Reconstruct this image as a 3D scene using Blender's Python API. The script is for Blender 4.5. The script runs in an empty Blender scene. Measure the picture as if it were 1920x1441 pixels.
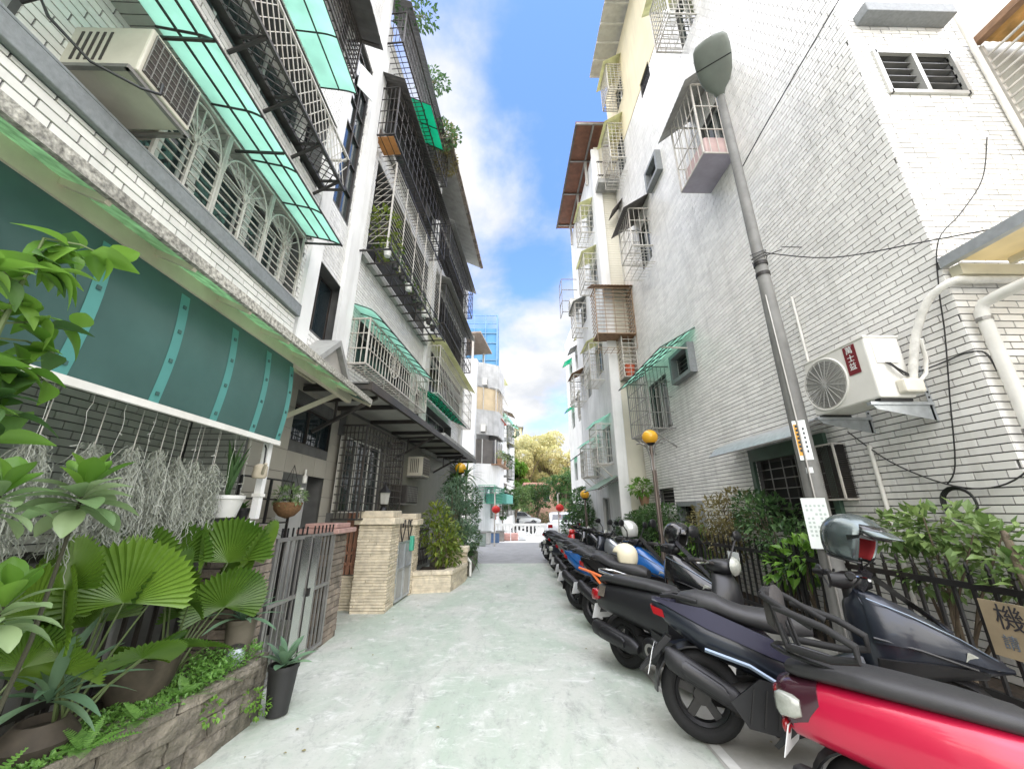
import bpy, bmesh, math, random
from mathutils import Vector, Matrix, Quaternion
R = math.radians
rnd = random.Random(11)
C = bpy.context.scene.collection
scene = bpy.context.scene

# ------------------------------------------------------------------ camera, sky, sun, exposure
cam_d = bpy.data.cameras.new('camera'); cam = bpy.data.objects.new('camera', cam_d); C.objects.link(cam)
cam.location = (0, 0, 1.6); cam.rotation_euler = (R(90 + 18.19), 0, R(-1.14))
cam_d.sensor_width = 36; cam_d.lens = 715 / 1920 * 36; cam_d.clip_end = 2000; cam_d.clip_start = .05
scene.camera = cam
SUN_EL, SUN_AZ = 66.0, 174.0            # azimuth of the sun seen from the street, clockwise from +Y
world = bpy.data.worlds.new('World'); scene.world = world; world.use_nodes = True
wn, wl = world.node_tree.nodes, world.node_tree.links
wn.clear()
def WN(t, **k):
    n = wn.new(t)
    for a, b in k.items(): setattr(n, a, b)
    return n
sky = WN('ShaderNodeTexSky', sky_type='NISHITA', sun_disc=False, sun_elevation=R(SUN_EL), sun_rotation=R(SUN_AZ), air_density=1.0, dust_density=.6, ozone_density=2.2)
tc = WN('ShaderNodeTexCoord'); sep = WN('ShaderNodeSeparateXYZ'); wl.new(tc.outputs['Generated'], sep.inputs[0])
def WM(op, a, b=None, c=None, clamp=False):
    n = WN('ShaderNodeMath', operation=op, use_clamp=clamp)
    for i, x in enumerate((a, b, c)):
        if x is None: continue
        if isinstance(x, (int, float)): n.inputs[i].default_value = x
        else: wl.new(x, n.inputs[i])
    return n.outputs[0]
zz = WM('ADD', WM('MAXIMUM', sep.outputs[2], 0.0), .35)
px_, py_ = WM('DIVIDE', sep.outputs[0], zz), WM('DIVIDE', sep.outputs[1], zz)
cmb = WN('ShaderNodeCombineXYZ'); wl.new(px_, cmb.inputs[0]); wl.new(py_, cmb.inputs[1])
def wnoise(scale, off, detail, rough, dist=0.0):
    mp = WN('ShaderNodeMapping'); mp.inputs['Location'].default_value = off
    wl.new(cmb.outputs[0], mp.inputs[0])
    n = WN('ShaderNodeTexNoise'); n.inputs['Scale'].default_value = scale; n.inputs['Detail'].default_value = detail
    n.inputs['Roughness'].default_value = rough; n.inputs['Distortion'].default_value = dist
    wl.new(mp.outputs[0], n.inputs['Vector']); return n.outputs[0]
n1 = wnoise(2.3, (5.3, 2.1, 0), 10, .56, .15); n2 = wnoise(1.0, (8.2, 4.4, 2), 3, .5)
def blob(dx, dy, dz, size, amt):
    v = Vector((dx, dy, dz)).normalized()
    d = WM('ADD', WM('ADD', WM('MULTIPLY', sep.outputs[0], v.x), WM('MULTIPLY', sep.outputs[1], v.y)), WM('MULTIPLY', sep.outputs[2], v.z))
    e = WM('POWER', 2.718, WM('MULTIPLY', WM('SUBTRACT', d, 1.0), 1.0 / (size * size)))
    return WM('MULTIPLY', e, amt)
cl = WM('ADD', WM('MULTIPLY', n1, .75), WM('MULTIPLY', n2, .35))
BLOBS = ((-.085, .52, .85, .14, .10), (.13, .56, .815, .10, -.06), (-.02, .66, .75, .06, -.05), (.10, .645, .76, .05, .05), (.015, .74, .672, .075, .08), (.05, .837, .545, .06, -.09), (-.03, .85, .52, .05, .10), (.05, .905, .42, .10, .10))
for b_ in BLOBS: cl = WM('ADD', cl, blob(*b_))
lowc = WN('ShaderNodeMapRange'); wl.new(sep.outputs[2], lowc.inputs[0]); lowc.inputs['From Min'].default_value = .62; lowc.inputs['From Max'].default_value = .25; lowc.inputs['To Max'].default_value = .15
cl = WM('ADD', cl, lowc.outputs[0])
mask = WN('ShaderNodeMapRange', interpolation_type='SMOOTHSTEP'); wl.new(cl, mask.inputs[0])
mask.inputs['From Min'].default_value = .50; mask.inputs['From Max'].default_value = .70
shade = WN('ShaderNodeMapRange'); wl.new(wnoise(3.2, (1, 7, 3), 6, .6), shade.inputs[0])
shade.inputs['From Min'].default_value = .35; shade.inputs['From Max'].default_value = .6
ccol = WN('ShaderNodeMix', data_type='RGBA'); wl.new(shade.outputs[0], ccol.inputs[0])
ccol.inputs[6].default_value = (3.6, 3.75, 4.0, 1); ccol.inputs[7].default_value = (5.0, 4.95, 4.85, 1)
hz = WN('ShaderNodeMapRange'); wl.new(sep.outputs[2], hz.inputs[0]); hz.inputs['From Min'].default_value = .0; hz.inputs['From Max'].default_value = .28
hz.inputs['To Min'].default_value = .85; hz.inputs['To Max'].default_value = 0
mk = WM('MAXIMUM', mask.outputs[0], WM('MULTIPLY', hz.outputs[0], .9))
smul = WN('ShaderNodeMix', data_type='RGBA', blend_type='MULTIPLY'); smul.inputs[0].default_value = 1
wl.new(sky.outputs[0], smul.inputs[6]); smul.inputs[7].default_value = (1.25, 1.5, 2.1, 1)
mixc = WN('ShaderNodeMix', data_type='RGBA'); wl.new(mk, mixc.inputs[0]); wl.new(smul.outputs[2], mixc.inputs[6]); wl.new(ccol.outputs[2], mixc.inputs[7])
bg = WN('ShaderNodeBackground'); bg.inputs["Strength"].default_value = .0325
wl.new(mixc.outputs[2], bg.inputs[0]); wo = WN('ShaderNodeOutputWorld'); wl.new(bg.outputs[0], wo.inputs[0])
sd = bpy.data.lights.new('sun', 'SUN'); sd.energy = 1.5; sd.angle = R(125); sd.color = (1, .94, .82)
sun = bpy.data.objects.new('sun', sd); C.objects.link(sun)
az = R(SUN_AZ); to_sun = Vector((math.sin(az) * math.cos(R(SUN_EL)), math.cos(az) * math.cos(R(SUN_EL)), math.sin(R(SUN_EL))))
sun.rotation_euler = (-to_sun).to_track_quat('-Z', 'Y').to_euler(); sun.location = to_sun * 60
vs = scene.view_settings; vs.view_transform = 'Standard'; vs.look = 'None'; vs.exposure = 2.82; vs.gamma = 1; vs.use_curve_mapping = False
scene.cycles.max_bounces = 7; scene.cycles.diffuse_bounces = 4; scene.cycles.transparent_max_bounces = 8
scene.cycles.glossy_bounces = 3; scene.cycles.transmission_bounces = 4; scene.cycles.use_denoising = True

# ------------------------------------------------------------------ materials
MATS = {}
def M(name, col, rough=.6, metal=0, var=.12, scale=5, bump=0, bscale=60, coat=0, streak=0, bdist=.01, streakcol=None, trans=0, island=0, spec=.5, dirt=0, dirtcol=(.12, .11, .09), emit=None, alpha=1):
    if name in MATS: return MATS[name]
    m = bpy.data.materials.new(name); m.use_nodes = True; MATS[name] = m
    n, l = m.node_tree.nodes, m.node_tree.links
    b = n['Principled BSDF']; out = n['Material Output']
    b.inputs['Roughness'].default_value = rough; b.inputs['Metallic'].default_value = metal
    b.inputs['Specular IOR Level'].default_value = spec
    if coat: b.inputs['Coat Weight'].default_value = coat; b.inputs['Coat Roughness'].default_value = .08
    g = n.new('ShaderNodeNewGeometry')
    rgb = n.new('ShaderNodeRGB'); rgb.outputs[0].default_value = (*col, 1); cur = rgb.outputs[0]
    def mixin(fac, colr, blend='MIX'):
        nonlocal cur
        x = n.new('ShaderNodeMix'); x.data_type = 'RGBA'; x.blend_type = blend
        if isinstance(fac, float): x.inputs[0].default_value = fac
        else: l.new(fac, x.inputs[0])
        l.new(cur, x.inputs[6])
        if isinstance(colr, tuple): x.inputs[7].default_value = (*colr, 1)
        else: l.new(colr, x.inputs[7])
        cur = x.outputs[2]
    def noise(sc, det=5, vec=None, ro=.55):
        t = n.new('ShaderNodeTexNoise'); t.inputs['Scale'].default_value = sc; t.inputs['Detail'].default_value = det; t.inputs['Roughness'].default_value = ro
        l.new(vec or g.outputs['Position'], t.inputs['Vector']); return t.outputs[0]
    def rng(x, a, b_, c, d):
        r = n.new('ShaderNodeMapRange'); l.new(x, r.inputs[0])
        for i, v in zip(('From Min', 'From Max', 'To Min', 'To Max'), (a, b_, c, d)): r.inputs[i].default_value = v
        return r.outputs[0]
    if var:
        mixin(1.0, n_gray(n, l, rng(noise(scale), .3, .7, 1 - var, 1 + var)), 'MULTIPLY')
    if island:
        oi = n.new('ShaderNodeObjectInfo')
        ad = n.new('ShaderNodeMath'); ad.operation = 'ADD'; l.new(oi.outputs['Random'], ad.inputs[0]); l.new(g.outputs['Random Per Island'], ad.inputs[1])
        fr = n.new('ShaderNodeMath'); fr.operation = 'FRACT'; l.new(ad.outputs[0], fr.inputs[0])
        mixin(1.0, n_gray(n, l, rng(fr.outputs[0], 0, 1, 1 - island, 1 + island)), 'MULTIPLY')
    if streak:
        mp = n.new('ShaderNodeMapping'); mp.inputs['Scale'].default_value = (5, 5, .35); l.new(g.outputs['Position'], mp.inputs[0])
        mixin(rng(noise(1.0, 6, mp.outputs[0], .65), .5, .78, 0, streak), streakcol or (.16, .15, .13))
    if dirt:
        mixin(rng(noise(.9, 8, None, .7), .48, .75, 0, dirt), dirtcol)
    l.new(cur, b.inputs['Base Color'])
    if bump:
        bp = n.new('ShaderNodeBump'); bp.inputs['Strength'].default_value = bump; bp.inputs['Distance'].default_value = bdist
        l.new(noise(bscale, 6), bp.inputs['Height']); l.new(bp.outputs[0], b.inputs['Normal'])
    sh = b.outputs[0]
    if trans:
        t = n.new('ShaderNodeBsdfTranslucent'); l.new(cur, t.inputs[0])
        mx = n.new('ShaderNodeMixShader'); mx.inputs[0].default_value = trans; l.new(sh, mx.inputs[1]); l.new(t.outputs[0], mx.inputs[2]); sh = mx.outputs[0]
    if alpha < 1:
        t = n.new('ShaderNodeBsdfTransparent'); t.inputs[0].default_value = (min(1, col[0] * 2 + .3), min(1, col[1] * 2 + .3), min(1, col[2] * 2 + .3), 1)
        mx = n.new('ShaderNodeMixShader'); mx.inputs[0].default_value = alpha; l.new(t.outputs[0], mx.inputs[1]); l.new(sh, mx.inputs[2]); sh = mx.outputs[0]
    l.new(sh, out.inputs['Surface'])
    return m
def n_gray(n, l, x):
    c = n.new('ShaderNodeCombineColor')
    for i in range(3): l.new(x, c.inputs[i])
    return c.outputs[0]
def leafmat(name, c1, c2, rough=.42, trans=.35):
    m = bpy.data.materials.new(name); m.use_nodes = True; MATS[name] = m
    n, l = m.node_tree.nodes, m.node_tree.links; b = n['Principled BSDF']; out = n['Material Output']
    g = n.new('ShaderNodeNewGeometry'); oi = n.new('ShaderNodeObjectInfo')
    ad = n.new('ShaderNodeMath'); ad.operation = 'ADD'; l.new(oi.outputs['Random'], ad.inputs[0]); l.new(g.outputs['Random Per Island'], ad.inputs[1])
    fr = n.new('ShaderNodeMath'); fr.operation = 'FRACT'; l.new(ad.outputs[0], fr.inputs[0])
    tn = n.new('ShaderNodeTexNoise'); tn.inputs['Scale'].default_value = 2.2; tn.inputs['Detail'].default_value = 3; l.new(g.outputs['Position'], tn.inputs['Vector'])
    av = n.new('ShaderNodeMath'); av.operation = 'MULTIPLY_ADD'; l.new(fr.outputs[0], av.inputs[0]); av.inputs[1].default_value = .6; l.new(tn.outputs[0], av.inputs[2])
    sb = n.new('ShaderNodeMath'); sb.operation = 'SUBTRACT'; sb.use_clamp = True; l.new(av.outputs[0], sb.inputs[0]); sb.inputs[1].default_value = .3
    x = n.new('ShaderNodeMix'); x.data_type = 'RGBA'; l.new(sb.outputs[0], x.inputs[0]); x.inputs[6].default_value = (*c1, 1); x.inputs[7].default_value = (*c2, 1)
    l.new(x.outputs[2], b.inputs['Base Color']); b.inputs['Roughness'].default_value = rough
    t = n.new('ShaderNodeBsdfTranslucent'); l.new(x.outputs[2], t.inputs[0])
    mx = n.new('ShaderNodeMixShader'); mx.inputs[0].default_value = trans; l.new(b.outputs[0], mx.inputs[1]); l.new(t.outputs[0], mx.inputs[2]); l.new(mx.outputs[0], out.inputs['Surface'])
    return m

# ------------------------------------------------------------------ mesh helpers
class Fr:
    """a facade: s runs along it, d outwards, z up"""
    def __init__(s, o, sv, dv): s.o, s.s, s.d = Vector(o), Vector(sv).normalized(), Vector(dv).normalized()
    def __call__(s, a, d, z): return s.o + s.s * a + s.d * d + Vector((0, 0, z))
WORLD = Fr((0, 0, 0), (1, 0, 0), (0, 1, 0))
ORG = {}
def org(p): return ORG.get(p.name, Vector()) if p else Vector()
class MB:
    def __init__(s, fr=None): s.v, s.f, s.fr = [], [], fr or WORLD
    def P(s, p): return s.fr(*p)
    def add(s, vs, fs, raw=False):
        o = len(s.v)
        s.v += [Vector(p) if raw else s.P(p) for p in vs]
        s.f += [tuple(i + o for i in f) for f in fs]
        return s
    def box(s, x0, x1, y0, y1, z0, z1):
        return s.add([(x, y, z) for z in (z0, z1) for y in (y0, y1) for x in (x0, x1)],
                     [(0, 2, 3, 1), (4, 5, 7, 6), (0, 1, 5, 4), (2, 6, 7, 3), (0, 4, 6, 2), (1, 3, 7, 5)])
    def bar(s, p0, p1, w=.02, h=None):
        p0, p1 = s.P(p0), s.P(p1); h = h or w
        d = (p1 - p0).normalized(); up = Vector((0, 0, 1)) if abs(d.z) < .95 else Vector((0, 1, 0))
        a = d.cross(up).normalized() * w / 2; b = a.cross(d).normalized() * h / 2
        return s.add([p + a * i + b * j for p in (p0, p1) for i, j in ((-1, -1), (1, -1), (1, 1), (-1, 1))],
                     [(0, 1, 2, 3), (7, 6, 5, 4), (0, 4, 5, 1), (1, 5, 6, 2), (2, 6, 7, 3), (3, 7, 4, 0)], raw=True)
    def tube(s, pts, r, n=6, raw=False):
        pts = [Vector(p) if raw else s.P(p) for p in pts]; m = len(pts); rr = r if isinstance(r, (list, tuple)) else [r] * m
        t = (pts[1] - pts[0]).normalized(); a = t.orthogonal().normalized(); vs, fs = [], []
        for i, p in enumerate(pts):
            t = ((pts[min(i + 1, m - 1)] - pts[max(i - 1, 0)])).normalized()
            a = (a - t * a.dot(t)).normalized(); b = t.cross(a)
            vs += [p + (a * math.cos(2 * math.pi * k / n) + b * math.sin(2 * math.pi * k / n)) * rr[i] for k in range(n)]
        for i in range(m - 1):
            for k in range(n): fs.append((i * n + k, i * n + (k + 1) % n, (i + 1) * n + (k + 1) % n, (i + 1) * n + k))
        fs += [tuple(range(n))[::-1], tuple(range((m - 1) * n, m * n))]
        return s.add(vs, fs, raw=True)
    def loft(s, rings, cap=True, raw=False):
        n = len(rings[0]); vs = [p for r in rings for p in r]; fs = []
        for i in range(len(rings) - 1):
            for k in range(n): fs.append((i * n + k, i * n + (k + 1) % n, (i + 1) * n + (k + 1) % n, (i + 1) * n + k))
        if cap: fs += [tuple(range(n))[::-1], tuple(range((len(rings) - 1) * n, len(rings) * n))]
        return s.add(vs, fs, raw)
    def prof(s, secs, n=16, e=2.6):
        """loft along x: (x, yc, half width, z0, z1)"""
        rings = []
        for x, yc, w, z0, z1 in secs:
            r = []
            for k in range(n):
                t = 2 * math.pi * k / n; c, q = math.cos(t), math.sin(t)
                r.append((x, yc + w * math.copysign(abs(c) ** (2 / e), c), (z0 + z1) / 2 + (z1 - z0) / 2 * math.copysign(abs(q) ** (2 / e), q)))
            rings.append(r)
        return s.loft(rings)
    def lathe(s, pr, n=16, c=(0, 0, 0), axis='z', cap=True):
        rings = []
        for r, h in pr:
            ring = []
            for k in range(n):
                t = 2 * math.pi * k / n; a, b = r * math.cos(t), r * math.sin(t)
                p = (a, b, h) if axis == 'z' else ((a, h, b) if axis == 'y' else (h, a, b))
                ring.append((p[0] + c[0], p[1] + c[1], p[2] + c[2]))
            rings.append(ring)
        return s.loft(rings, cap)
    def ell(s, c, r, n=14, m=9):
        pr = []
        rings = []
        for i in range(m):
            t = -math.pi / 2 + math.pi * (i + .02) / (m - 1 + .04)
            rings.append([(c[0] + r[0] * math.cos(t) * math.cos(2 * math.pi * k / n), c[1] + r[1] * math.cos(t) * math.sin(2 * math.pi * k / n), c[2] + r[2] * math.sin(t)) for k in range(n)])
        return s.loft(rings)
    def grid(s, fn, nu, nv):
        vs = [fn(i / nu, j / nv) for i in range(nu + 1) for j in range(nv + 1)]
        return s.add(vs, [(i * (nv + 1) + j, (i + 1) * (nv + 1) + j, (i + 1) * (nv + 1) + j + 1, i * (nv + 1) + j + 1) for i in range(nu) for j in range(nv)])
    def mesh(s, name, mat, smooth=False, o=Vector()):
        me = bpy.data.meshes.new(name); me.from_pydata([tuple(p - o) for p in s.v], [], s.f); me.update()
        if smooth:
            me.polygons.foreach_set('use_smooth', [True] * len(me.polygons))
        bm = bmesh.new(); bm.from_mesh(me)
        if len(bm.faces) < 60000 and not getattr(s, 'keep', False): bmesh.ops.recalc_face_normals(bm, faces=bm.faces)
        bm.to_mesh(me); bm.free()
        if mat: me.materials.append(mat)
        return me
    def build(s, name, mat, parent=None, smooth=False, bevel=0, kind=None):
        o = org(parent); me = s.mesh(name, mat, smooth, o)
        ob = link(name, me, parent)
        if smooth: sharp(me)
        if bevel:
            b = ob.modifiers.new('edge', 'BEVEL'); b.width = bevel; b.segments = 2; b.limit_method = 'ANGLE'
        if kind: ob['kind'] = kind
        return ob
def sharp(me, ang=50):
    try: me.set_sharp_from_angle(angle=R(ang))
    except Exception: pass
def link(name, me, parent=None):
    ob = bpy.data.objects.new(name, me); C.objects.link(ob)
    if parent:
        ob.parent = parent
        if parent.name in ORG: ORG[ob.name] = ORG[parent.name]
    return ob
def thing(name, label, cat, loc=None, group=None, rot=None, scale=None):
    """Empty at the thing's base; with loc its parts are given in world coordinates"""
    o = bpy.data.objects.new(name, None); C.objects.link(o); o.empty_display_size = .1
    if loc is not None: o.location = loc; ORG[o.name] = Vector(loc)
    o['label'] = label; o['category'] = cat
    if group: o['group'] = group
    return o
def local(name, label, cat, group=None):
    o = thing(name, label, cat, None, group); ORG[o.name] = Vector(); return o
def struct(ob): ob['kind'] = 'structure'; return ob
def tag(ob, label, cat, group=None):
    ob['label'] = label; ob['category'] = cat
    if group: ob['group'] = group
    return ob
def copy_tree(o, parent=None):
    c = o.copy(); C.objects.link(c)
    if parent: c.parent = parent
    if o.name in ORG: ORG[c.name] = ORG[o.name]
    for ch in list(o.children): copy_tree(ch, c)
    return c
UB = {}
def unit(mat, kind='box'):
    k = (mat.name, kind)
    if k not in UB:
        mb = MB()
        if kind == 'box': mb.box(-.5, .5, -.5, .5, -.5, .5)
        else: mb.lathe([(.5, -.5), (.5, .5)], 8)
        UB[k] = mb.mesh('unit_' + kind, mat, kind != 'box')
        if kind != 'box': sharp(UB[k])
    return UB[k]
def piece(name, mat, parent, p0, p1, w=.02, h=None, fr=None, kind='box', lab=None):
    fr = fr or WORLD; p0, p1 = fr(*p0), fr(*p1); h = h or w
    d = p1 - p0; L = d.length; d = d / L
    up = Vector((0, 0, 1)) if abs(d.z) < .95 else Vector(fr.s)
    a = d.cross(up).normalized(); b = d.cross(a) * -1
    b = a.cross(d)
    ob = link(name, unit(mat, kind), parent)
    mt = Matrix((a * w, b * h, -d * L)).transposed().to_4x4() if False else Matrix(((a.x * w, b.x * h, -d.x * L, 0), (a.y * w, b.y * h, -d.y * L, 0), (a.z * w, b.z * h, -d.z * L, 0), (0, 0, 0, 1)))
    mt.translation = (p0 + p1) / 2 - org(parent)
    ob.matrix_basis = mt
    if lab: ob['label'] = lab
    return ob
def pbox(name, mat, parent, x0, x1, y0, y1, z0, z1, fr=None):
    fr = fr or WORLD
    a, b = fr.s * (x1 - x0), fr.d * (y1 - y0)
    if fr.s.cross(fr.d).z < 0: a = -a
    c = fr((x0 + x1) / 2, (y0 + y1) / 2, (z0 + z1) / 2) - org(parent)
    ob = link(name, unit(mat), parent)
    ob.matrix_basis = Matrix(((a.x, b.x, 0, c.x), (a.y, b.y, 0, c.y), (0, 0, z1 - z0, c.z), (0, 0, 0, 1)))
    return ob
def text(s, name, mat, parent, pos, right, up, size, depth=.001):
    """flat lettering, turned into a mesh"""
    cu = bpy.data.curves.new(name, 'FONT'); cu.body = s; cu.size = size; cu.align_x = 'CENTER'; cu.align_y = 'CENTER'; cu.resolution_u = 2; cu.extrude = depth
    t = bpy.data.objects.new(name, cu); C.objects.link(t)
    dg = bpy.context.evaluated_depsgraph_get(); me = bpy.data.meshes.new_from_object(t.evaluated_get(dg)); me.name = name
    bpy.data.objects.remove(t); me.materials.clear(); me.materials.append(mat)
    ob = link(name, me, parent); r, u = Vector(right).normalized(), Vector(up).normalized(); w = r.cross(u)
    p = Vector(pos) - org(parent)
    ob.matrix_basis = Matrix(((r.x, u.x, w.x, p.x), (r.y, u.y, w.y, p.y), (r.z, u.z, w.z, p.z), (0, 0, 0, 1)))
    return ob
# how large a point shows in the photograph (used only to choose which repeats become parts of their own)
CAMI = (Matrix.Translation(cam.location) @ cam.rotation_euler.to_matrix().to_4x4()).inverted()
def seen(p, nrm, area):
    q = CAMI @ p
    if q.z > -.2: return 0
    u, v = q.x / -q.z * 715, q.y / -q.z * 715
    if abs(u) > 965 or abs(v) > 725: return 0
    view = cam.location - p
    return area * max(0, view.normalized().dot(nrm)) / view.length_squared

def walls(mb, s0, s1, z0, z1, d0, d1, holes=()):
    """a slab with openings: boxes round the holes (s0,s1,z0,z1)"""
    ss = sorted({s0, s1, *[min(max(h[i], s0), s1) for h in holes for i in (0, 1)]}); zs = sorted({z0, z1, *[min(max(h[i], z0), z1) for h in holes for i in (2, 3)]})
    for i in range(len(ss) - 1):
        run = None
        for j in range(len(zs) - 1):
            c = ((ss[i] + ss[i + 1]) / 2, (zs[j] + zs[j + 1]) / 2)
            solid = not any(h[0] < c[0] < h[1] and h[2] < c[1] < h[3] for h in holes)
            if solid: run = (run[0], zs[j + 1]) if run else (zs[j], zs[j + 1])
            if run and (not solid or j == len(zs) - 2):
                mb.box(ss[i], ss[i + 1], d0, d1, run[0], run[1]); run = None
def spline(pts, n=5):
    pts = [Vector(p) for p in pts]; out = []
    for i in range(len(pts) - 1):
        p0, p1, p2, p3 = pts[max(i - 1, 0)], pts[i], pts[i + 1], pts[min(i + 2, len(pts) - 1)]
        for k in range(n):
            t = k / n; out.append(.5 * ((2 * p1) + (p2 - p0) * t + (2 * p0 - 5 * p1 + 4 * p2 - p3) * t * t + (3 * p1 - p0 - 3 * p2 + p3) * t ** 3))
    return out + [pts[-1]]
class Tiles:
    """glazed wall tiles of one building: the 300 that show largest are parts, the others one part"""
    def __init__(s, building, mat): s.b, s.mat, s.t = building, mat, []
    def field(s, fr, s0, s1, z0, z1, d=0, holes=(), pl=.237, ph=.07, gap=.0115, th=.012, shift=.37):
        r = 0; z = z0
        while z < z1 - .02:
            a = s0 - ((r * shift) % 1) * pl
            while a < s1:
                b0, b1 = max(a, s0) + gap / 2, min(a + pl, s1) - gap / 2; zz0, zz1 = z + gap / 2, min(z + ph, z1) - gap / 2
                segs = [(b0, b1)]
                for h in holes:
                    if zz1 > h[2] and zz0 < h[3]:
                        ns = []
                        for q0, q1 in segs:
                            if q1 <= h[0] or q0 >= h[1]: ns.append((q0, q1))
                            else:
                                if q0 < h[0] - .015: ns.append((q0, h[0]))
                                if q1 > h[1] + .015: ns.append((h[1], q1))
                        segs = ns
                for q0, q1 in segs:
                    if q1 - q0 > .02: s.t.append((fr, q0, q1, zz0, zz1, d, d + th + rnd.uniform(-.0015, .0015)))
                a += pl
            z += ph; r += 1
    def finish(s):
        key = lambda t: -seen(t[0]((t[1] + t[2]) / 2, t[6], (t[3] + t[4]) / 2), t[0].d, (t[2] - t[1]) * (t[4] - t[3]))
        s.t.sort(key=key)
        for fr, a, b, c, e, d0, d1 in s.t[:298]: pbox('tile', s.mat, s.b, a, b, d0, d1, c, e, fr)
        mb = MB(); mb.keep = True
        for fr, a, b, c, e, d0, d1 in s.t[298:]:
            mb.add([fr(x, y, z) for y in (d0, d1) for x, z in ((a, c), (b, c), (b, e), (a, e))],
                   [(4, 5, 6, 7), (0, 1, 5, 4), (1, 2, 6, 5), (2, 3, 7, 6), (3, 0, 4, 7)] if fr.s.cross(fr.d).z < 0 else [(7, 6, 5, 4), (4, 5, 1, 0), (5, 6, 2, 1), (6, 7, 3, 2), (7, 4, 0, 3)], raw=True)
        if mb.v: mb.build('tile_cladding', s.mat, s.b, kind='stuff')

# ------------------------------------------------------------------ common materials
tile_w = M('white_tile', (.81, .80, .765), .3, var=.06, scale=1.3, island=.09, streak=.38, streakcol=(.36, .35, .32), dirt=.14, dirtcol=(.45, .44, .39))
tile_l = M('cream_white_tile', (.75, .74, .69), .32, var=.06, scale=1.3, island=.08, streak=.35, streakcol=(.30, .29, .26), dirt=.2, dirtcol=(.36, .35, .31))
tile_g = M('grey_tile', (.40, .41, .37), .4, var=.06, island=.10, streak=.3)
grout = M('grout', (.11, .11, .107), .9, var=.2)
plaster = M('white_plaster', (.80, .80, .78), .8, var=.07, scale=1.2, bump=.1, streak=.4, streakcol=(.40, .39, .36), dirt=.25, dirtcol=(.45, .44, .41))
plaster2 = M('grey_white_plaster', (.70, .71, .70), .85, var=.10, scale=1.1, bump=.1, streak=.5, streakcol=(.3, .3, .29), dirt=.3, dirtcol=(.38, .38, .37))
cream_p = M('cream_plaster', (.74, .66, .45), .8, var=.06, scale=1.5, streak=.4, streakcol=(.42, .37, .26), dirt=.2, dirtcol=(.5, .44, .32))
concrete = M('concrete', (.33, .33, .31), .85, var=.18, scale=4, bump=.25, bscale=40, streak=.5, streakcol=(.10, .10, .09))
mosaic = M('grey_mosaic', (.22, .235, .24), .55, var=.15, scale=30, bump=.2, bscale=180, streak=.3, streakcol=(.09, .09, .09))
steel_w = M('white_painted_steel', (.54, .52, .47), .5, var=.15, scale=9, dirt=.6, dirtcol=(.22, .15, .09))
steel_g = M('grey_steel', (.29, .285, .27), .4, .6, var=.12, scale=8, dirt=.3, dirtcol=(.2, .17, .13))
steel_d = M('dark_steel', (.045, .042, .040), .5, .3, var=.2, scale=8, dirt=.4, dirtcol=(.13, .09, .06))
steel_b = M('black_iron', (.011, .011, .011), .5, .1, var=.2, dirt=.3, dirtcol=(.06, .035, .02))
stainless = M('stainless_steel', (.62, .62, .60), .22, 1, var=.08)
chrome = M('chrome', (.75, .75, .75), .08, 1, var=0)
galv = M('galvanised_steel', (.50, .53, .55), .38, .75, var=.12, scale=14)
alu = M('aluminium_frame', (.52, .52, .49), .4, .4, var=.08)
glass = M('window_glass', (.035, .05, .05), .04, var=.2, scale=1.5, spec=.8)
dim_glass = M('dim_glass', (.03, .035, .035), .25, var=.3, scale=1.2, spec=.25)
glass_t = M('tinted_glass', (.02, .03, .035), .03, var=.1, spec=.9)
mossy_edge = M('mossy_concrete_edge', (.36, .35, .30), .95, var=.75, scale=38, bump=.8, bscale=50, dirt=.9, dirtcol=(.05, .05, .04))
dark_in = M('dark_interior', (.02, .02, .02), .9, var=.3)  # near-black colour stands in for the shade of unlit interiors
curtain = M('pale_curtain', (.55, .54, .50), .9, var=.12, scale=12)
green_pc = M('green_polycarbonate', (.60, .86, .76), .3, var=.10, scale=2.5, trans=.78, dirt=.3, dirtcol=(.22, .38, .32))
green_pc2 = M('bright_green_polycarbonate', (.06, .66, .45), .28, var=.10, scale=2.5, trans=.6)
yel_pc = M('yellow_green_fibreglass', (.66, .66, .45), .4, var=.15, scale=4, trans=.55, dirt=.4, dirtcol=(.36, .36, .22))
glass_gr = M('green_canopy_glass', (.42, .62, .42), .25, var=.35, scale=14, trans=.6, dirt=.6, dirtcol=(.22, .30, .16))
cream_steel = M('cream_steel', (.62, .58, .44), .5, var=.08, scale=5, dirt=.4, dirtcol=(.36, .33, .24))
teal = M('teal_screen', (.10, .20, .185), .22, var=.3, scale=.8, trans=.40)
teal_l = M('pale_teal_strip', (.13, .40, .37), .35, var=.06, trans=.3)
rust = M('rusty_sheet', (.26, .15, .085), .75, var=.3, scale=9, bump=.2, streak=.4, streakcol=(.10, .06, .04))
grey_sheet = M('grey_roof_sheet', (.34, .34, .32), .55, .2, var=.15, scale=4, streak=.3)
dark_sheet = M('dark_roof_sheet', (.12, .115, .11), .6, .2, var=.2, scale=5)
brown_sheet = M('brown_roof_sheet', (.20, .085, .05), .6, var=.25, scale=4, streak=.4, streakcol=(.07, .04, .03))
ac_w = M('air_conditioner_white', (.72, .71, .66), .42, var=.05, scale=4, dirt=.18, dirtcol=(.45, .43, .36))
ac_old = M('aged_air_conditioner', (.60, .57, .48), .5, var=.10, scale=5, dirt=.5, dirtcol=(.38, .35, .27))
black_p = M('black_plastic', (.009, .009, .010), .40, var=.15)
black_r = M('black_rubber', (.008, .008, .008), .75, var=.2, bump=.1)
pvc = M('white_pvc', (.74, .73, .68), .4, var=.08, scale=6, dirt=.3, dirtcol=(.45, .42, .34))
cable = M('black_cable', (.02, .02, .02), .5, var=.1)
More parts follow.
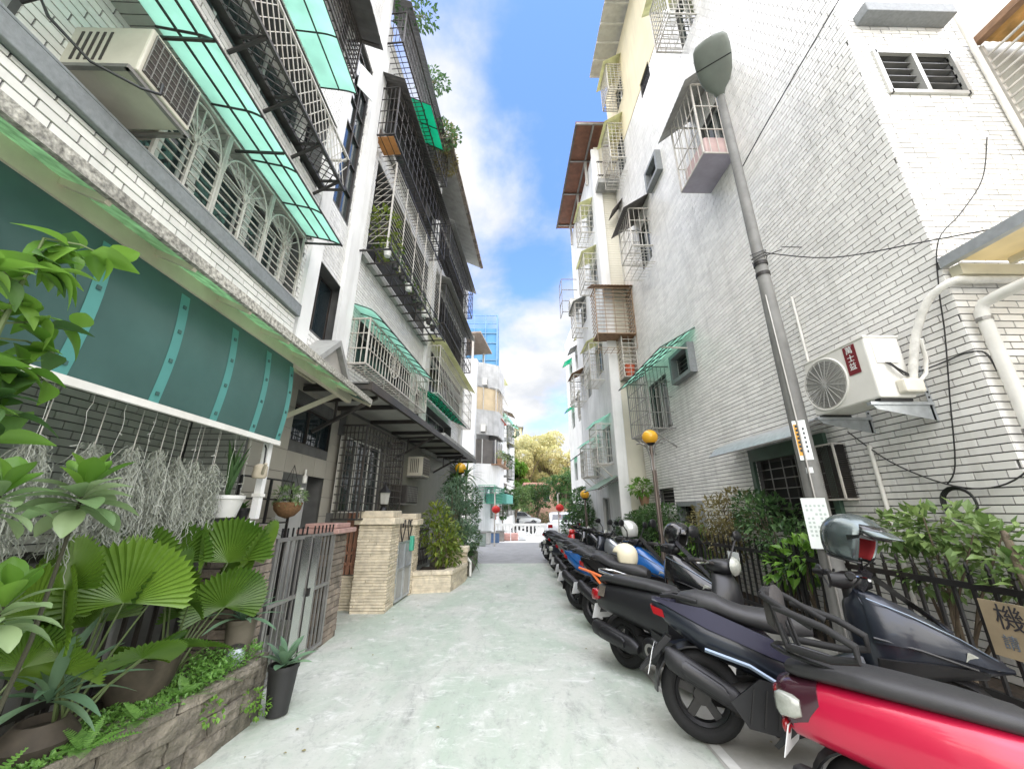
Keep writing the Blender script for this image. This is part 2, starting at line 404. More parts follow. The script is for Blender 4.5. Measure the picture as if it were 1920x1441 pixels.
paper = M('white_paper', (.78, .82, .80), .6, var=.05)
ink = M('dark_ink', (.03, .03, .035), .7, var=0)
soil = M('soil', (.06, .045, .033), .95, var=.3, scale=20, bump=.6)
# ------------------------------------------------------------------ ground
def lane_mat():
    m = bpy.data.materials.new('worn_green_concrete'); m.use_nodes = True
    n, l = m.node_tree.nodes, m.node_tree.links; b = n['Principled BSDF']
    g = n.new('ShaderNodeNewGeometry')
    def noise(sc, det=6, ro=.6, stretch=(1, 1, 1), dist=0):
        mp = n.new('ShaderNodeMapping'); mp.inputs['Scale'].default_value = stretch; l.new(g.outputs['Position'], mp.inputs[0])
        t = n.new('ShaderNodeTexNoise'); t.inputs['Scale'].default_value = sc; t.inputs['Detail'].default_value = det; t.inputs['Roughness'].default_value = ro; t.inputs['Distortion'].default_value = dist
        l.new(mp.outputs[0], t.inputs['Vector']); return t.outputs[0]
    def ramp(x, a, c, lo=0, hi=1):
        r = n.new('ShaderNodeMapRange'); l.new(x, r.inputs[0]); r.interpolation_type = 'SMOOTHSTEP'
        for i, v in zip(('From Min', 'From Max', 'To Min', 'To Max'), (a, c, lo, hi)): r.inputs[i].default_value = v
        return r.outputs[0]
    rgb = n.new('ShaderNodeRGB'); rgb.outputs[0].default_value = (.455, .47, .415, 1); cur = rgb.outputs[0]
    def mixin(f, c, blend='MIX'):
        nonlocal cur
        x = n.new('ShaderNodeMix'); x.data_type = 'RGBA'; x.blend_type = blend; l.new(f, x.inputs[0]); l.new(cur, x.inputs[6]); x.inputs[7].default_value = (*c, 1); cur = x.outputs[2]
    mixin(ramp(noise(.9, 8, .68, (1, .55, 1), .6), .40, .60, 0, .8), (.34, .41, .325))      # remains of green paint
    mixin(ramp(noise(2.6, 8, .7, (1, .7, 1), .4), .54, .70, 0, .7), (.60, .60, .56))       # bare pale concrete
    mixin(ramp(noise(1.7, 9, .72, (1.3, .5, 1), .5), .56, .74, 0, .85), (.19, .20, .18))      # grime
    mixin(ramp(noise(26, 6, .75), .54, .70, 0, .55), (.24, .25, .235))
    mixin(ramp(noise(.5, 4, .6, (2.2, .35, 1)), .55, .75, 0, .5), (.20, .21, .195))
    mixin(ramp(noise(7, 10, .8, (1.2, .6, 1), .5), .50, .66, 0, .6), (.26, .275, .245))
    mixin(ramp(noise(4.2, 9, .8, (.8, 1.4, 1), .8), .53, .66, 0, .7), (.62, .625, .59))
    mp = n.new('ShaderNodeMapping'); mp.inputs['Scale'].default_value = (.55, .42, 1); l.new(g.outputs['Position'], mp.inputs[0])
    nz = n.new('ShaderNodeTexNoise'); nz.inputs['Scale'].default_value = 2.4; nz.inputs['Detail'].default_value = 7; l.new(mp.outputs[0], nz.inputs['Vector'])
    ad = n.new('ShaderNodeMix'); ad.data_type = 'RGBA'; ad.inputs[0].default_value = .30; l.new(mp.outputs[0], ad.inputs[6]); l.new(nz.outputs['Color'], ad.inputs[7])
    v = n.new('ShaderNodeTexVoronoi'); v.feature = 'DISTANCE_TO_EDGE'; v.inputs['Scale'].default_value = 1.1; l.new(ad.outputs[2], v.inputs['Vector'])
    cr = ramp(v.outputs['Distance'], .001, .004, .16, 0); mixin(cr, (.14, .145, .13))
    l.new(cur, b.inputs['Base Color']); l.new(ramp(noise(3, 5), .35, .7, .62, .88), b.inputs['Roughness'])
    bp = n.new('ShaderNodeBump'); bp.inputs['Strength'].default_value = .35; bp.inputs['Distance'].default_value = .01; l.new(noise(45, 8, .75), bp.inputs['Height']); l.new(bp.outputs[0], b.inputs['Normal'])
    return m
lane_m = lane_mat()
asph = M('grey_asphalt', (.27, .275, .275), .85, var=.12, scale=3, bump=.3, bscale=120, dirt=.4, dirtcol=(.17, .17, .165))
strip_m = M('parking_strip_concrete', (.34, .335, .30), .85, var=.16, scale=3, bump=.3, bscale=80, dirt=.5, dirtcol=(.19, .185, .165))
pale_c = M('sunlit_pale_paving', (.62, .62, .59), .8, var=.06, scale=1)  # paleness stands in for sunlight on the ground past the cross road
far_g = M('far_ground', (.30, .30, .28), .9, var=.1, scale=.3)
def sheet(name, x0, x1, y0, y1, z, m, poly=None):
    mb = MB(); mb.add([(x0, y0, z), (x1, y0, z), (x1, y1, z), (x0, y1, z)] if not poly else [(x, y, z) for x, y in poly], [tuple(range(4 if not poly else len(poly)))])
    return struct(mb.build(name, m))
sheet('ground', -400, 400, -60, 900, -.012, far_g)
sheet('lane', 0, 0, 0, 0, 0, lane_m, [(-4.2, -4), (1.46, -4), (1.5, 13.2), (-4.2, 13.2)])
sheet('parking_strip', 0, 0, 0, 0, .004, strip_m, [(1.44, -4), (4.3, -4), (4.3, 13.2), (1.47, 13.2)])
sheet('cross_road', -30, 30, 13.2, 21.2, -.004, asph)
sheet('far_pavement', -30, 30, 21.2, 48, 0, pale_c)
mb = MB(); mb.box(3.30, 3.42, -3.5, 12.6, 0, .27); kerb = struct(mb.build('planting_bed_kerb', concrete, bevel=.015))
mb = MB(); mb.box(3.42, 4.22, -3.5, 12.6, -.2, .235); struct(mb.build('planting_bed_soil', soil))

sheet('lane_edge', 0, 0, 0, 0, .008, M('pale_edge_concrete', (.52, .52, .48), .85, var=.15, scale=6, dirt=.5, dirtcol=(.3, .3, .27)), [(1.47, -4), (1.56, -4), (1.53, 13), (1.48, 13)])
# ------------------------------------------------------------------ builders for what hangs on facades
def window(b, fr, s0, s1, z0, z1, depth=.13, d=0, cols=2, frame=alu, pane=glass, bars=None, vbars=0, hbars=0, sill=None, back=None):
    """a window set into an opening: frame, panes, bars"""
    w = .035; dd = d - depth
    f = MB(fr)
    f.box(s0, s1, dd, dd + .05, z0, z0 + w); f.box(s0, s1, dd, dd + .05, z1 - w, z1); f.box(s0, s0 + w, dd, dd + .05, z0 + w, z1 - w); f.box(s1 - w, s1, dd, dd + .05, z0 + w, z1 - w)
    st = (s1 - s0 - w) / cols
    for i in range(1, cols): f.box(s0 + st * i, s0 + st * i + w, dd + .005, dd + .055, z0 + w, z1 - w)
    win = f.build('window', frame, b)
    for i in range(cols): pbox('pane', pane, win, s0 + st * i + w, s0 + st * (i + 1), dd + .012 + .012 * (i % 2), dd + .024 + .012 * (i % 2), z0 + w, z1 - w, fr)
    if bars:
        for i in range(vbars):
            x = s0 + (s1 - s0) * (i + 1) / (vbars + 1); piece('bar', bars, win, (x, d - .03, z0), (x, d - .03, z1), .012, fr=fr)
        for i in range(hbars):
            z = z0 + (z1 - z0) * (i + 1) / (hbars + 1); piece('bar', bars, win, (s0, d - .045, z), (s1, d - .045, z), .012, fr=fr)
    if sill: pbox('sill', sill, b, s0 - .05, s1 + .05, d, d + .07, z0 - .05, z0 - .003, fr)
    return win
def sheet_roof(mb, fr, s0, s1, d0, zw, d1, zo, t=.012, rib=.10):
    """a corrugated or flat roof sheet from the wall (d0, zw) out to (d1, zo)"""
    n = max(2, int((s1 - s0) / rib)) * 2
    top = lambda i: (s0 + (s1 - s0) * i / n, .012 * (i % 2))
    vs = []
    for i in range(n + 1):
        a, h = top(i)
        vs += [fr(a, d0, zw + h), fr(a, d1, zo + h), fr(a, d0, zw + h - t), fr(a, d1, zo + h - t)]
    fs = []
    for i in range(n):
        o = i * 4; q = o + 4
        fs += [(o, o + 1, q + 1, q), (o + 2, q + 2, q + 3, o + 3), (o + 1, o + 3, q + 3, q + 1), (o, q, q + 2, o + 2)]
    fs += [(0, 2, 3, 1), (n * 4, n * 4 + 1, n * 4 + 3, n * 4 + 2)]
    mb.add(vs, fs, raw=True)
def window_cage(fr, s0, s1, z0, z1, depth, label, nv=8, nh=3, m=steel_w, roof=None, floor='grid', d0=0.0, side_nv=3, low=None, joined=False, group='window cages of steel bars', braces=False, r=.013, plate=steel_g):
    t = thing('window_cage', label, 'window cage', fr((s0 + s1) / 2, d0, z0), group)
    f = MB(fr); e = d0 + depth; w = .03
    for s in (s0, s1):
        f.bar((s, e, z0), (s, e, z1), w)
        f.bar((s, d0, z0), (s, e, z0), w); f.bar((s, d0, z1), (s, e, z1), w)
    f.bar((s0, e, z0), (s1, e, z0), w); f.bar((s0, e, z1), (s1, e, z1), w)
    if braces:
        for s in (s0 + .08, s1 - .08): f.bar((s, d0, z0 - .45), (s, e - .05, z0 - .02), .03)
    f.build('frame', m, t)
    jb = MB(fr)
    def rod(p0, p1, rr=r):
        if joined: jb.bar(p0, p1, rr)
        else: piece('bar', m, t, p0, p1, rr, fr=fr)
    for i in range(nv): x = s0 + (s1 - s0) * (i + 1) / (nv + 1); rod((x, e, z0), (x, e, z1))
    for i in range(nh):
        z = z0 + (z1 - z0) * (i + 1) / (nh + 1); rod((s0, e + .006, z), (s1, e + .006, z), r + .004)
        for s in (s0, s1): rod((s, d0, z), (s, e, z), r + .004)
    for s in (s0, s1):
        for i in range(side_nv): y = d0 + depth * (i + 1) / (side_nv + 1); rod((s, y, z0), (s, y, z1))
    if floor == 'grid':
        for i in range(max(2, int((s1 - s0) / .12))): x = s0 + (s1 - s0) * (i + .5) / max(2, int((s1 - s0) / .12)); rod((x, d0, z0), (x, e, z0))
        for y in (.33, .66): rod((s0, d0 + depth * y, z0 - .008), (s1, d0 + depth * y, z0 - .008))
    elif floor == 'plate': pbox('tray', plate, t, s0, s1, d0, e, z0 - .02, z0 - .004, fr)
    if low:
        z2 = z0 - low
        for s in (s0, s1): rod((s, e, z2), (s, e, z0)); rod((s, d0, z2), (s, e, z2))
        rod((s0, e, z2), (s1, e, z2))
        for i in range(6): x = s0 + (s1 - s0) * (i + .5) / 6; rod((x, d0, z2), (x, e, z2))
        for y in (.33, .66): rod((s0, d0 + depth * y, z2), (s1, d0 + depth * y, z2))
    if joined and jb.v: jb.build('grille', m, t)
    if roof:
        rm, zw, zo, ov = roof
        q = MB(fr); sheet_roof(q, fr, s0 - ov, s1 + ov, d0, zw, e + ov, zo); q.build('roof_sheet', rm, t)
    return t
def awning(fr, s0, s1, d0, zw, d1, zo, m, label, nx=4, nl=2, steel=steel_d, curve=0, brackets=True, group='translucent window awnings', cat='awning'):
    t = thing('window_awning', label, cat, fr((s0 + s1) / 2, d0, zw), group)
    k = 8 if curve else 1
    def pt(u):                         # u: 0 wall, 1 lip
        d = d0 + (d1 - d0) * u; z = zw + (zo - zw) * u
        if curve: z -= curve * max(0, (u - .6) / .4) ** 2
        return d, z
    q = MB(fr); sh = []
    for i in range(k + 1): d, z = pt(i / k); sh.append((d, z))
    vs = [(s, d, z + h) for h in (0, -.008) for d, z in sh for s in (s0, s1)]
    n = (k + 1) * 2
    fs = [(2 * i, 2 * i + 1, 2 * i + 3, 2 * i + 2) for i in range(k)] + [(n + 2 * i, n + 2 * i + 2, n + 2 * i + 3, n + 2 * i + 1) for i in range(k)]
    fs += [(0, n, n + 1, 1), (2 * k, 2 * k + 1, n + 2 * k + 1, n + 2 * k)] + [(2 * i, 2 * i + 2, n + 2 * i + 2, n + 2 * i) for i in range(k)] + [(2 * i + 1, n + 2 * i + 1, n + 2 * i + 3, 2 * i + 3) for i in range(k)]
    q.add(vs, fs); q.build('sheet', m, t)
    for i in range(nx + 1):
        s = s0 + (s1 - s0) * i / nx
        if curve:
            b = MB(fr); b.tube([(s, d, z - .02) for d, z in sh], .011, 5); b.build('rib', steel, t)
        else: piece('rib', steel, t, (s, d0, zw - .022), (s, d1, zo - .022), .02, fr=fr)
    for j in range(nl + 1):
        d, z = pt((j + 1) / (nl + 1)); piece('purlin', steel, t, (s0, d, z - .016), (s1, d, z - .016), .016, fr=fr)
    if brackets:
        for s in (s0 + .02, s1 - .02): piece('bracket', steel, t, (s, d0, zw - .12), (s, d1 - .03, zo - .035), .02, fr=fr)
    return t
def ac_window_unit(fr, s0, s1, z0, z1, depth, label, m=ac_old, d0=0, group='window air conditioners'):
    t = thing('air_conditioner', label, 'air conditioner', fr((s0 + s1) / 2, d0, z0), group)
    q = MB(fr); q.box(s0, s1, d0 - .1, d0 + depth, z0, z1); q.build('casing', m, t, bevel=.012)
    g = MB(fr); e = d0 + depth
    g.box(s0 + .03, s1 - .03, e + .001, e + .006, z0 + .03, z1 - .03); g.build('coil', steel_d, t)
    for i in range(7): piece('louvre', steel_g, t, (s0 + .03, e + .008, z0 + .05 + (z1 - z0 - .1) * i / 6), (s1 - .03, e + .008, z0 + .05 + (z1 - z0 - .1) * i / 6), .006, fr=fr)
    for i in range(8): x = s0 + .03 + (s1 - s0 - .06) * i / 7; piece('louvre', steel_g, t, (x, e + .011, z0 + .03), (x, e + .011, z1 - .03), .006, fr=fr)
    for sd_ in (s0 - .002, s1 + .002):
        for i in range(5): piece('side_slot', steel_d, t, (sd_, d0 + .08 + i * .05, z0 + .08), (sd_, d0 + .08 + i * .05, z1 - .06), .018, .004, fr=fr)
    b = MB(fr); b.bar((s0 - .02, d0, z0 - .02), (s0 - .02, e - .02, z0 - .02), .03); b.bar((s1 + .02, d0, z0 - .02), (s1 + .02, e - .02, z0 - .02), .03); b.bar((s0 - .03, e - .03, z0 - .02), (s1 + .03, e - .03, z0 - .02), .03); b.build('support_frame', steel_g, t)
    return t
def outdoor_unit(fr, s0, s1, d0, d1, z0, z1, label, flip=False, group='split air conditioner outdoor units'):
    """split unit: fan grille on the face at d1"""
    t = thing('outdoor_unit', label, 'air conditioner', fr((s0 + s1) / 2, d0, z0), group)
    q = MB(fr); q.box(s0, s1, d0, d1, z0 + .03, z1); q.build('casing', ac_w, t, bevel=.018)
    g = MB(fr); g.box(s0 - .008, s1 + .008, d0 - .006, d1 + .008, z1 - .012, z1 + .012); g.build('top_cover', ac_w, t, bevel=.006)
    cs = s0 + (s1 - s0) * (.70 if flip else .30) ; cz = (z0 + z1) / 2 + .01; rr = min((z1 - z0) * .43, (s1 - s0) * .33)
    if fr.s.cross(fr.d).z > 0 and False: cs = s0 + s1 - cs
    fan = MB(fr)
    fan.lathe([(rr * .98, d1 - .002), (rr * .98, d1 + .004)], 28, (cs, 0, cz), 'y'); fo = fan.build('fan_opening', steel_g, t)
    for k in range(16):
        r_ = rr * (k + 1) / 16.0
        w = MB(fr); w.tube([(cs + r_ * math.cos(a * 2 * math.pi / 24), d1 + .012, cz + r_ * math.sin(a * 2 * math.pi / 24)) for a in range(25)], .0032, 4); w.build('grille_ring', alu, fo)
    for k in range(10):
        a = k * math.pi / 10; piece('grille_spoke', alu, fo, (cs - rr * math.cos(a), d1 + .017, cz - rr * math.sin(a)), (cs + rr * math.cos(a), d1 + .017, cz + rr * math.sin(a)), .006, fr=fr)
    sp = MB(fr); sp.tube([(cs + (rr + .02) * math.cos(a * 2 * math.pi / 30), d1 + .004, cz + (rr + .02) * math.sin(a * 2 * math.pi / 30)) for a in range(31)], .012, 6); sp.build('fan_shroud', ac_w, t, True)
    for s in (s0 + .06, s1 - .06): pbox('foot', black_p, t, s - .03, s + .03, d0 + .02, d1 - .02, z0, z0 + .03, fr)
    return t
def hood_window(b, fr, s0, s1, z0, z1, m=mosaic):
    """a projecting concrete surround round a small dark opening"""
    q = MB(fr); w = .09
    q.box(s0 - w, s1 + w, 0, .16, z1, z1 + w); q.box(s0 - w, s0, 0, .16, z0 - w, z1); q.box(s1, s1 + w, 0, .16, z0 - w, z1); q.box(s0, s1, 0, .16, z0 - w, z0)
    q.build('window_surround', m, b)
    return window(b, fr, s0, s1, z0, z1, .12, 0, 1, steel_d, dark_in, steel_g, 0, 4)
# ------------------------------------------------------------------ right: the white tiled house
FR = Fr((4.2, 0, 0), (0, 1, 0), (-1, 0, 0)); FF = Fr((0, 3.06, 0), (1, 0, 0), (0, -1, 0))
RH = thing('apartment_building', 'tall white tiled apartment house with bare side wall behind the lamp post', 'building', (4.2, 3.06, 0), 'apartment houses along the lane')
HR = [(4.95, 6.38, 1.32, 2.36), (8.42, 9.22, 1.16, 1.68), (9.72, 10.65, 1.75, 2.12), (7.8, 8.6, 4.55, 5.08), (9.3, 10.5, 3.65, 4.95), (5.3, 6.05, 7.9, 9.4), (7.9, 8.55, 10.35, 10.85), (9.15, 9.9, 8.5, 9.9), (7.7, 8.4, 13.7, 14.3), (5.45, 6.1, 12.1, 13.4), (10.2, 10.9, 13.2, 14.6), (9.7, 10.4, 15.8, 16.8)]
mb = MB(FR); walls(mb, 3.075, 11.5, 0, 18.2, -.22, -.012, HR); mb.build('wall', grout, RH)
HF = [(4.47, 5.36, 6.22, 6.84)]
mb = MB(FF); walls(mb, 4.412, 9.0, 0, 18.2, -.22, -.012, HF); mb.build('wall', grout, RH)
mb = MB(); mb.box(4.42, 9.0, 3.3, 11.5, 0, .1); mb.box(4.42, 9, 3.3, 11.48, 18.05, 18.2); mb.box(8.8, 9.0, 3.3, 11.5, .1, 18.05); mb.box(4.42, 8.8, 11.3, 11.5, .1, 18.05); mb.build('core_wall', grout, RH)
T1 = Tiles(RH, tile_w)
T1.field(FR, 3.06, 11.5, .24, 14.45, -.012, HR + [(6.6, 11.5, 14.1, 18.3)]); T1.field(FR, 3.06, 6.6, 14.45, 18.2, -.012, HR)
T1.field(FF, 4.2, 5.72, .24, 14.0, -.012, HF, shift=.5)
T1.finish()
mb = MB(FR); walls(mb, 6.6, 11.5, 14.12, 18.2, -.012, .012, HR); mb.build('rendered_upper_wall', cream_p, RH)
mb = MB(FF); walls(mb, 5.75, 9, .3, 14, -.012, .0); mb.build('inner_wall', tile_g, RH)
window(RH, FR, *HR[0], cols=2, frame=steel_d, pane=dark_in, bars=steel_g, vbars=4, hbars=6)
f = MB(FR); f.box(4.86, 6.47, 0, .05, 2.36, 2.56); f.box(6.38, 6.47, 0, .05, 1.25, 2.36); f.box(4.86, 4.95, 0, .05, 1.25, 2.36); f.build('window_surround', M('dark_green_frame', (.06, .105, .075), .5, var=.2), RH)
hood_window(RH, FR, *HR[1]); window(RH, FR, *HR[2], cols=1, frame=steel_g, pane=dark_in, bars=steel_g, hbars=3)
hood_window(RH, FR, *HR[3]); window(RH, FR, *HR[4]); window(RH, FR, *HR[5]); hood_window(RH, FR, *HR[6]); window(RH, FR, *HR[7])
window(RH, FR, *HR[8], cols=1, frame=steel_d, pane=dark_in, bars=steel_b, hbars=1, vbars=7); window(RH, FR, *HR[9]); window(RH, FR, *HR[10]); window(RH, FR, *HR[11])
louvre_glass = M('dusty_louvre_glass', (.16, .16, .155), .3, var=.2)
# facing wall: louvred window, mosaic ledge
s0, s1, z0, z1 = HF[0]
q = MB(FF); w = .05
q.box(s0 - .02, s1 + .02, -.02, .03, z0 - w, z0); q.box(s0 - .02, s1 + .02, -.02, .03, z1, z1 + w); q.box(s0 - .05, s0, -.02, .03, z0 - w, z1 + w); q.box(s1, s1 + .05, -.02, .03, z0 - w, z1 + w); q.box((s0 + s1) / 2 - .025, (s0 + s1) / 2 + .025, -.06, .025, z0, z1)
lw = q.build('louvre_window', alu, RH)
pbox('back_panel', dark_in, lw, s0, s1, -.2, -.17, z0, z1, FF)
for k in range(5):
    for a, b in ((s0, (s0 + s1) / 2 - .025), ((s0 + s1) / 2 + .025, s1)):
        z = z0 + .06 + k * .115; piece('louvre_blade', louvre_glass, lw, (a, -.05, z), (b, -.05, z), .07, .008, fr=FF)
q = MB(FF); q.box(4.38, 5.50, 0, .17, 7.36, 7.52); q.build('window_ledge', mosaic, RH, bevel=.01)
q = MB(FR); sheet_roof(q, FR, 3.0, 10.75, -.3, 18.45, .85, 18.25, rib=.25)
for k in range(14): s = 3.0 + k * .59; q.bar((s, -.2, 18.2), (s, .84, 18.16), .05)
q.build('roof_overhang', M('pale_roof_sheet', (.55, .54, .48), .5, var=.1, streak=.3), RH)

# cages and awnings on the bare wall
window_cage(FR, 9.12, 10.62, 3.5, 5.1, .6, 'tall steel window cage under the green awning on the white tiled wall', 9, 3, steel_g, group=None, floor='grid', side_nv=5, braces=True)
awning(FR, 7.55, 10.75, 0, 5.46, .82, 4.98, green_pc, 'mint green translucent awning over a cage low on the white tiled wall', 5, 3, steel_d, group='translucent window awnings', brackets=False)
mb = MB(FR); mb.bar((7.6, .80, 4.98), (7.75, .02, 5.02), .03); tag(mb.build('awning_stay', steel_w), 'pale steel stay propping the near end of the mint green awning', 'strut')
c3 = window_cage(FR, 5.22, 6.12, 7.78, 9.55, .6, 'window cage right behind the street lamp head with lilac floor sheet', 5, 2, steel_w, roof=(grey_sheet, 10.05, 9.35, .22), floor='plate', side_nv=3, plate=M('lilac_sheet', (.36, .33, .40), .5, var=.1, dirt=.3), group='window cages of steel bars')
mb = MB(FR); mb.box(5.28, 6.05, .1, .5, 7.80, 8.25); tag(mb.build('storage_box', M('pinkish_plastic', (.52, .38, .36), .6), bevel=.03), 'pinkish box stored in the cage right behind the lamp head', 'box')
window_cage(FR, 9.0, 9.95, 8.75, 10.05, .6, 'window cage with grey sloping roof halfway up the white tiled wall', 5, 2, steel_w, roof=(dark_sheet, 10.45, 9.9, .2), low=.55, side_nv=3)
window_cage(FR, 5.4, 6.15, 12.05, 13.5, .6, 'topmost window cage above the street lamp, cut by the picture edge', 6, 8, steel_w, roof=(yel_pc, 14.0, 13.6, .15), side_nv=4)
window_cage(FR, 10.1, 10.95, 13.3, 14.9, .55, 'cage with corrugated yellowed roof low on the cream rendered wall', 5, 9, steel_w, roof=(yel_pc, 15.3, 14.8, .15), low=.6, joined=True)
window_cage(FR, 9.6, 10.4, 15.9, 17.2, .55, 'cage with corrugated yellowed roof just under the roof overhang', 5, 9, steel_w, roof=(yel_pc, 17.6, 17.1, .15), joined=True)
awning(FR, 10.9, 11.4, 0, 12.3, .4, 11.75, dark_sheet, 'small dark sheet hood near the far end of the white tiled wall', 1, 0, brackets=False, group=None, cat='awning')
# metal awning over the ground floor window
awning(FR, 4.7, 6.85, .02, 2.78, .52, 2.60, galv, 'grey metal awning over the ground floor window behind the lamp post', 2, 0, steel_g, curve=.10, group=None)
q = thing('mesh_guard', 'dark wire mesh guard box beside the ground floor window', 'window guard', FR(4.75, 0, 1.9))
f = MB(FR); s0, s1, z0, z1 = 4.62, 4.9, 1.72, 2.38
for s in (s0, s1): f.bar((s, .16, z0), (s, .16, z1), .02); f.bar((s, 0, z0), (s, .16, z0), .02); f.bar((s, 0, z1), (s, .16, z1), .02)
f.bar((s0, .16, z0), (s1, .16, z0), .02); f.bar((s0, .16, z1), (s1, .16, z1), .02); f.build('frame', steel_w, q)
f = MB(FR)
for k in range(12): f.bar((s0 + (s1 - s0) * k / 12, .155, z0), (s0 + (s1 - s0) * k / 12, .155, z1), .006)
for k in range(26): f.bar((s0, .155, z0 + (z1 - z0) * k / 26), (s1, .155, z0 + (z1 - z0) * k / 26), .006); f.bar((s0, 0, z0 + (z1 - z0) * k / 26), (s0, .155, z0 + (z1 - z0) * k / 26), .006)
f.box(s0, s1, .02, .03, z0, z1); f.build('wire_mesh', steel_d, q)

# outdoor unit on brackets
ou = outdoor_unit(FR, 3.45, 4.26, .22, .58, 2.60, 3.27, 'white outdoor air conditioner unit with maroon sticker on wall brackets', flip=True, group=None)
pbox('sticker', M('maroon_sticker', (.16, .012, .018), .5, var=.03), ou, 3.56, 3.70, .583, .586, 2.93, 3.24, FR)
for k, ch in enumerate('萬士益'): text(ch, 'sticker_text', paper, ou, FR(3.63, .5885, 3.185 - k * .088), (0, -1, 0), (0, 0, 1), .085, .0008)
q = MB(); q.box(3.68, 3.90, 3.438, 3.452, 2.98, 3.20); q.build('access_panel', ac_w, ou, bevel=.005)
q = MB(); q.box(3.80, 4.0, 3.36, 3.452, 2.66, 2.80); q.build('valve_cover', M('cream_valve_cover', (.66, .63, .54), .45), ou, bevel=.02)
for k in range(3):
    q = MB(); q.tube([(3.76 + k * .02, 3.437, 2.985), (3.78 + k * .02, 3.40, 2.93 - k * .01), (3.86 + k * .03, 3.40, 2.84), (3.95, 3.40, 2.82)], .006, 5); q.build('wire', cable, ou, True)
br = []
for y, nm in ((3.52, 'near'), (4.18, 'far')):
    t = thing('wall_bracket', 'perforated galvanised bracket under the %s end of the outdoor unit' % nm, 'bracket', (4.2, y, 2.45), 'brackets carrying the outdoor unit')
    q = MB(); q.bar((4.17, y, 2.42), (4.17, y, 2.98), .045, .006); q.bar((4.18, y, 2.585), (3.55, y, 2.585), .045, .03)
    q.build('arm', galv, t)
    q = MB(); q.add([(4.17, y - .003, 2.57), (3.58, y - .003, 2.57), (3.62, y - .003, 2.53), (4.17, y - .003, 2.42), (4.17, y + .003, 2.57), (3.58, y + .003, 2.57), (3.62, y + .003, 2.53), (4.17, y + .003, 2.42)], [(0, 1, 2, 3), (7, 6, 5, 4), (0, 4, 5, 1), (1, 5, 6, 2), (2, 6, 7, 3), (3, 7, 4, 0)]); q.build('gusset', galv, t)
    for k in range(6): pbox('bracket_hole', black_p, t, 4.16, 4.175, y - .008, y + .008, 2.64 + k * .055, 2.66 + k * .055)
mb = MB(); mb.tube(spline([(3.93, 3.40, 2.78), (3.97, 3.38, 2.95), (4.02, 3.30, 3.25), (4.08, 3.16, 3.52), (4.16, 3.0, 3.62), (4.35, 2.98, 3.63), (4.8, 2.98, 3.64), (6.2, 2.98, 3.66)], 4), .036, 10); tag(mb.build('insulated_pipe', M('pipe_insulation', (.66, .65, .60), .8, var=.15, scale=14, bump=.3, dirt=.4), None, True), 'white wrapped pipe curving from the outdoor unit round the corner', 'pipe')
mb = MB(); mb.tube([(3.96, 3.39, 2.75), (4.06, 3.38, 2.85), (4.09, 3.36, 3.0), (4.03, 3.3, 3.17), (4.0, 3.34, 3.2)], .018, 7); tag(mb.build('drain_hose', pvc, None, True), 'thin white hose looping beside the outdoor unit', 'hose')
# drain pipe round the corner, conduit pipes
t = thing('drain_pipe', 'thick white drain pipe on the corner of the tiled house', 'pipe', (4.28, 2.98, 0), 'white pipes on the tiled house')
q = MB(); q.tube([(4.28, 2.97, .2), (4.28, 2.97, 3.30), (4.285, 2.93, 3.36), (4.30, 2.8, 3.38), (4.32, 1.2, 3.42)], .048, 12); q.build('pipe', pvc, t, True)
for z in (2.2, 3.2): q = MB(); q.lathe([(.055, 0), (.055, .03)], 14, (4.28, 2.97, z)); q.build('clip', steel_g, t)
for p, r_, lab in (([(4.17, 4.80, 3.30), (4.17, 4.80, 4.55)], .018, 'thin white conduit above the outdoor unit on the tiled wall'), ([(4.17, 4.28, .25), (4.17, 4.28, 2.3)], .022, 'white conduit running down to the planting bed under the outdoor unit'),
                 ([(5.68, 3.02, 4.6), (5.68, 3.02, 6.2), (5.66, 3.0, 9.5)], .03, 'white pipe climbing beside the barred balcony at upper right')):
    q = MB(); q.tube(p, r_, 8); tag(q.build('conduit', pvc, None, True), lab, 'pipe', 'white pipes on the tiled house')
# translucent awning on the facing wall
t = thing('corner_awning', 'cream sheet awning with grey fascia at the house corner', 'awning', (4.3, 3.0, 3.8))
q = MB(); q.box(4.24, 7.0, .8, 3.0, 3.86, 3.875); q.build('sheet', M('cream_fibreglass', (.72, .64, .44), .5, var=.12, scale=3, trans=.5), t)
pbox('fascia', galv, t, 4.17, 4.238, .8, 3.04, 3.80, 3.90); pbox('wall_beam', cream_steel, t, 4.24, 7.0, 2.95, 3.04, 3.68, 3.79); pbox('front_beam', cream_steel, t, 4.24, 7, .8, .88, 3.76, 3.858)
for k in range(4): x = 4.75 + k * .55; piece('rafter', cream_steel, t, (x, .88, 3.82), (x, 2.95, 3.82), .05, .06)
# barred balcony upper right
t = thing('balcony_cage', 'barred balcony with rusty sheet roof at the upper right edge', 'window cage', (5.75, 3.0, 5.2))
for k in range(15): z = 5.15 + k * .115; piece('bar', steel_w, t, (5.76, 1.6, z), (5.76, 3.0, z), .022)
for y in (3.02, 1.6): piece('post', steel_w, t, (5.77, y, 5.0), (5.77, y, 6.95), .04)
q = MB(); sheet_roof(q, FF, 5.70, 8.6, .05, 7.05, 1.7, 7.0); q.build('roof_sheet', M('rusty_yellow_sheet', (.50, .32, .12), .7, var=.4, scale=6, trans=.3, dirt=.6, dirtcol=(.14, .07, .03)), t)
piece('roof_beam', rust, t, (5.74, 1.35, 7.0), (5.74, 3.02, 7.03), .09)
pbox('floor_plate', steel_g, t, 5.78, 8.6, 1.6, 3.0, 4.92, 4.98)
outdoor_unit(FF, 5.95, 6.7, .3, .6, 4.99, 5.55, 'outdoor unit with round grille behind the barred balcony bars', group=None)
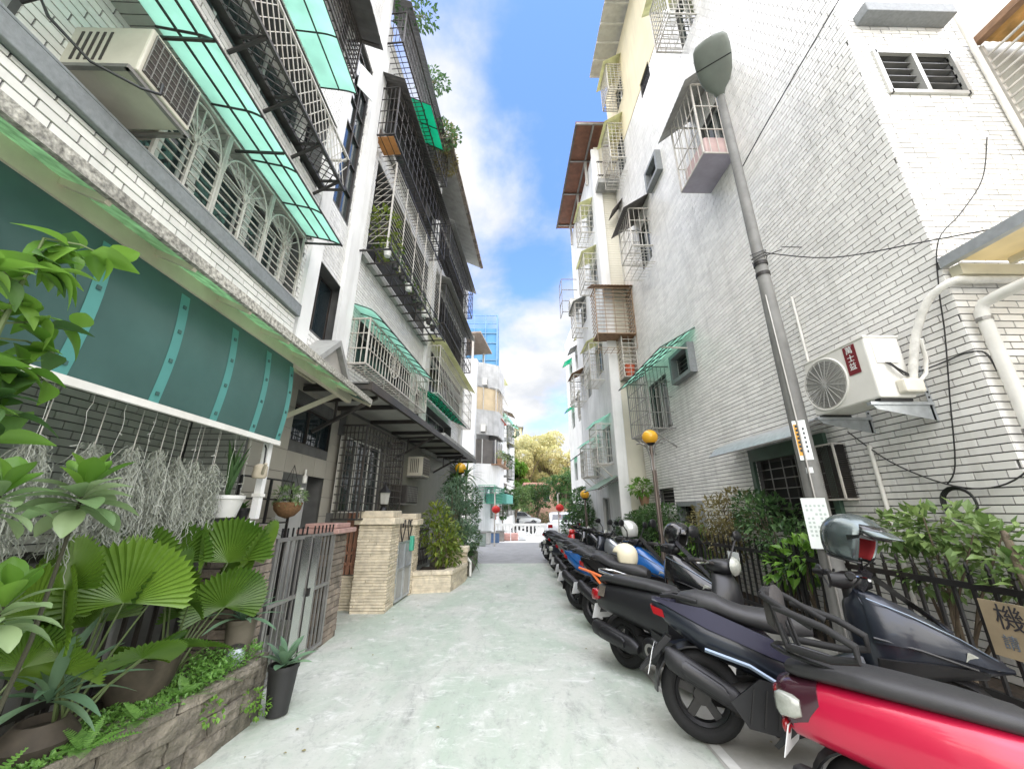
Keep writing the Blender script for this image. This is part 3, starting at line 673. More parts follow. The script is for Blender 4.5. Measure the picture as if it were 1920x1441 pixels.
outdoor_unit(FF, 4.62, 5.4, .12, .45, 2.35, 2.9, 'outdoor unit under the cream awning round the house corner', group=None)
# cables
for pts, r_, lab in (([(3.45, 4.26, 6.35), (3.7, 3.4, 6.9), (4.6, 1.0, 8.6)], .008, 'black overhead cable rising from the lamp post to the upper right'),
                    ([(3.42, 4.24, 4.88), (3.8, 3.7, 4.40), (4.18, 3.05, 4.12), (4.7, 2.6, 4.0)], .007, 'black cable strung from the lamp post to the house corner'),
                    ([(3.95, 3.40, 2.85), (4.17, 3.34, 2.93), (4.18, 3.12, 2.95), (4.24, 3.03, 2.92), (4.27, 3.02, 2.75)], .008, 'black cable leaving the outdoor unit for the drain pipe'),
                    ([(5.3, 3.04, 5.5), (5.0, 3.03, 4.9), (4.6, 3.03, 4.45), (4.24, 3.03, 4.1), (4.17, 3.12, 3.6), (4.17, 3.2, 3.2), (4.17, 3.35, 2.6), (4.17, 3.5, 2.0), (4.17, 3.62, 1.83)], .006, 'thin black cable wandering down the house corner to the coil'),
                    ([(4.17, 4.5, 2.5), (4.17, 4.1, 2.1), (4.17, 3.65, 1.84), (4.17, 3.3, 1.78), (4.2, 3.04, 1.9), (4.5, 3.03, 2.2)], .007, 'black cable slung along the wall through the cable coil')):
    q = MB(); q.tube(spline(pts), r_, 5); tag(q.build('cable', cable, None, True), lab, 'cable', 'black cables on and above the tiled house')
q = MB()
for k in range(4):
    cy, cz, rr = 3.55, 1.66, .12 + .008 * k
    q.tube([(4.15 - .006 * k, cy + rr * math.cos(a * math.pi / 10), cz + rr * math.sin(a * math.pi / 10)) for a in range(21)], .007, 5)
tag(q.build('cable_coil', cable, None, True), 'coil of black cable hung on the tiled wall under the outdoor unit', 'cable')

# ------------------------------------------------------------------ right: houses further along
F2 = Fr((3.5, 0, 0), (0, 1, 0), (-1, 0, 0)); F2F = Fr((0, 11.58, 0), (1, 0, 0), (0, -1, 0))
small_tile = M('small_cream_tile', (.70, .67, .56), .4, var=.05, scale=2, streak=.25, streakcol=(.4, .37, .3))
B2 = thing('apartment_building', 'cream tiled apartment house with brown rooftop canopy beyond the white tiled one', 'building', (3.5, 11.58, 0), 'apartment houses along the lane')
H2 = [(12.4, 13.4, 3.1, 4.3), (14.2, 15.2, 2.7, 3.9), (12.6, 13.6, 6.3, 7.5), (12.4, 13.3, 9.6, 10.8), (12.4, 13.3, 12.3, 13.4), (14.6, 15.6, 6.0, 7.2), (14.6, 15.6, 9.4, 10.6), (13.2, 14.1, .9, 2.0)]
mb = MB(F2); walls(mb, 11.58, 17, 0, 15.4, -.22, 0, H2); mb.build('wall', plaster2, B2)
q = MB(F2F); walls(q, 3.72, 9, 0, 15.4, -.22, 0, [(3.75, 4.15, 7.1, 8.6), (3.8, 4.15, 5.7, 6.9)]); q.build('wall', small_tile, B2)
q = MB(F2F)
for k in range(150): q.box(3.505, 4.18, .001, .009, .5 + k * .10, .588 + k * .10)
q.build('tile_course', small_tile, B2, kind='stuff')
q = MB(); q.box(3.72, 9, 16.8, 17, 0, 15.4); q.box(3.72, 9, 11.8, 17, 15.2, 15.4); q.box(8.8, 9, 11.8, 16.8, 0, 15.2); q.build('core_wall', plaster2, B2)
for h in H2: window(B2, F2, *h, cols=2)
q = MB(); q.box(3.38, 3.68, 11.5, 11.575, 0, 15.3); q.build('corner_pier', plaster, B2)
t = thing('rooftop_canopy', 'brown sheet rooftop canopy on pale posts above the cream tiled house', 'canopy', (3.5, 12, 15.4))
q = MB(); q.add([(2.70, 10.9, 15.95), (4.7, 10.9, 15.98), (4.7, 16.8, 15.98), (2.70, 16.8, 15.95)] + [(2.70, 10.9, 16.0), (4.7, 10.9, 16.03), (4.7, 16.8, 16.03), (2.70, 16.8, 16.0)], [(0, 1, 2, 3), (7, 6, 5, 4), (0, 4, 5, 1), (1, 5, 6, 2), (2, 6, 7, 3), (3, 7, 4, 0)]); q.build('sheet', brown_sheet, t)
for y in (10.92, 12.6, 14.4, 16.5): piece('beam', steel_g, t, (2.72, y, 15.9), (4.7, y, 15.93), .06)
for x in (2.72, 3.4, 4.0): piece('beam', dark_sheet if x < 2.8 else steel_g, t, (x, 10.92, 15.88), (x, 16.7, 15.88), .07)
for y in (12.6, 14.4, 16.4): piece('post', steel_w, t, (3.42, y, 14.6), (3.42, y, 15.9), .09)
q = thing('balcony', 'small balcony with dark railing under the brown rooftop canopy', 'balcony', (3.9, 11.3, 13.2))
pbox('slab', concrete, q, 3.42, 4.19, 11.0, 11.49, 13.1, 13.3)
for k in range(9): piece('railing_bar', steel_w, q, (3.45 + k * .09, 11.02, 13.3), (3.45 + k * .09, 11.02, 14.1), .03)
for z in (14.1, 13.45): piece('handrail', steel_d, q, (3.42, 11.02, z), (4.19, 11.02, z), .04)
window_cage(F2F, 2.95, 4.18, 6.95, 8.6, .6, 'big rusty window cage with corrugated roof above the small red tub', 3, 11, M('rusted_steel', (.34, .24, .16), .6, .2, var=.3, scale=8), roof=(rust, 8.95, 8.65, .12), floor='plate', side_nv=2, low=.5, plate=rust)
window_cage(F2F, 3.74, 4.18, 5.55, 6.95, .45, 'narrow window cage holding a red tub below the big rusty cage', 1, 9, steel_w, roof=(rust, 7.1, 6.98, .06), floor='plate')
q = MB(); q.lathe([(.12, 5.6), (.16, 5.95), (.165, 5.95), (.17, 5.99), (.14, 5.99), (.10, 5.63)], 14, (3.98, 11.30, 0)); tag(q.build('tub', M('red_plastic', (.60, .13, .06), .45), None, True), 'orange red plastic tub standing in the narrow cage', 'tub')
for a, b, c, d, lab, rf in ((12.35, 13.35, 9.75, 11.0, 'window cage with yellowed hood upper on the pale side wall', yel_pc), (12.35, 13.3, 12.0, 13.3, 'window cage with yellowed hood highest on the pale side wall', yel_pc), (12.5, 13.5, 5.9, 7.3, 'window cage with beige hood midway on the pale side wall', yel_pc),
                          (12.3, 13.3, 3.0, 4.3, 'window cage with green hood lower on the pale side wall', green_pc), (14.0, 15.1, 2.75, 3.9, 'window cage with green hood beside the yellow globe lamp', green_pc), (14.5, 15.5, 8.9, 10.1, 'far window cage with pale hood on the pale side wall', grey_sheet), (15.6, 16.6, 6.0, 7.2, 'farthest window cage with brown hood on the pale side wall', rust)):
    window_cage(F2, a, b, c, d, .5, lab, 5, 4, steel_w, roof=(rf, d + .35, d + .02, .1), floor='grid', joined=True, braces=c < 5, side_nv=2)
t = awning(F2, 11.6, 13.6, .02, 2.62, .75, 2.2, M('dull_green_sheet', (.30, .42, .33), .4, var=.1, trans=.4), 'dull green awning over the ground floor door behind the hedge', 3, 1)
outdoor_unit(F2, 16.0, 16.7, .1, .4, 10.6, 11.2, 'outdoor unit high on the far pale side wall', group=None)
q = MB(); q.tube([(3.45, 11.7, .3), (3.45, 11.7, 15)], .04, 8); tag(q.build('rain_pipe', pvc, None, True), 'white rain pipe on the corner of the cream tiled house', 'pipe')
q = thing('window_cage', 'cage of thin grey bars jutting into the sky from the far right house', 'window cage', (3.2, 16.9, 9), 'window cages of steel bars')
f = MB(F2)
for z in (10.6, 11.2, 11.8, 12.4): f.bar((16.2, 0, z), (16.2, .75, z), .03); f.bar((16.2, .75, z), (16.9, .75, z), .03)
for s in (16.2, 16.9): f.bar((s, .75, 10.6), (s, .75, 12.4), .03)
f.build('frame', steel_g, q)
F3 = Fr((4.12, 0, 0), (0, 1, 0), (-1, 0, 0))
B3 = thing('apartment_building', 'farthest white apartment house on the right with many small hoods', 'building', (4.12, 17, 0), 'apartment houses along the lane')
H3 = [(s, s + .8, z, z + 1) for s in (17.8, 19.8, 21.8) for z in (3.2, 6.2, 9.2)]
mb = MB(F3); walls(mb, 17.02, 24, 0, 12.4, -.22, 0, H3); mb.build('wall', plaster, B3)
q = MB(); q.box(4.34, 9, 23.8, 24, 0, 12.4); q.box(4.34, 9, 17.02, 17.2, 0, 12.4); q.box(4.34, 9, 17.2, 23.8, 12.2, 12.4); q.build('core_wall', plaster, B3)
for h in H3: window(B3, F3, *h, cols=2)
hoods = [green_pc2, yel_pc, grey_sheet]
i = 0
for z in (4.3, 7.3, 10.3):
    for s in (17.7, 19.7, 21.7):
        i += 1
        awning(F3, s, s + 1, 0, z + .2, .45, z - .08, hoods[i % 3], '%s hood, %s row, %s on the farthest right house' % (['bright green', 'yellowed', 'grey'][i % 3], {4.3: 'lowest', 7.3: 'middle', 10.3: 'top'}[z], {17.7: 'nearest the lane', 19.7: 'in the middle', 21.7: 'at the far end'}[s]), 1, 0, brackets=False, group='hoods on the farthest right house')
window_cage(F3, 17.6, 18.7, 6.0, 7.2, .4, 'pale cage on the farthest right house nearest the lane', 4, 4, joined=True)
mb = MB(F3); mb.box(17.1, 18.3, 0, .9, 2.35, 2.45); tag(mb.build('porch_canopy', concrete), 'flat concrete porch canopy beyond the second globe lamp', 'canopy')

# ------------------------------------------------------------------ fence, lamp post, globe lamps
fence = thing('iron_fence', 'black wrought iron fence with spear finials along the planting bed', 'fence', (3.5, 2, .25))
y = 1.35; k = 0
fin = MB(); fin.lathe([(.004, .09), (.016, .05), (.006, .03), (.014, .015), (.006, 0)][::-1], 6); fin_me = fin.mesh('finial', steel_b, True)
while y < 11.2:
    piece('picket', steel_b, fence, (3.5, y, .25), (3.5, y, 1.14), .022)
    o = link('finial', fin_me, fence); o.location = Vector((3.5, y, 1.14)) - org(fence)
    y += .135; k += 1
for z in (.36, 1.06): piece('rail', steel_b, fence, (3.5, 1.2, z), (3.5, 11.3, z), .034, .045)
for y in (2.45, 4.9, 7.3, 9.7): piece('post', steel_b, fence, (3.5, y, .25), (3.5, y, 1.2), .05)
pole_m = M('weathered_steel_pole', (.15, .15, .14), .6, 0, var=.25, scale=5, streak=.6, streakcol=(.14, .135, .12), dirt=.45, dirtcol=(.30, .295, .27))
lamp = thing('street_lamp', 'tall grey street lamp post with flat lamp head in front of the tiled wall', 'street lamp', (3.38, 4.24, 0))
q = MB(); q.lathe([(.125, 0), (.12, .25), (.10, 1.2), (.088, 3.5), (.074, 4.62), (.071, 4.63), (.062, 7.0), (.056, 7.86)], 20, (3.38, 4.24, 0)); q.build('pole', pole_m, lamp, True)
for z in (4.50, 4.66): q = MB(); q.lathe([(.083, z), (.083, z + .05)], 18, (3.38, 4.24, 0)); q.build('band', steel_b, lamp)
hd = MB()
d = Vector((-.46, -.62, .64)).normalized(); sd_ = Vector((.80, -.60, 0)).normalized(); nn = d.cross(sd_); base = Vector((3.38, 4.24, 7.80))
rings = []
for u, w, t in ((0, .06, .05), (.10, .09, .06), (.2, .17, .07), (.35, .22, .08), (.55, .245, .085), (.75, .25, .08), (.9, .235, .065), (.97, .19, .045), (1.0, .10, .03)):
    c = base + d * (u * .80); rings.append([c + sd_ * w * math.copysign(abs(math.cos(a)) ** .8, math.cos(a)) + nn * t * math.sin(a) for a in [2 * math.pi * k / 18 for k in range(18)]])
hd.loft(rings, raw=True); hdo = hd.build('lamp_head', M('grey_green_lamp_housing', (.15, .17, .145), .5, 0, var=.1, scale=6, dirt=.3), lamp, True)
q = MB(); c = base + d * .52
q.add([base + d * .46 + sd_ * -.24 - nn * .085, base + d * .46 + sd_ * .24 - nn * .085, base + d * .475 + sd_ * .24 - nn * .088, base + d * .475 + sd_ * -.24 - nn * .088], [(0, 1, 2, 3)], raw=True); q.build('lens_seam', steel_b, hdo)
q = MB(); q.tube([base + d * .02, base + d * -.1], .062, 14, raw=True); q.build('spigot', galv, hdo, True)
q = MB()
for a in range(3):
    q.tube([(3.38 + .09 * math.cos(k * .7 + a), 4.24 + .09 * math.sin(k * .7 + a), 4.75 + .03 * math.sin(k + a) + .05 * a) for k in range(10)], .006, 5)
q.tube([(3.45, 4.2, 4.8), (3.55, 4.05, 4.78), (3.6, 4.1, 4.86), (3.68, 3.9, 4.70)], .006, 5)
tag(q.build('tied_cable', cable, None, True), 'knot of black cable tied round the lamp post', 'cable')
q = MB(); q.tube([(3.29, 4.17, .3), (3.30, 4.16, 1.6), (3.31, 4.17, 2.4), (3.315, 4.2, 4.2)], .012, 6); tag(q.build('post_conduit', steel_g, None, True), 'thin conduit running up the street side of the lamp post', 'pipe')
# notices on the post
nv = Vector((-.62, -.785, 0)); rt = Vector((.785, -.62, 0))
def card(name, label, z0, z1, w, off, m, cat='notice', shift=0, o_=.0):
    q = MB(); c = Vector((3.38, 4.24, 0)) + nv * (.105 + o_) + rt * shift
    a, b = c - rt * w / 2, c + rt * w / 2
    q.add([a + Vector((0, 0, z0)), b + Vector((0, 0, z0)), b + Vector((0, 0, z1)), a + Vector((0, 0, z1))] + [p + nv * -.004 for p in (a + Vector((0, 0, z0)), b + Vector((0, 0, z0)), b + Vector((0, 0, z1)), a + Vector((0, 0, z1)))], [(0, 1, 2, 3), (7, 6, 5, 4), (0, 4, 5, 1), (1, 5, 6, 2), (2, 6, 7, 3), (3, 7, 4, 0)], raw=True)
    ob = q.build(name, m); tag(ob, label, cat); ORG[ob.name] = Vector(); return ob, c
ob, c = card('paper_notice', 'white laminated notice tied low on the lamp post', 1.22, 1.72, .21, 0, M('laminated_paper', (.72, .78, .74), .25, var=.06, coat=.5), shift=-.035, o_=.02)
q = MB()
for k in range(5):                                    # columns of writing too small to read
    for j in range(8):
        if rnd.random() < .8: x = -.078 + k * .036; z = 1.63 - j * .042; p = c + nv * .0015 + rt * x; q.add([p + Vector((0, 0, z)), p + rt * .020 + Vector((0, 0, z)), p + rt * .020 + Vector((0, 0, z + .022)), p + Vector((0, 0, z + .022))], [(0, 1, 2, 3)], raw=True)
q.build('faded_writing', M('faded_ink', (.42, .48, .45), .7), ob)
ob, c = card('sticker_strip', 'narrow white and orange sticker strip on the lamp post', 2.12, 2.56, .12, 0, paper, 'sticker', o_=-.006)
p = c + nv * .002
q = MB(); q.add([p - rt * .055 + Vector((0, 0, 2.17)), p - rt * .005 + Vector((0, 0, 2.17)), p - rt * .005 + Vector((0, 0, 2.52)), p - rt * .055 + Vector((0, 0, 2.52))], [(0, 1, 2, 3)], raw=True); q.build('orange_strip', M('orange_print', (.72, .36, .05), .5), ob)
q = MB(); pp = p + nv * .001
for j in range(7): z = 2.48 - j * .045; q.add([pp - rt * .043 + Vector((0, 0, z)), pp - rt * .017 + Vector((0, 0, z)), pp - rt * .017 + Vector((0, 0, z + .03)), pp - rt * .043 + Vector((0, 0, z + .03))], [(0, 1, 2, 3)], raw=True)
for j in range(6): z = 2.45 - j * .05; q.add([pp + rt * .02 + Vector((0, 0, z)), pp + rt * .035 + Vector((0, 0, z)), pp + rt * .035 + Vector((0, 0, z + .025)), pp + rt * .02 + Vector((0, 0, z + .025))], [(0, 1, 2, 3)], raw=True)
q.build('faded_writing', ink, ob)
card('small_card', 'tiny white card on the lamp post between sticker and notice', 1.98, 2.04, .06, 0, paper, 'sticker', o_=-.004)

sb = thing('sign_board', 'brown board with black characters hung on the iron fence', 'sign', (3.46, 2.7, .65))
q = MB(); q.box(3.452, 3.466, 2.38, 3.06, .64, .99); q.build('board', M('brown_board', (.33, .27, .17), .8, var=.15, scale=6), sb)
text('機', 'painted_character', ink, sb, (3.450, 2.90, .885), (0, -1, 0), (0, 0, 1), .17)
for k, ch in enumerate('請垂直'): text(ch, 'painted_character', M('blue_grey_paint', (.13, .16, .19), .7), sb, (3.450, 2.94 - k * .13, .735), (0, -1, 0), (0, 0, 1), .095)
q = MB(); q.box(3.45, 3.462, 6.05, 6.33, .75, 1.0); sg = q.build('notice_plate', paper); tag(sg, 'small white plate hung on the iron fence by the black helmet', 'sign')
globe_m = M('yellow_globe', (.85, .50, .04), .25, var=.04, trans=.3, coat=.3)
def globe_lamp(x, y, h, r, label, arms=True):
    t = thing('globe_lamp', label, 'street lamp', (x, y, .2), 'yellow globe lamps on posts')
    q = MB(); q.tube([(x, y, .2), (x, y, h - r * .9)], [.04, .03], 10); q.build('post', M('bronze_post', (.16, .13, .11), .4, .5, var=.1), t, True)
    q = MB(); q.tube([(x + .05, y, .2), (x + .04, y, h - r - .45)], .016, 8); q.build('side_rod', MATS['bronze_post'], t, True)
    q = MB(); q.ell((x, y, h), (r, r, r * .92), 20, 14); q.build('globe', globe_m, t, True)
    q = MB(); q.lathe([(.03, h - r * 1.12), (r * .55, h - r * .92), (r * .6, h - r * .8)], 14, (x, y, 0)); q.build('globe_seat', black_p, t, True)
    if arms:
        for k in range(4):
            a = k * math.pi / 2 + .5; c, s_ = math.cos(a), math.sin(a)
            q = MB(); q.tube([(x + c * .035, y + s_ * .035, h - r - .5), (x + c * .04, y + s_ * .04, h - r - .25), (x + c * .12, y + s_ * .12, h - r * .9 - .02), (x + c * .26, y + s_ * .26, h - r * .55), (x + c * .36, y + s_ * .36, h - r * .55 - .01)], .013, 6); q.build('arm', steel_g, t, True)
globe_lamp(2.92, 7.55, 2.99, .155, 'yellow globe lamp on bronze post beside the parked scooters')
globe_lamp(3.0, 14.7, 2.15, .17, 'smaller yellow globe lamp farther down the right side', False)
globe_lamp(-1.38, 12.3, 2.85, .18, 'yellow globe lamp among the tall plants on the left', False)
# ------------------------------------------------------------------ left: the tiled house with the teal screen
FL = Fr((-2.8, 0, 0), (0, 1, 0), (1, 0, 0))
LH = thing('apartment_building', 'cream tiled apartment house with mint awnings and teal screen on the left', 'building', (-2.8, 0, 0), 'apartment houses along the lane')
HL = [(1.0, 1.6, 4.4, 5.2), (1.86, 2.26, 4.46, 4.85), (2.42, 2.92, 4.28, 5.15), (3.02, 3.68, 4.28, 5.15), (3.78, 4.4, 4.28, 5.15)]
mb = MB(FL); walls(mb, -3, 4.62, 4.2, 5.32, -.5, -.262, HL); mb.build('wall', grout, LH)
mb = MB(FL); mb.box(-3, 4.62, -.5, -.012, 3.72, 4.05); mb.box(-3, 4.66, -.262, -.012, 5.32, 6.12); mb.box(-3, 4.0, -.5, -.27, 6.12, 6.35); mb.box(-3, 4.75, -.5, -.012, 7.62, 8.6); mb.build('wall', grout, LH)
mb = MB(FL); walls(mb, -3, 4.62, 6.35, 7.62, -.7, -.42, [(1.2, 4.5, 6.4, 7.6)]); mb.box(-3, 4.6, -.5, -.2, 8.6, 14); mb.build('wall', tile_l, LH)
mb = MB(); mb.box(-9, -3.32, -3, 4.6, 3.6, 3.8); mb.box(-9, -3.5, 4.4, 4.6, 3.8, 14); mb.box(-9, -3.3, -3, -2.8, 0, 14); mb.box(-9, -3.3, -2.8, 4.6, 13.8, 14); mb.box(-9, -8.8, -2.8, 4.4, 0, 13.8); mb.build('core_wall', dark_in, LH)
T2 = Tiles(LH, tile_l)
T2.field(FL, -.5, 4.62, 4.2, 5.32, -.262, HL); T2.field(FL, -.5, 4.62, 3.73, 4.05, -.012); T2.field(FL, 0, 4.66, 5.33, 6.12, -.012, ph=.07); T2.field(FL, 1, 4.75, 7.62, 8.6, -.012)
FU = Fr((0, 0, 5.32), (0, 1, 0), (0, 0, -1))
q = MB(FL); q.box(-3, 4.63, -.01, .05, 4.052, 4.2); q.box(-3, 4.63, -.262, .05, 4.2, 4.225); q.build('mosaic_ledge', mosaic, LH, bevel=.008)
q = MB(FL); q.box(-3, 4.66, -.25, .0, 3.60, 3.72); q.build('drip_edge', concrete, LH)
q = MB(FL)
for k in range(64): q.box(-.3 + k * .077, -.3 + k * .077 + .069, -.25, -.02, 5.308, 5.318)
q.build('soffit_tile', tile_g, LH, kind='stuff')
window(LH, FL, *HL[0], d=-.262); window(LH, FL, *HL[2], d=-.262, frame=pvc, pane=glass); window(LH, FL, *HL[3], d=-.262, frame=pvc); window(LH, FL, *HL[4], d=-.262, frame=pvc)
for a in (2.5, 3.45, 4.1): pbox('curtain', curtain, LH, a, a + .2, -.41, -.403, 4.33, 5.1, FL)
wn3 = window(LH, FL, 1.2, 4.5, 6.4, 7.6, d=-.42, cols=4, frame=alu)
# window air conditioner
ac_window_unit(FL, 1.84, 2.29, 4.44, 4.86, .55, 'aged window air conditioner jutting from the tiled wall at upper left', d0=-.262, group=None)
q = MB(); q.tube([(-2.98, 1.55, 4.55), (-2.9, 1.56, 4.62), (-2.86, 1.6, 4.52), (-2.7, 1.75, 4.36), (-2.5, 1.9, 4.34), (-2.46, 1.98, 4.40), (-2.47, 1.98, 4.5)], .010, 6); tag(q.build('cable', cable, None, True), 'black cable looping under the aged window air conditioner', 'cable')
# three arched grilles
t = thing('arched_window_grille', 'pale steel window grille with three sunburst arches on the left house', 'window grille', FL(3.4, 0, 4.22))
for a, b in ((2.34, 2.95), (2.97, 3.71), (3.73, 4.47)):
    z0, zm, z1 = 4.24, 4.80, 5.14; cx = (a + b) / 2; e = .0
    for s in (a, b): piece('post', steel_w, t, (s, e, z0), (s, e, 5.2), .028, fr=FL)
    piece('post', steel_w, t, (cx, e, z0), (cx, e, zm), .024, fr=FL)
    for k in range(7): z = z0 + .03 + k * .085; piece('bar', steel_w, t, (a, e, z), (b, e, z), .011, fr=FL)
    w = (b - a) / 2 - .02
    q = MB(FL); q.tube([(cx + w * math.cos(i * math.pi / 14), e, zm - .02 + .36 * math.sin(i * math.pi / 14)) for i in range(15)], .011, 6); q.build('arch', steel_w, t, True)
    for i in range(1, 8): an = i * math.pi / 8; piece('ray', steel_w, t, (cx, e, zm - .02), (cx + w * math.cos(an), e, zm - .02 + .36 * math.sin(an)), .010, fr=FL)
    q = MB(FL); q.lathe([(.045, -.012), (.045, .012)], 12, (cx, e, zm - .02), 'y'); q.build('rosette', steel_w, t)
for z in (4.24, 5.2): piece('rail', steel_w, t, (2.34, .0, z), (4.47, .0, z), .028, fr=FL)
for z in [4.24 + k * .085 for k in range(8)] + [5.2]: piece('side_bar', steel_w, t, (2.34, -.26, z), (2.34, 0, z), .012, fr=FL)
# mint awnings
mint = awning(FL, -1.0, 4.5, .0, 5.28, .52, 5.16, green_pc, 'long mint green awning over the arched windows of the left house', 9, 2, steel_d, curve=.05, brackets=False)
for s in (2.05, 3.05, 4.48): piece('arm', steel_d, mint, (s, .0, 5.12), (s, .50, 5.10), .022, fr=FL)
awning(FL, .5, 4.12, .0, 7.66, .56, 7.58, green_pc, 'upper mint green awning above the lattice flower rack on the left house', 5, 1, steel_d, curve=.05, brackets=False)
# flower rack
t = thing('flower_rack', 'dark steel lattice flower rack along the third floor of the left house', 'flower rack', FL(3.0, 0, 6.1))
s0, s1, d1, z0, z1 = .6, 4.62, .34, 6.2, 6.78
for s in (s0, s1): piece('post', steel_d, t, (s, d1, z0), (s, d1, z1), .035, fr=FL); piece('end_rail', steel_d, t, (s, 0, z0), (s, d1, z0), .03, fr=FL); piece('end_rail', steel_w, t, (s, 0, z1), (s, d1, z1), .03, fr=FL)
piece('bottom_rail', steel_d, t, (s0, d1, z0), (s1, d1, z0), .04, fr=FL); piece('top_rail', steel_w, t, (s0, d1, z1), (s1, d1, z1), .03, fr=FL); piece('wall_rail', steel_d, t, (s0, .03, z0), (s1, .03, z0), .10, .05, fr=FL)
for k in range(7): s = s0 + .25 + k * .6; piece('bracket', steel_d, t, (s, .0, 5.95), (s, d1, 6.18), .03, fr=FL); piece('cross_rail', steel_d, t, (s, 0, z0 - .01), (s, d1, z0 - .01), .03, fr=FL)
n = 0
for k in range(-3, 34):
    a = s0 + k * .125
    for sg in (1, -1):
        p0, p1 = (a, z0), (a + sg * .34, z1) ; 
        if s0 <= p0[0] <= s1 and s0 <= p1[0] <= s1 + .1: piece('lattice_bar', steel_w, t, (p0[0], d1 - .005 * sg, p0[1]), (p1[0], d1 - .005 * sg, p1[1]), .009, fr=FL)
    for sg in (1, -1):
        b = a + sg * .3
        if s0 <= a <= s1 and s0 <= b <= s1: piece('floor_bar', steel_d, t, (a, .05, z0 - .004 * sg), (b, d1, z0 - .004 * sg), .010, fr=FL)
# upper dark canopy and cages at the top of the picture
t = thing('sheet_canopy', 'dark corrugated canopy at the top of the left house', 'canopy', FL(3.5, 0, 9.6))
q = MB(FL); sheet_roof(q, FL, 2.6, 4.9, -.2, 10.1, .48, 9.8, rib=.14); q.build('sheet', dark_sheet, t)
for s in (2.7, 3.7, 4.8): piece('rafter', steel_d, t, (s, -.2, 10.02), (s, .46, 9.73), .04, fr=FL)
window_cage(FL, 3.2, 4.7, 8.75, 9.7, .35, 'dark lattice cage just under the dark canopy at the top left', 9, 7, steel_d, group='window cages of steel bars', joined=True, d0=-.2)

# ------------------------------------------------------------------ ground floor canopy, teal screen
t = thing('glass_canopy', 'long canopy of mossy green glass on cream steel beams over the left entrance', 'canopy', (-2.5, 2, 3.2))
piece('edge_beam', cream_steel, t, (-2.29, -3, 3.145), (-2.29, 5.45, 3.145), .07, .11); piece('wall_beam', cream_steel, t, (-2.84, -3, 3.42), (-2.84, 5.45, 3.42), .05, .07)
y = -2.9
while y < 5.2:
    q = MB(); z = lambda x: 3.215 + (-2.29 - x) * .44
    q.add([(x, yy, z(x) + h) for h in (0, .012) for x, yy in ((-2.84, y), (-1.98, y), (-1.98, y + .53), (-2.84, y + .53))], [(3, 2, 1, 0), (4, 5, 6, 7), (0, 1, 5, 4), (1, 2, 6, 5), (2, 3, 7, 6), (3, 0, 4, 7)]); q.build('glass_panel', glass_gr, t)
    piece('rafter', cream_steel, t, (-2.84, y + .545, 3.44), (-1.98, y + .545, 3.062), .03, .04); y += .56
piece('mossy_edge', mossy_edge, t, (-1.965, -3, 3.10), (-1.965, 5.45, 3.10), .035, .075)
def scr(u, v): return (-2.275 + .035 * math.sin(math.pi * v), .2 + 3.67 * u, 2.25 + .85 * v)
sc = thing('roll_down_screen', 'dark teal vinyl screen with pale teal bands hung under the canopy', 'screen', (-2.27, 2, 2.2))
q.grid(lambda u, v: scr(u, v), 24, 10); q.build('vinyl_sheet', teal, sc, True)
for yb in (.75, 1.32, 1.87, 2.42, 2.95, 3.43, 3.84):
    u = (yb - .2) / 3.67; q = MB(); q.grid(lambda a, v: (scr(u, v * .93)[0] + .004, yb + (a - .5) * .075, scr(u, v * .93)[2]), 1, 10); bd = q.build('pale_band', teal_l, sc, True)
    for v in (.08, .35, .6, .82):
        p = scr(u, v); pbox('stud', teal, bd, p[0] + .004, p[0] + .012, p[1] - .012, p[1] + .012, p[2] - .012, p[2] + .012)
piece('bottom_bar', pvc, sc, (-2.27, .1, 2.235), (-2.27, 3.88, 2.235), .03, .045)
t = thing('canopy_post', 'white steel post at the end of the teal screen', 'post', (-2.33, 3.84, 1.5))
piece('shaft', M('white_steel_post', (.78, .78, .76), .4, var=.05), t, (-2.36, 3.86, 1.52), (-2.36, 3.86, 3.09), .06); pbox('collar', pvc, t, -2.40, -2.32, 3.82, 3.90, 1.72, 1.75)
# gate pier with house number plate
stone_r = M('reddish_cap_stone', (.40, .25, .215), .75, var=.2, scale=9, bump=.4, dirt=.3)
stone_k = M('rough_dark_brick', (.20, .165, .13), .9, var=.35, scale=7, bump=.9, bscale=35, island=.3, dirt=.5, dirtcol=(.08, .09, .06))
stone_m = M('mossy_stone_block', (.185, .165, .13), .95, var=.5, scale=9, bump=1.0, bscale=26, bdist=.035, island=.25, dirt=.8, dirtcol=(.06, .065, .035), streak=.5, streakcol=(.06, .055, .04))
def brick_pier(x0, x1, y0, y1, z0, z1, label, cap=True, bl=.2, bh=.075, mat=stone_k):
    t = thing('brick_pier', label, 'gate pier', ((x0 + x1) / 2, (y0 + y1) / 2, 0))
    pbox('mortar_core', grout, t, x0 + .012, x1 - .012, y0 + .012, y1 - .012, z0, z1)
    z = z0; r = 0
    while z < z1 - .02:
        zt = min(z + bh - .01, z1)
        for ax in (0, 1):
            a, b = (x0, x1) if ax == 0 else (y0, y1)
            s = a - (r % 2) * bl / 2
            while s < b:
                e0, e1 = max(s, a) + .004, min(s + bl, b) - .004; j = rnd.uniform(0, .012)
                if e1 - e0 > .03:
                    if ax == 0: pbox('brick', mat, t, e0, e1, y0 - .008 - j, y0 + .02, z, zt)
                    else: pbox('brick', mat, t, x1 - .02, x1 + .008 + j, e0, e1, z, zt)
                s += bl
        z += bh; r += 1
    if cap:
        for k, o in enumerate((.10, .03)):
            q = MB(); q.box(x0 - o, x1 + o, y0 - o, y1 + o, z1 + k * .065, z1 + .06 + k * .065); q.build('cap_stone', stone_r, t, bevel=.008)
    return t
brick_pier(-2.62, -2.24, 3.66, 4.06, 0, 1.47, 'brick gate pier under the white canopy post', False)
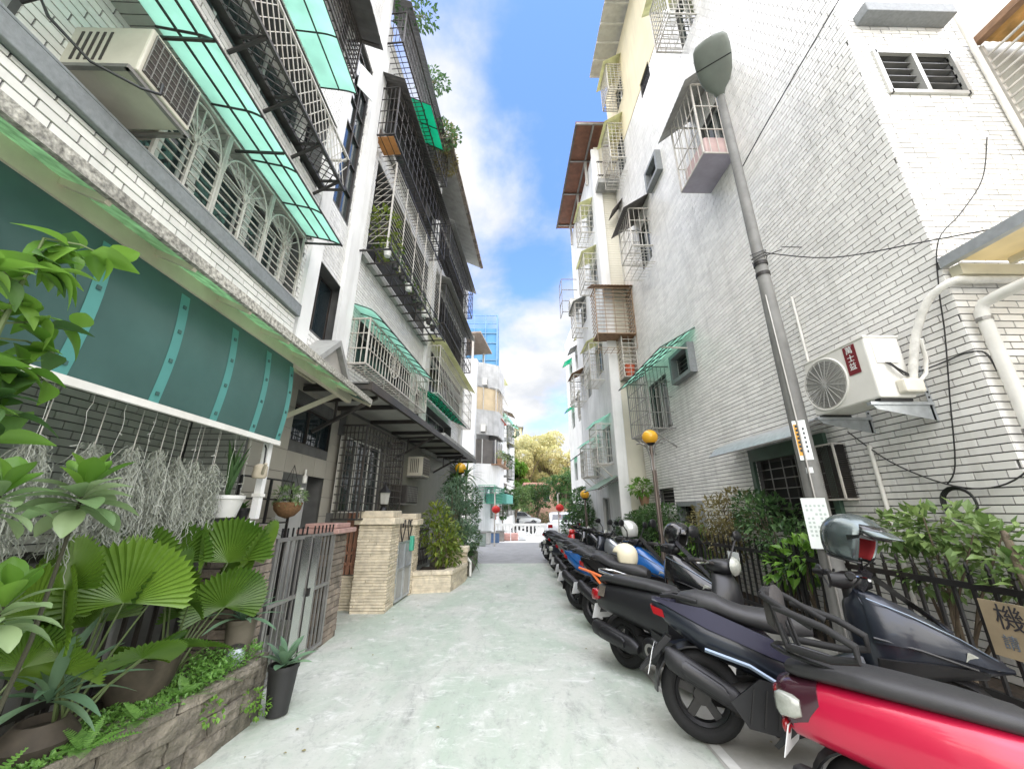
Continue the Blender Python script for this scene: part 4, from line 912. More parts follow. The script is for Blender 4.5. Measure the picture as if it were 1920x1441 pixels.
q = MB(); q.box(-2.46, -2.2, 3.60, 3.628, 1.39, 1.51); np_ = q.build('number_plate', paper); tag(np_, 'small white house number plate on the gate pier under the canopy post', 'sign')
ORG[np_.name] = Vector()
q = MB()
for k in range(6):
    if k != 3: x = -2.43 + k * .034; q.add([(x, 3.598, 1.445), (x + .02, 3.598, 1.445), (x + .02, 3.598, 1.475), (x, 3.598, 1.475)], [(0, 1, 2, 3)])
q.build('faded_writing', ink, np_)
brick_pier(-2.62, -2.27, 5.5, 5.95, 0, 1.30, 'rough brick gate pier with reddish cap stones beside the steel gate')
g = thing('steel_gate', 'weathered steel bar gate with polished plates between the brick piers', 'gate', (-2.25, 4.3, 0))
def gy(y): return -2.24 + (y - 4.1) * .0
for ya, yb in ((4.10, 4.78), (4.80, 5.47)):
    for z in (.06, .72, 1.31): piece('rail', steel_g, g, (-2.245, ya, z), (-2.245, yb, z), .035)
    for s in (ya + .02, yb - .02): piece('stile', steel_g, g, (-2.245, s, .05), (-2.245, s, 1.33), .04)
    for k in range(6): s = ya + .09 + k * (yb - ya - .16) / 5; piece('bar', steel_g, g, (-2.245, s, .06), (-2.245, s, 1.31), .018); 
    for k in range(6): s = ya + .09 + k * (yb - ya - .16) / 5; piece('spike', steel_b, g, (-2.245, s, 1.33), (-2.245, s, 1.42), .014)
for y in (4.62, 4.86): q = MB(); q.box(-2.226, -2.218, y, y + .17, .06, 1.31); q.build('polished_plate', stainless, g)
q = MB(); q.box(-2.214, -2.19, 4.84, 4.88, .68, .76); q.build('lock', steel_b, g)
# entrance wall of large stone tiles
stone_t = M('beige_stone_tile', (.36, .34, .29), .5, var=.07, scale=2, island=.05)
FE = Fr((-3.05, 0, 0), (0, 1, 0), (1, 0, 0))
HE = [(5.28, 6.82, 2.55, 3.12), (5.38, 6.75, 0, 2.2)]
E_ = thing('entrance_wall', 'beige stone entrance wall with dark window and doorway behind the steel gate', 'building', (-3.05, 6, 0))
mb = MB(FE); walls(mb, 4.6, 7.25, 0, 3.55, -.3, -.01, HE); mb.build('wall', grout, E_)
z = 0
while z < 3.5:
    s = 4.6
    while s < 7.2:
        a, b, c, d_ = s + .003, min(s + .42, 7.25) - .003, z + .003, z + .297
        if not any(h[0] - .02 < (a + b) / 2 < h[1] + .02 and h[2] - .05 < (c + d_) / 2 < h[3] + .05 for h in HE): pbox('stone_slab', stone_t, E_, a, b, -.01, .004, c, d_, FE)
        s += .42
    z += .3
window(E_, FE, *HE[0], cols=2, frame=steel_d, pane=glass_t)
pbox('door_leaf', M('dark_door', (.03, .032, .03), .5), E_, 5.4, 6.0, -1.2, -1.15, 0, 2.1, FE); pbox('door_frame', alu, E_, 6.02, 6.1, -1.2, -1.1, 0, 2.15, FE); pbox('lobby_ceiling', plaster2, E_, 5.38, 6.75, -1.3, -.3, 2.2, 2.25, FE); pbox('lobby_wall', plaster2, E_, 6.75, 6.8, -1.3, -.3, 0, 2.2, FE); pbox('lobby_wall', tile_g, E_, 5.38, 6.75, -1.36, -1.3, 0, 2.2, FE); pbox('lobby_wall', plaster2, E_, 5.33, 5.38, -1.3, -.3, 0, 2.2, FE)
q = MB(); q.lathe([(.035, 0), (.035, .10), (.015, .12), (.015, .2)], 10, (-3.0, 5.95, 1.98)); tag(q.build('wall_spotlight', pvc, None, True), 'small white spotlight at the top of the dark doorway', 'lamp')
# tiled wall behind the plants
FB = Fr((-3.75, 0, 0), (0, 1, 0), (1, 0, 0)); FB2 = Fr((0, 4.56, 0), (1, 0, 0), (0, -1, 0))
mb = MB(FB); walls(mb, -2.8, 4.7, 0, 3.6, -.2, -.012, [(1.2, 2.7, .9, 2.5)]); mb.build('wall', grout, LH)
mb = MB(FB2); mb.box(-3.74, -3.06, -.04, -.012, 0, 3.6); mb.build('wall', grout, LH)
tg = Tiles(LH, tile_g)
mb = MB(); tg.field(FB, 1.5, 4.56, 1.2, 2.9, -.012, [(1.2, 2.7, .9, 2.5)]); tg.field(FB2, -3.74, -3.06, 1.2, 2.9, -.012, shift=.5)
for fr, a, b, c, e, d0, d1 in tg.t: mb.add([fr(x, y, zq) for y in (d0, d1) for x, zq in ((a, c), (b, c), (b, e), (a, e))], [(4, 5, 6, 7), (0, 1, 5, 4), (1, 2, 6, 5), (2, 3, 7, 6), (3, 0, 4, 7)], raw=True)
mb.build('tile_cladding', tile_g, LH, kind='stuff')
window(LH, FB, 1.2, 2.7, .9, 2.5, cols=3, frame=steel_d, pane=dark_in)
q = MB(); q.tube([(-3.7, 2.5 + .32 * math.cos(i * math.pi / 12), 2.1 + .32 * math.sin(i * math.pi / 12)) for i in range(25)], .018, 6); tag(q.build('round_grille', steel_d, None, True), 'dark ring of a window grille behind the hanging moss', 'window grille')
T2.finish()
# pediment over the entrance
t = thing('gable_hood', 'small grey gabled concrete hood above the glass canopy', 'hood', (-2.7, 5.4, 3.4))
q = MB()
for sg in (-1, 1): q.add([(-2.95, 5.42, 3.98), (-2.52, 5.42, 3.98), (-2.52, 5.42 + sg * .55, 3.50), (-2.95, 5.42 + sg * .55, 3.50)] + [(-2.95, 5.42, 4.08), (-2.52, 5.42, 4.08), (-2.52, 5.42 + sg * .60, 3.56), (-2.95, 5.42 + sg * .60, 3.56)], [(0, 1, 2, 3), (7, 6, 5, 4), (0, 4, 5, 1), (1, 5, 6, 2), (2, 6, 7, 3), (3, 7, 4, 0)])
q.build('hood_slab', concrete, t)
q = MB(); q.add([(-2.6, 5.42, 3.98), (-2.6, 4.93, 3.52), (-2.6, 5.91, 3.52), (-2.64, 5.42, 3.98), (-2.64, 4.93, 3.52), (-2.64, 5.91, 3.52)], [(0, 1, 2), (5, 4, 3), (0, 3, 4, 1), (1, 4, 5, 2), (2, 5, 3, 0)]); q.build('tympanum', M('frosted_panel', (.40, .38, .34), .5, var=.15), t)

# ------------------------------------------------------------------ left: stair tower and second house
TH = R(5.4); O2 = Vector((-3.0, 5.9, 0))
F5 = Fr(O2, (math.sin(TH), math.cos(TH), 0), (math.cos(TH), -math.sin(TH), 0))
S_ = thing('stair_tower', 'white tiled stair tower with tall dark arched window on the left', 'building', (-2.9, 5.4, 0))
FS = Fr((-2.88, 0, 0), (0, 1, 0), (1, 0, 0))
mb = MB(FS); walls(mb, 4.64, 6.05, 3.55, 14, -.3, -.012, [(5.05, 6.0, 4.15, 5.3), (5.12, 5.78, 6.55, 10.5)]); mb.build('wall', grout, S_)
mb = MB(); mb.box(-9, -3.2, 4.62, 6.1, 13.6, 13.9); mb.box(-9, -8.7, 4.62, 6.1, 3.5, 13.6); mb.build('core_wall', dark_in, S_)
T3 = Tiles(S_, tile_w); T3.field(FS, 4.64, 6.05, 3.55, 14, -.012, [(5.05, 6.0, 4.15, 5.3), (5.12, 5.78, 6.55, 10.5)], pl=.12, ph=.07); T3.finish()
window(S_, FS, 5.05, 6.0, 4.15, 5.3, depth=.25, cols=2, frame=steel_d, pane=glass_t)
aw = MB(FS)
for s in (5.12, 5.45, 5.78): aw.bar((s, -.06, 6.5), (s, -.06, 10.3), .045)
for k in range(7): aw.bar((5.12, -.055, 6.55 + k * .62), (5.78, -.055, 6.55 + k * .62), .04)
aw.tube([(5.45 + .33 * math.cos(i * math.pi / 14), -.05, 10.25 + .5 * math.sin(i * math.pi / 14)) for i in range(15)], .03, 6)
fw_ = aw.build('arched_window', steel_d, S_)
for k in range(6):
    for a, b in ((5.145, 5.43), (5.47, 5.76)): pbox('pane', glass, fw_, a, b, -.09, -.075 + .004 * (k % 2), 6.58 + k * .62, 7.15 + k * .62, FS)
pbox('pane', glass, fw_, 5.15, 5.75, -.09, -.08, 10.3, 10.5, FS)
q = MB(FS); q.box(4.72, 5.02, 0, .06, 3.55, 14); q.box(5.85, 6.1, 0, .06, 3.9, 14); q.build('corner_pilaster', plaster, S_)
q = MB(FS); q.add([(5.2, .02, 9.3), (5.5, .2, 9.3), (5.5, .2, 9.9), (5.2, .02, 9.9), (5.2, .03, 9.3), (5.5, .22, 9.3), (5.5, .22, 9.9), (5.2, .03, 9.9)], [(0, 1, 2, 3), (7, 6, 5, 4), (0, 4, 5, 1), (1, 5, 6, 2), (2, 6, 7, 3), (3, 7, 4, 0)]); tag(q.build('open_sash', paper), 'pale open window sash high on the stair tower', 'window sash')

H5 = thing('apartment_building', 'white apartment house with dark barred balconies in the middle of the left row', 'building', (-3, 6, 0), 'apartment houses along the lane')
HH = [(.10, 1.05, 0, 3.4), (.85, 4.9, 6.75, 9.15), (.95, 4.2, 4.2, 5.2), (.9, 4.9, 10.0, 12.0), (5.8, 10.4, 10.3, 11.7), (5.7, 10.6, 5.1, 6.6), (5.8, 10.4, 7.7, 9.1), (4.6, 5.1, 4.0, 4.9), (5.7, 9.2, 3.8, 4.7), (1.0, 2.8, 1.55, 2.9)]
mb = MB(F5); walls(mb, .12, 11.05, 0, 13.0, -.35, -.001, HH); mb.build('wall', grout, H5)
T5 = Tiles(H5, tile_w); T5.field(F5, .12, 11.05, 3.45, 13.0, -.001, HH, th=.01); T5.finish()
q = MB(F5); q.box(.12, 11.05, -4, -.36, 12.7, 13.0); q.box(.12, 11.05, -4, -3.7, 0, 12.7); q.box(10.8, 11.05, -3.7, -.36, 0, 12.7); q.box(.12, 10.8, -3.7, -.36, 3.2, 3.35); q.box(.12, 10.8, -3.7, -.36, 6.4, 6.55); q.box(.12, 10.8, -3.7, -.36, 9.6, 9.75); q.build('core_wall', plaster2, H5)
q = MB(F5)
for a in (.12, 5.05, 10.6): pbox('pilaster', plaster, H5, a, a + .42, .002, .10, 3.45, 13.0, F5)
for z in (3.5, 6.42, 9.75): pbox('string_course', concrete, H5, .55, 5.0, .012, .13, z, z + .12, F5); pbox('string_course', concrete, H5, 5.5, 10.55, 0.012, .13, z - .3, z - .18, F5)
for h in HH[1:-1]: 
    if h[1] - h[0] < 6: window(H5, F5, *h, depth=.33, cols=max(2, int((h[1] - h[0]) / .9)), frame=alu if h[2] < 6 else steel_d, pane=dim_glass if h[2] < 6 else dark_in)
    else: window(H5, F5, *h, depth=.33, cols=6, frame=steel_d, pane=dark_in)
# second floor cage with curved green awning
c = window_cage(F5, .62, 4.35, 4.12, 5.02, .42, 'long white window cage with twin sunbursts over the dark canopy', 24, 2, steel_w, group='window cages of steel bars', side_nv=3, r=.014)
for cx in (1.9, 3.2):
    q = MB(F5); q.tube([(cx + .28 * math.cos(i * math.pi / 10), .435, 4.56 + .28 * math.sin(i * math.pi / 10)) for i in range(21)], .012, 5); q.build('ring', steel_w, c, True)
    for i in range(8): a = i * math.pi / 8; piece('ray', steel_w, c, (cx - .28 * math.cos(a), .435, 4.56 - .28 * math.sin(a)), (cx + .28 * math.cos(a), .435, 4.56 + .28 * math.sin(a)), .009, fr=F5)
awning(F5, .55, 4.5, 0, 5.36, .62, 5.12, green_pc, 'curved green awning over the long white window cage on the left', 9, 0, steel_d, curve=.10, brackets=False)
awning(F5, 4.5, 8.8, .05, 4.95, .72, 4.66, green_pc2, 'bright green gridded awning beyond the long white window cage', 10, 4, steel_d, curve=.04, brackets=False, group='translucent window awnings')
# third floor barred balcony
dia = thing('window_cage', 'big dark barred balcony with diamond lattice end on the third floor left', 'window cage', F5(.9, 0, 6.9), 'window cages of steel bars')
for k in range(11):
    for sg in (1, -1):
        z = 6.95 + k * .18 - (.2 if sg < 0 else 0)
        piece('lattice_bar', steel_w, dia, (.88, .02, z), (.88, .42, z + .36 * sg + (.36 if sg < 0 else 0)), .008, fr=F5)
for s in (.88, 4.9): piece('post', steel_w, dia, (s, .44, 6.6), (s, .44, 9.1), .03, fr=F5)
for k in range(21): z = 6.78 + k * .112; piece('bar', steel_w, dia, (.88, .44, z), (4.9, .44, z), .011, fr=F5)
for s in (1.6, 2.4, 3.2, 4.0): piece('upright', steel_w, dia, (s, .452, 6.65), (s, .452, 9.08), .018, fr=F5)
for z in (6.65, 9.08): piece('rail', steel_d, dia, (.88, .452, z), (4.9, .452, z), .03, fr=F5)
piece('diagonal_brace', steel_w, dia, (.95, .46, 8.8), (4.6, .46, 6.7), .018, fr=F5)
rk = thing('flower_rack', 'dark flower rack with small potted plants below the barred balcony', 'flower rack', F5(2, 0, 6.5))
for s in [ .45 + k * .42 for k in range(11)]: piece('cross_rail', steel_d, rk, (s, .05, 6.42), (s, .72, 6.42), .03, fr=F5)
for d_ in (.4, .72): piece('rail', steel_d, rk, (.4, d_, 6.44), (4.8, d_, 6.44), .03, fr=F5)
piece('rail', steel_d, rk, (.4, .72, 6.72), (4.8, .72, 6.72), .02, fr=F5)
for k in range(12): s = .45 + k * .39; piece('post', steel_d, rk, (s, .72, 6.42), (s, .72, 6.72), .018, fr=F5)
# fourth and fifth floor cages
def big_cage(s0, s1, z0, z1, dep, label, rm, zw, zo, m=steel_d, nv=14):
    return window_cage(F5, s0, s1, z0, z1, dep, label, nv, 3, m, roof=(rm, zw, zo, .15), floor='grid', side_nv=4)
big_cage(.45, 4.9, 9.45, 10.9, .5, 'dark barred balcony with sheet roof on the fourth floor left', dark_sheet, 11.3, 10.95)
q = MB(F5); q.box(.5, .95, .06, .46, 9.44, 9.455); tag(q.build('orange_grid_panel', M('orange_net', (.48, .22, .07), .7, var=.2)), 'orange netted floor panel in the fourth floor cage', 'panel')
big_cage(.3, 4.6, 12.2, 13.3, .5, 'dark barred balcony on the top floor left against the sky', dark_sheet, 13.8, 13.4)
big_cage(5.6, 10.5, 7.5, 9.0, .45, 'dark long barred balcony of the third floor farther left', grey_sheet, 9.4, 9.1, nv=14)
big_cage(5.7, 10.4, 10.2, 11.5, .45, 'dark long barred balcony of the fourth floor farther left', grey_sheet, 11.9, 11.6, nv=14)
big_cage(5.2, 10.7, 4.95, 6.5, .5, 'long pale window cage with yellow green roof near the left corner', yel_pc, 6.95, 6.62, steel_w, 26)
awning(F5, 1.8, 3.2, .1, 12.6, .75, 12.2, green_pc2, 'small vivid green awning near the left roofline', 2, 0, brackets=False)
ov = thing('roof_overhang', 'tall corrugated roof overhang with ragged tile edge above the left row', 'roof', F5(7, 0, 13))
q = MB(F5); sheet_roof(q, F5, 3.6, 10.8, -.5, 13.9, .75, 13.25, rib=.3); q.build('sheet', grey_sheet, ov)
for k in range(32): s = 3.65 + k * .226; pbox('roof_tile', M('brown_roof_tile', (.17, .14, .11), .85, var=.25, island=.3), ov, s, s + .2, .70, .84, 13.24 + rnd.uniform(-.02, .02), 13.34 + rnd.uniform(-.01, .03), F5)
q = MB(F5); walls(q, 3.6, 10.8, 13.0, 13.85, -.4, -.3); q.build('parapet', plaster2, ov)
# ground floor of the second house: dark canopy, bay grille, window air conditioners
cn = thing('sheet_canopy', 'long dark steel canopy with pale ceiling panels over the left pavement', 'canopy', F5(4, 0, 3.2))
zc = lambda d_: 3.40 - .05 * d_
q = MB(F5); q.box(-.35, 9.2, -.1, 1.02, 3.40, 3.425); q.build('roof_sheet', dark_sheet, cn)
M('pale_ceiling_panel', (.34, .335, .31), .7, var=.12, scale=3, dirt=.3)
for k in range(8): pbox('ceiling_panel', MATS['pale_ceiling_panel'], cn, -.28 + k * 1.18, .78 + k * 1.18, -.05, .96, 3.372, 3.39, F5)
for k in range(9): s = -.32 + k * 1.18; piece('joist', steel_d, cn, (s, -.1, 3.345), (s, 1.0, 3.345), .06, .07, fr=F5)
piece('edge_beam', steel_d, cn, (-.35, 1.03, 3.36), (9.2, 1.03, 3.36), .06, .13, fr=F5)
for s in (.0, 3.4, 6.9): piece('brace', steel_d, cn, (s, .02, 2.75), (s, 1.0, 3.28), .05, fr=F5); piece('tie', steel_d, cn, (s, .02, 3.24), (s, 1.0, 3.27), .05, fr=F5); piece('strut', steel_d, cn, (s, .35, 2.95), (s, .35, 3.24), .03, fr=F5)
q = MB(F5); q.bar((-.9, -.1, 2.65), (-.35, .7, 3.3), .06); tag(q.build('canopy_brace', cream_steel), 'cream brace under the end of the glass canopy', 'strut')
t = thing('canopy_post', 'slim dark post carrying the far end of the dark canopy', 'post', F5(6.9, 1, 0)); piece('shaft', steel_d, t, F5(6.95, .9, 0), F5(6.95, .9, 3.3), .06)
q = MB(F5); q.box(4.35, 9.3, .05, 1.0, 3.46, 3.56); q.build('canopy_slab', concrete, H5)
dk_tile = M('shaded_dark_tile', (.20, .195, .165), .45, var=.10, scale=2, streak=.3, streakcol=(.08, .08, .07))  # dark tile, with the deep shade under the canopy put into its colour
q = MB(F5); walls(q, 1.02, 9.2, .0, 3.3, .001, .03, [(1.1, 2.8, 1.55, 2.9)]); q.build('ground_floor_wall', dk_tile, H5)
q = MB(F5)
for k in range(40):
    z = .3 + k * .072
    for a, b in ((2.83, 9.15),) if 1.5 < z < 2.92 else ((1.04, 9.15),): q.box(a, b, .031, .04, z, z + .062)
q.build('tile_course', dk_tile, H5, kind='stuff')
window(H5, F5, 1.1, 2.8, 1.55, 2.9, d=.03, cols=3, frame=pvc, pane=glass)
window_cage(F5, .95, 2.9, 1.45, 3.05, .45, 'bay of dark bars with curved ornaments behind the sandstone pier', 13, 11, steel_d, side_nv=5, group='window cages of steel bars')
ac_window_unit(F5, 4.4, 5.05, 2.45, 2.95, .4, 'window air conditioner high under the dark canopy', group=None, d0=.04)
ac_window_unit(F5, 3.35, 4.15, 1.75, 2.15, .4, 'window air conditioner in dark frame above the sandstone gate', m=steel_d, group=None, d0=.04)

# sandstone piers, gate, planter
sand = M('sandstone_tile', (.60, .53, .40), .8, var=.22, scale=10, bump=.5, bscale=26, island=.10, dirt=.25, dirtcol=(.40, .33, .22))
def clad(t, x0, x1, y0, y1, z0, z1, h=.045, l=.30, faces='-y+x', name='stone_strip'):
    pbox('core', sand, t, x0 + .01, x1 - .01, y0 + .01, y1 - .01, z0, z1)
    z = z0; r = 0
    while z < z1 - .01:
        zt = min(z + h, z1) - .009
        for ax in (0, 1):
            if ('-y' if ax == 0 else '+x') not in faces: continue
            a, b = (x0, x1) if ax == 0 else (y0, y1); s = a - ((r * .43) % 1) * l
            while s < b - .01:
                e0, e1 = max(s, a), min(s + l, b); j = rnd.uniform(.002, .022)
                if e1 - e0 > .02:
                    if ax == 0: pbox(name, sand, t, e0 + .002, e1 - .002, y0 - j, y0 + .02, z, zt)
                    else: pbox(name, sand, t, x1 - .02, x1 + j, e0 + .002, e1 - .002, z, zt)
                s += l
        z += h; r += 1
def sand_pier(x0, x1, y0, y1, h, label):
    t = thing('sandstone_pier', label, 'gate pier', ((x0 + x1) / 2, (y0 + y1) / 2, 0))
    clad(t, x0, x1, y0, y1, 0, h)
    for o, z in ((.07, h), (.02, h + .115)): q = MB(); q.box(x0 - o, x1 + o, y0 - o, y1 + o, z, z + .11); q.build('cap_stone', sand, t, bevel=.008)
    return t
sand_pier(-2.50, -1.95, 7.08, 7.62, 1.36, 'nearer sandstone gate pier with stepped cap and black lantern')
sand_pier(-2.34, -1.86, 8.5, 8.98, 1.30, 'farther sandstone gate pier behind the grey gate')
lt = thing('pier_lantern', 'small black lantern on the nearer sandstone pier', 'lamp', (-2.2, 7.35, 1.6))
q = MB(); q.lathe([(.08, 1.585), (.06, 1.62), (.03, 1.66), (.09, 1.70)], 8, (-2.2, 7.35, 0)); q.build('base', steel_b, lt)
q = MB(); q.lathe([(.075, 1.70), (.10, 1.90)], 6, (-2.2, 7.35, 0)); q.build('glass', M('lantern_glass', (.35, .35, .32), .1, var=.1), lt)
q = MB(); q.lathe([(.125, 1.90), (.05, 1.99), (.015, 2.03), (.012, 2.08)], 6, (-2.2, 7.35, 0)); q.build('cap', steel_b, lt)
g = thing('grey_gate', 'grey double gate with heart shaped tops between the sandstone piers', 'gate', (-1.92, 8.05, 0))
gx = lambda y: -1.945 + (y - 7.62) * .07
for ya, yb in ((7.63, 8.05), (8.07, 8.49)):
    for s in (ya + .02, yb - .02): piece('stile', galv, g, (gx(s), s, .04), (gx(s), s, 1.02), .035)
    for z in (.05, .56, 1.01): piece('rail', galv, g, (gx(ya), ya, z), (gx(yb), yb, z), .035)
    for k in range(5): s = ya + .07 + k * (yb - ya - .14) / 4; piece('bar', galv, g, (gx(s), s, .56), (gx(s), s, 1.01), .016)
    q = MB(); q.add([(gx(ya), ya + .03, .06), (gx(yb), yb - .03, .06), (gx(yb), yb - .03, .55), (gx(ya), ya + .03, .55)] + [(gx(ya) - .01, ya + .03, .06), (gx(yb) - .01, yb - .03, .06), (gx(yb) - .01, yb - .03, .55), (gx(ya) - .01, ya + .03, .55)], [(0, 1, 2, 3), (7, 6, 5, 4), (0, 4, 5, 1), (1, 5, 6, 2), (2, 6, 7, 3), (3, 7, 4, 0)]); q.build('panel', M('grey_gate_panel', (.30, .305, .29), .5, var=.1), g)
    cy = (ya + yb) / 2
    for sg in (-1, 1): q = MB(); q.tube([(gx(cy), cy + sg * x, z) for x, z in ((0, 1.02), (.06, 1.10), (.15, 1.22), (.19, 1.33), (.15, 1.41), (.06, 1.40), (.01, 1.28))], .012, 6); q.build('heart_scroll', steel_d, g, True)
q = MB(); q.box(-1.90, -1.82, 8.30, 8.44, .82, 1.10); tag(q.build('letter_box', M('green_letter_box', (.06, .36, .24), .4, var=.08), bevel=.02), 'green letter box on the grey gate', 'letter box')
t = thing('wooden_fence', 'reddish wooden slat fence on a sandstone base left of the nearer sandstone pier', 'fence', (-2.85, 7.3, 0))
clad(t, -3.25, -2.51, 7.30, 7.46, 0, .52, faces='-y')
red_wood = M('reddish_wood', (.30, .15, .095), .65, var=.2, scale=12, island=.12)
for k in range(9): pbox('slat', red_wood, t, -3.24 + k * .082, -3.18 + k * .082, 7.35, 7.375, .54, 1.55)
for z in (.62, .98, 1.5): pbox('rail', red_wood, t, -3.25, -2.51, 7.376, 7.41, z, z + .05)
for r_ in range(3):
    for k in range(8): pbox('lattice_block', red_wood, t, -3.22 + k * .09 + .04 * (r_ % 2), -3.17 + k * .09 + .04 * (r_ % 2), 7.33, 7.349, .68 + r_ * .09, .73 + r_ * .09)
t = thing('sandstone_planter', 'low sandstone planter holding the croton shrub', 'planter', (-1.4, 9.2, 0))
P0, P1, P2 = Vector((-1.86, 8.62, 0)), Vector((-1.10, 8.78, 0)), Vector((-.90, 10.1, 0))
for a, b in ((P0, P1), (P1, P2)):
    fr = Fr(a, b - a, Vector(((b - a).y, -(b - a).x, 0))); L = (b - a).length
    pbox('core', sand, t, .0, L, -.16, -.012, 0, .33, fr)
    for r_ in range(7):
        s = -((r_ * .43) % 1) * .3
        while s < L: 
            e0, e1 = max(s, 0), min(s + .3, L)
            if e1 - e0 > .02: pbox('stone_strip', sand, t, e0 + .002, e1 - .002, -.012, rnd.uniform(0, .01), r_ * .047, r_ * .047 + .043, fr)
            s += .3
    k = 0
    while k * .38 < L: pbox('cap_stone', sand, t, k * .38 + .003, min(k * .38 + .377, L + .03), -.19, .035, .332, .40, fr); k += 1
q = MB(); q.add([(-1.86, 8.7, .31), (-1.16, 8.85, .31), (-1.0, 10.1, .31), (-1.95, 10.1, .31)], [(0, 1, 2, 3)]); q.build('earth', soil, t)
t = thing('sandstone_pier', 'short sandstone post at the end of the low planter', 'pier', (-1.1, 10.3, 0)); clad(t, -1.5, -.92, 10.12, 10.5, 0, .62); q = MB(); q.box(-1.55, -.87, 10.07, 10.55, .62, .74); q.build('cap_stone', sand, t, bevel=.01)
q = MB(); q.tube([(-.84, 10.62, .02), (-.85, 10.64, .35), (-.95, 10.66, .45)], .035, 8); tag(q.build('drain_spout', pvc, None, True), 'white drain spout beside the short sandstone post', 'pipe')
t = thing('stone_planter', 'long low mossy stone planter along the far left edge of the lane', 'planter', (-1.1, 12, 0))
pbox('core', stone_m, t, -1.9, -.86, 10.75, 13.4, 0, .36)
for k in range(12):
    for r_ in range(3): pbox('stone', stone_m, t, -.87, -.845 + rnd.uniform(0, .015), 10.76 + k * .22, 10.97 + k * .22, r_ * .12, r_ * .12 + .11)
q = MB(); q.add([(-1.85, 10.8, .365), (-.9, 10.8, .365), (-.9, 13.3, .365), (-1.85, 13.3, .365)], [(0, 1, 2, 3)]); q.build('earth', soil, t)
q = thing('iron_fence', 'short dark iron fence behind the croton shrub', 'fence', (-1.9, 9.6, .4))
for k in range(10): piece('picket', steel_d, q, (-1.97 + k * .012, 9.0 + k * .12, .4), (-1.97 + k * .012, 9.0 + k * .12, 1.2), .02)
for z in (.5, .75, 1.15): piece('rail', steel_d, q, (-1.98, 8.98, z), (-1.85, 10.1, z), .03)
# ------------------------------------------------------------------ scooters
seat_m = M('grey_black_seat_vinyl', (.026, .026, .027), .5, var=.1, scale=20, bump=.15, bscale=200)
tyre_m = M('tyre_rubber', (.009, .009, .009), .8, var=.2, bump=.3, bscale=90)
eng_m = M('engine_casing', (.026, .026, .026), .5, .4, var=.2, scale=12, dirt=.4, dirtcol=(.10, .09, .08))
muf_m = M('dull_black_exhaust', (.018, .018, .019), .45, .3, var=.15)
red_l = M('red_lens', (.26, .008, .012), .12, var=.05, coat=.6)
amber = M('clear_lens', (.30, .31, .27), .06, var=.15, scale=40, coat=.8)
mirror_m = M('mirror_glass', (.80, .82, .83), .03, 1, var=0)
smoke = M('smoked_windscreen', (.05, .05, .055), .08, var=.05, alpha=.72)
plate_m = M('number_plate_white', (.78, .79, .78), .45, var=.03)
silver_trim = M('silver_trim', (.17, .21, .26), .3, .6, var=0)
def paint(name, col, rough=.28, metal=.0, coat=.5): return M(name, col, rough, metal, var=.05, scale=3, coat=coat)
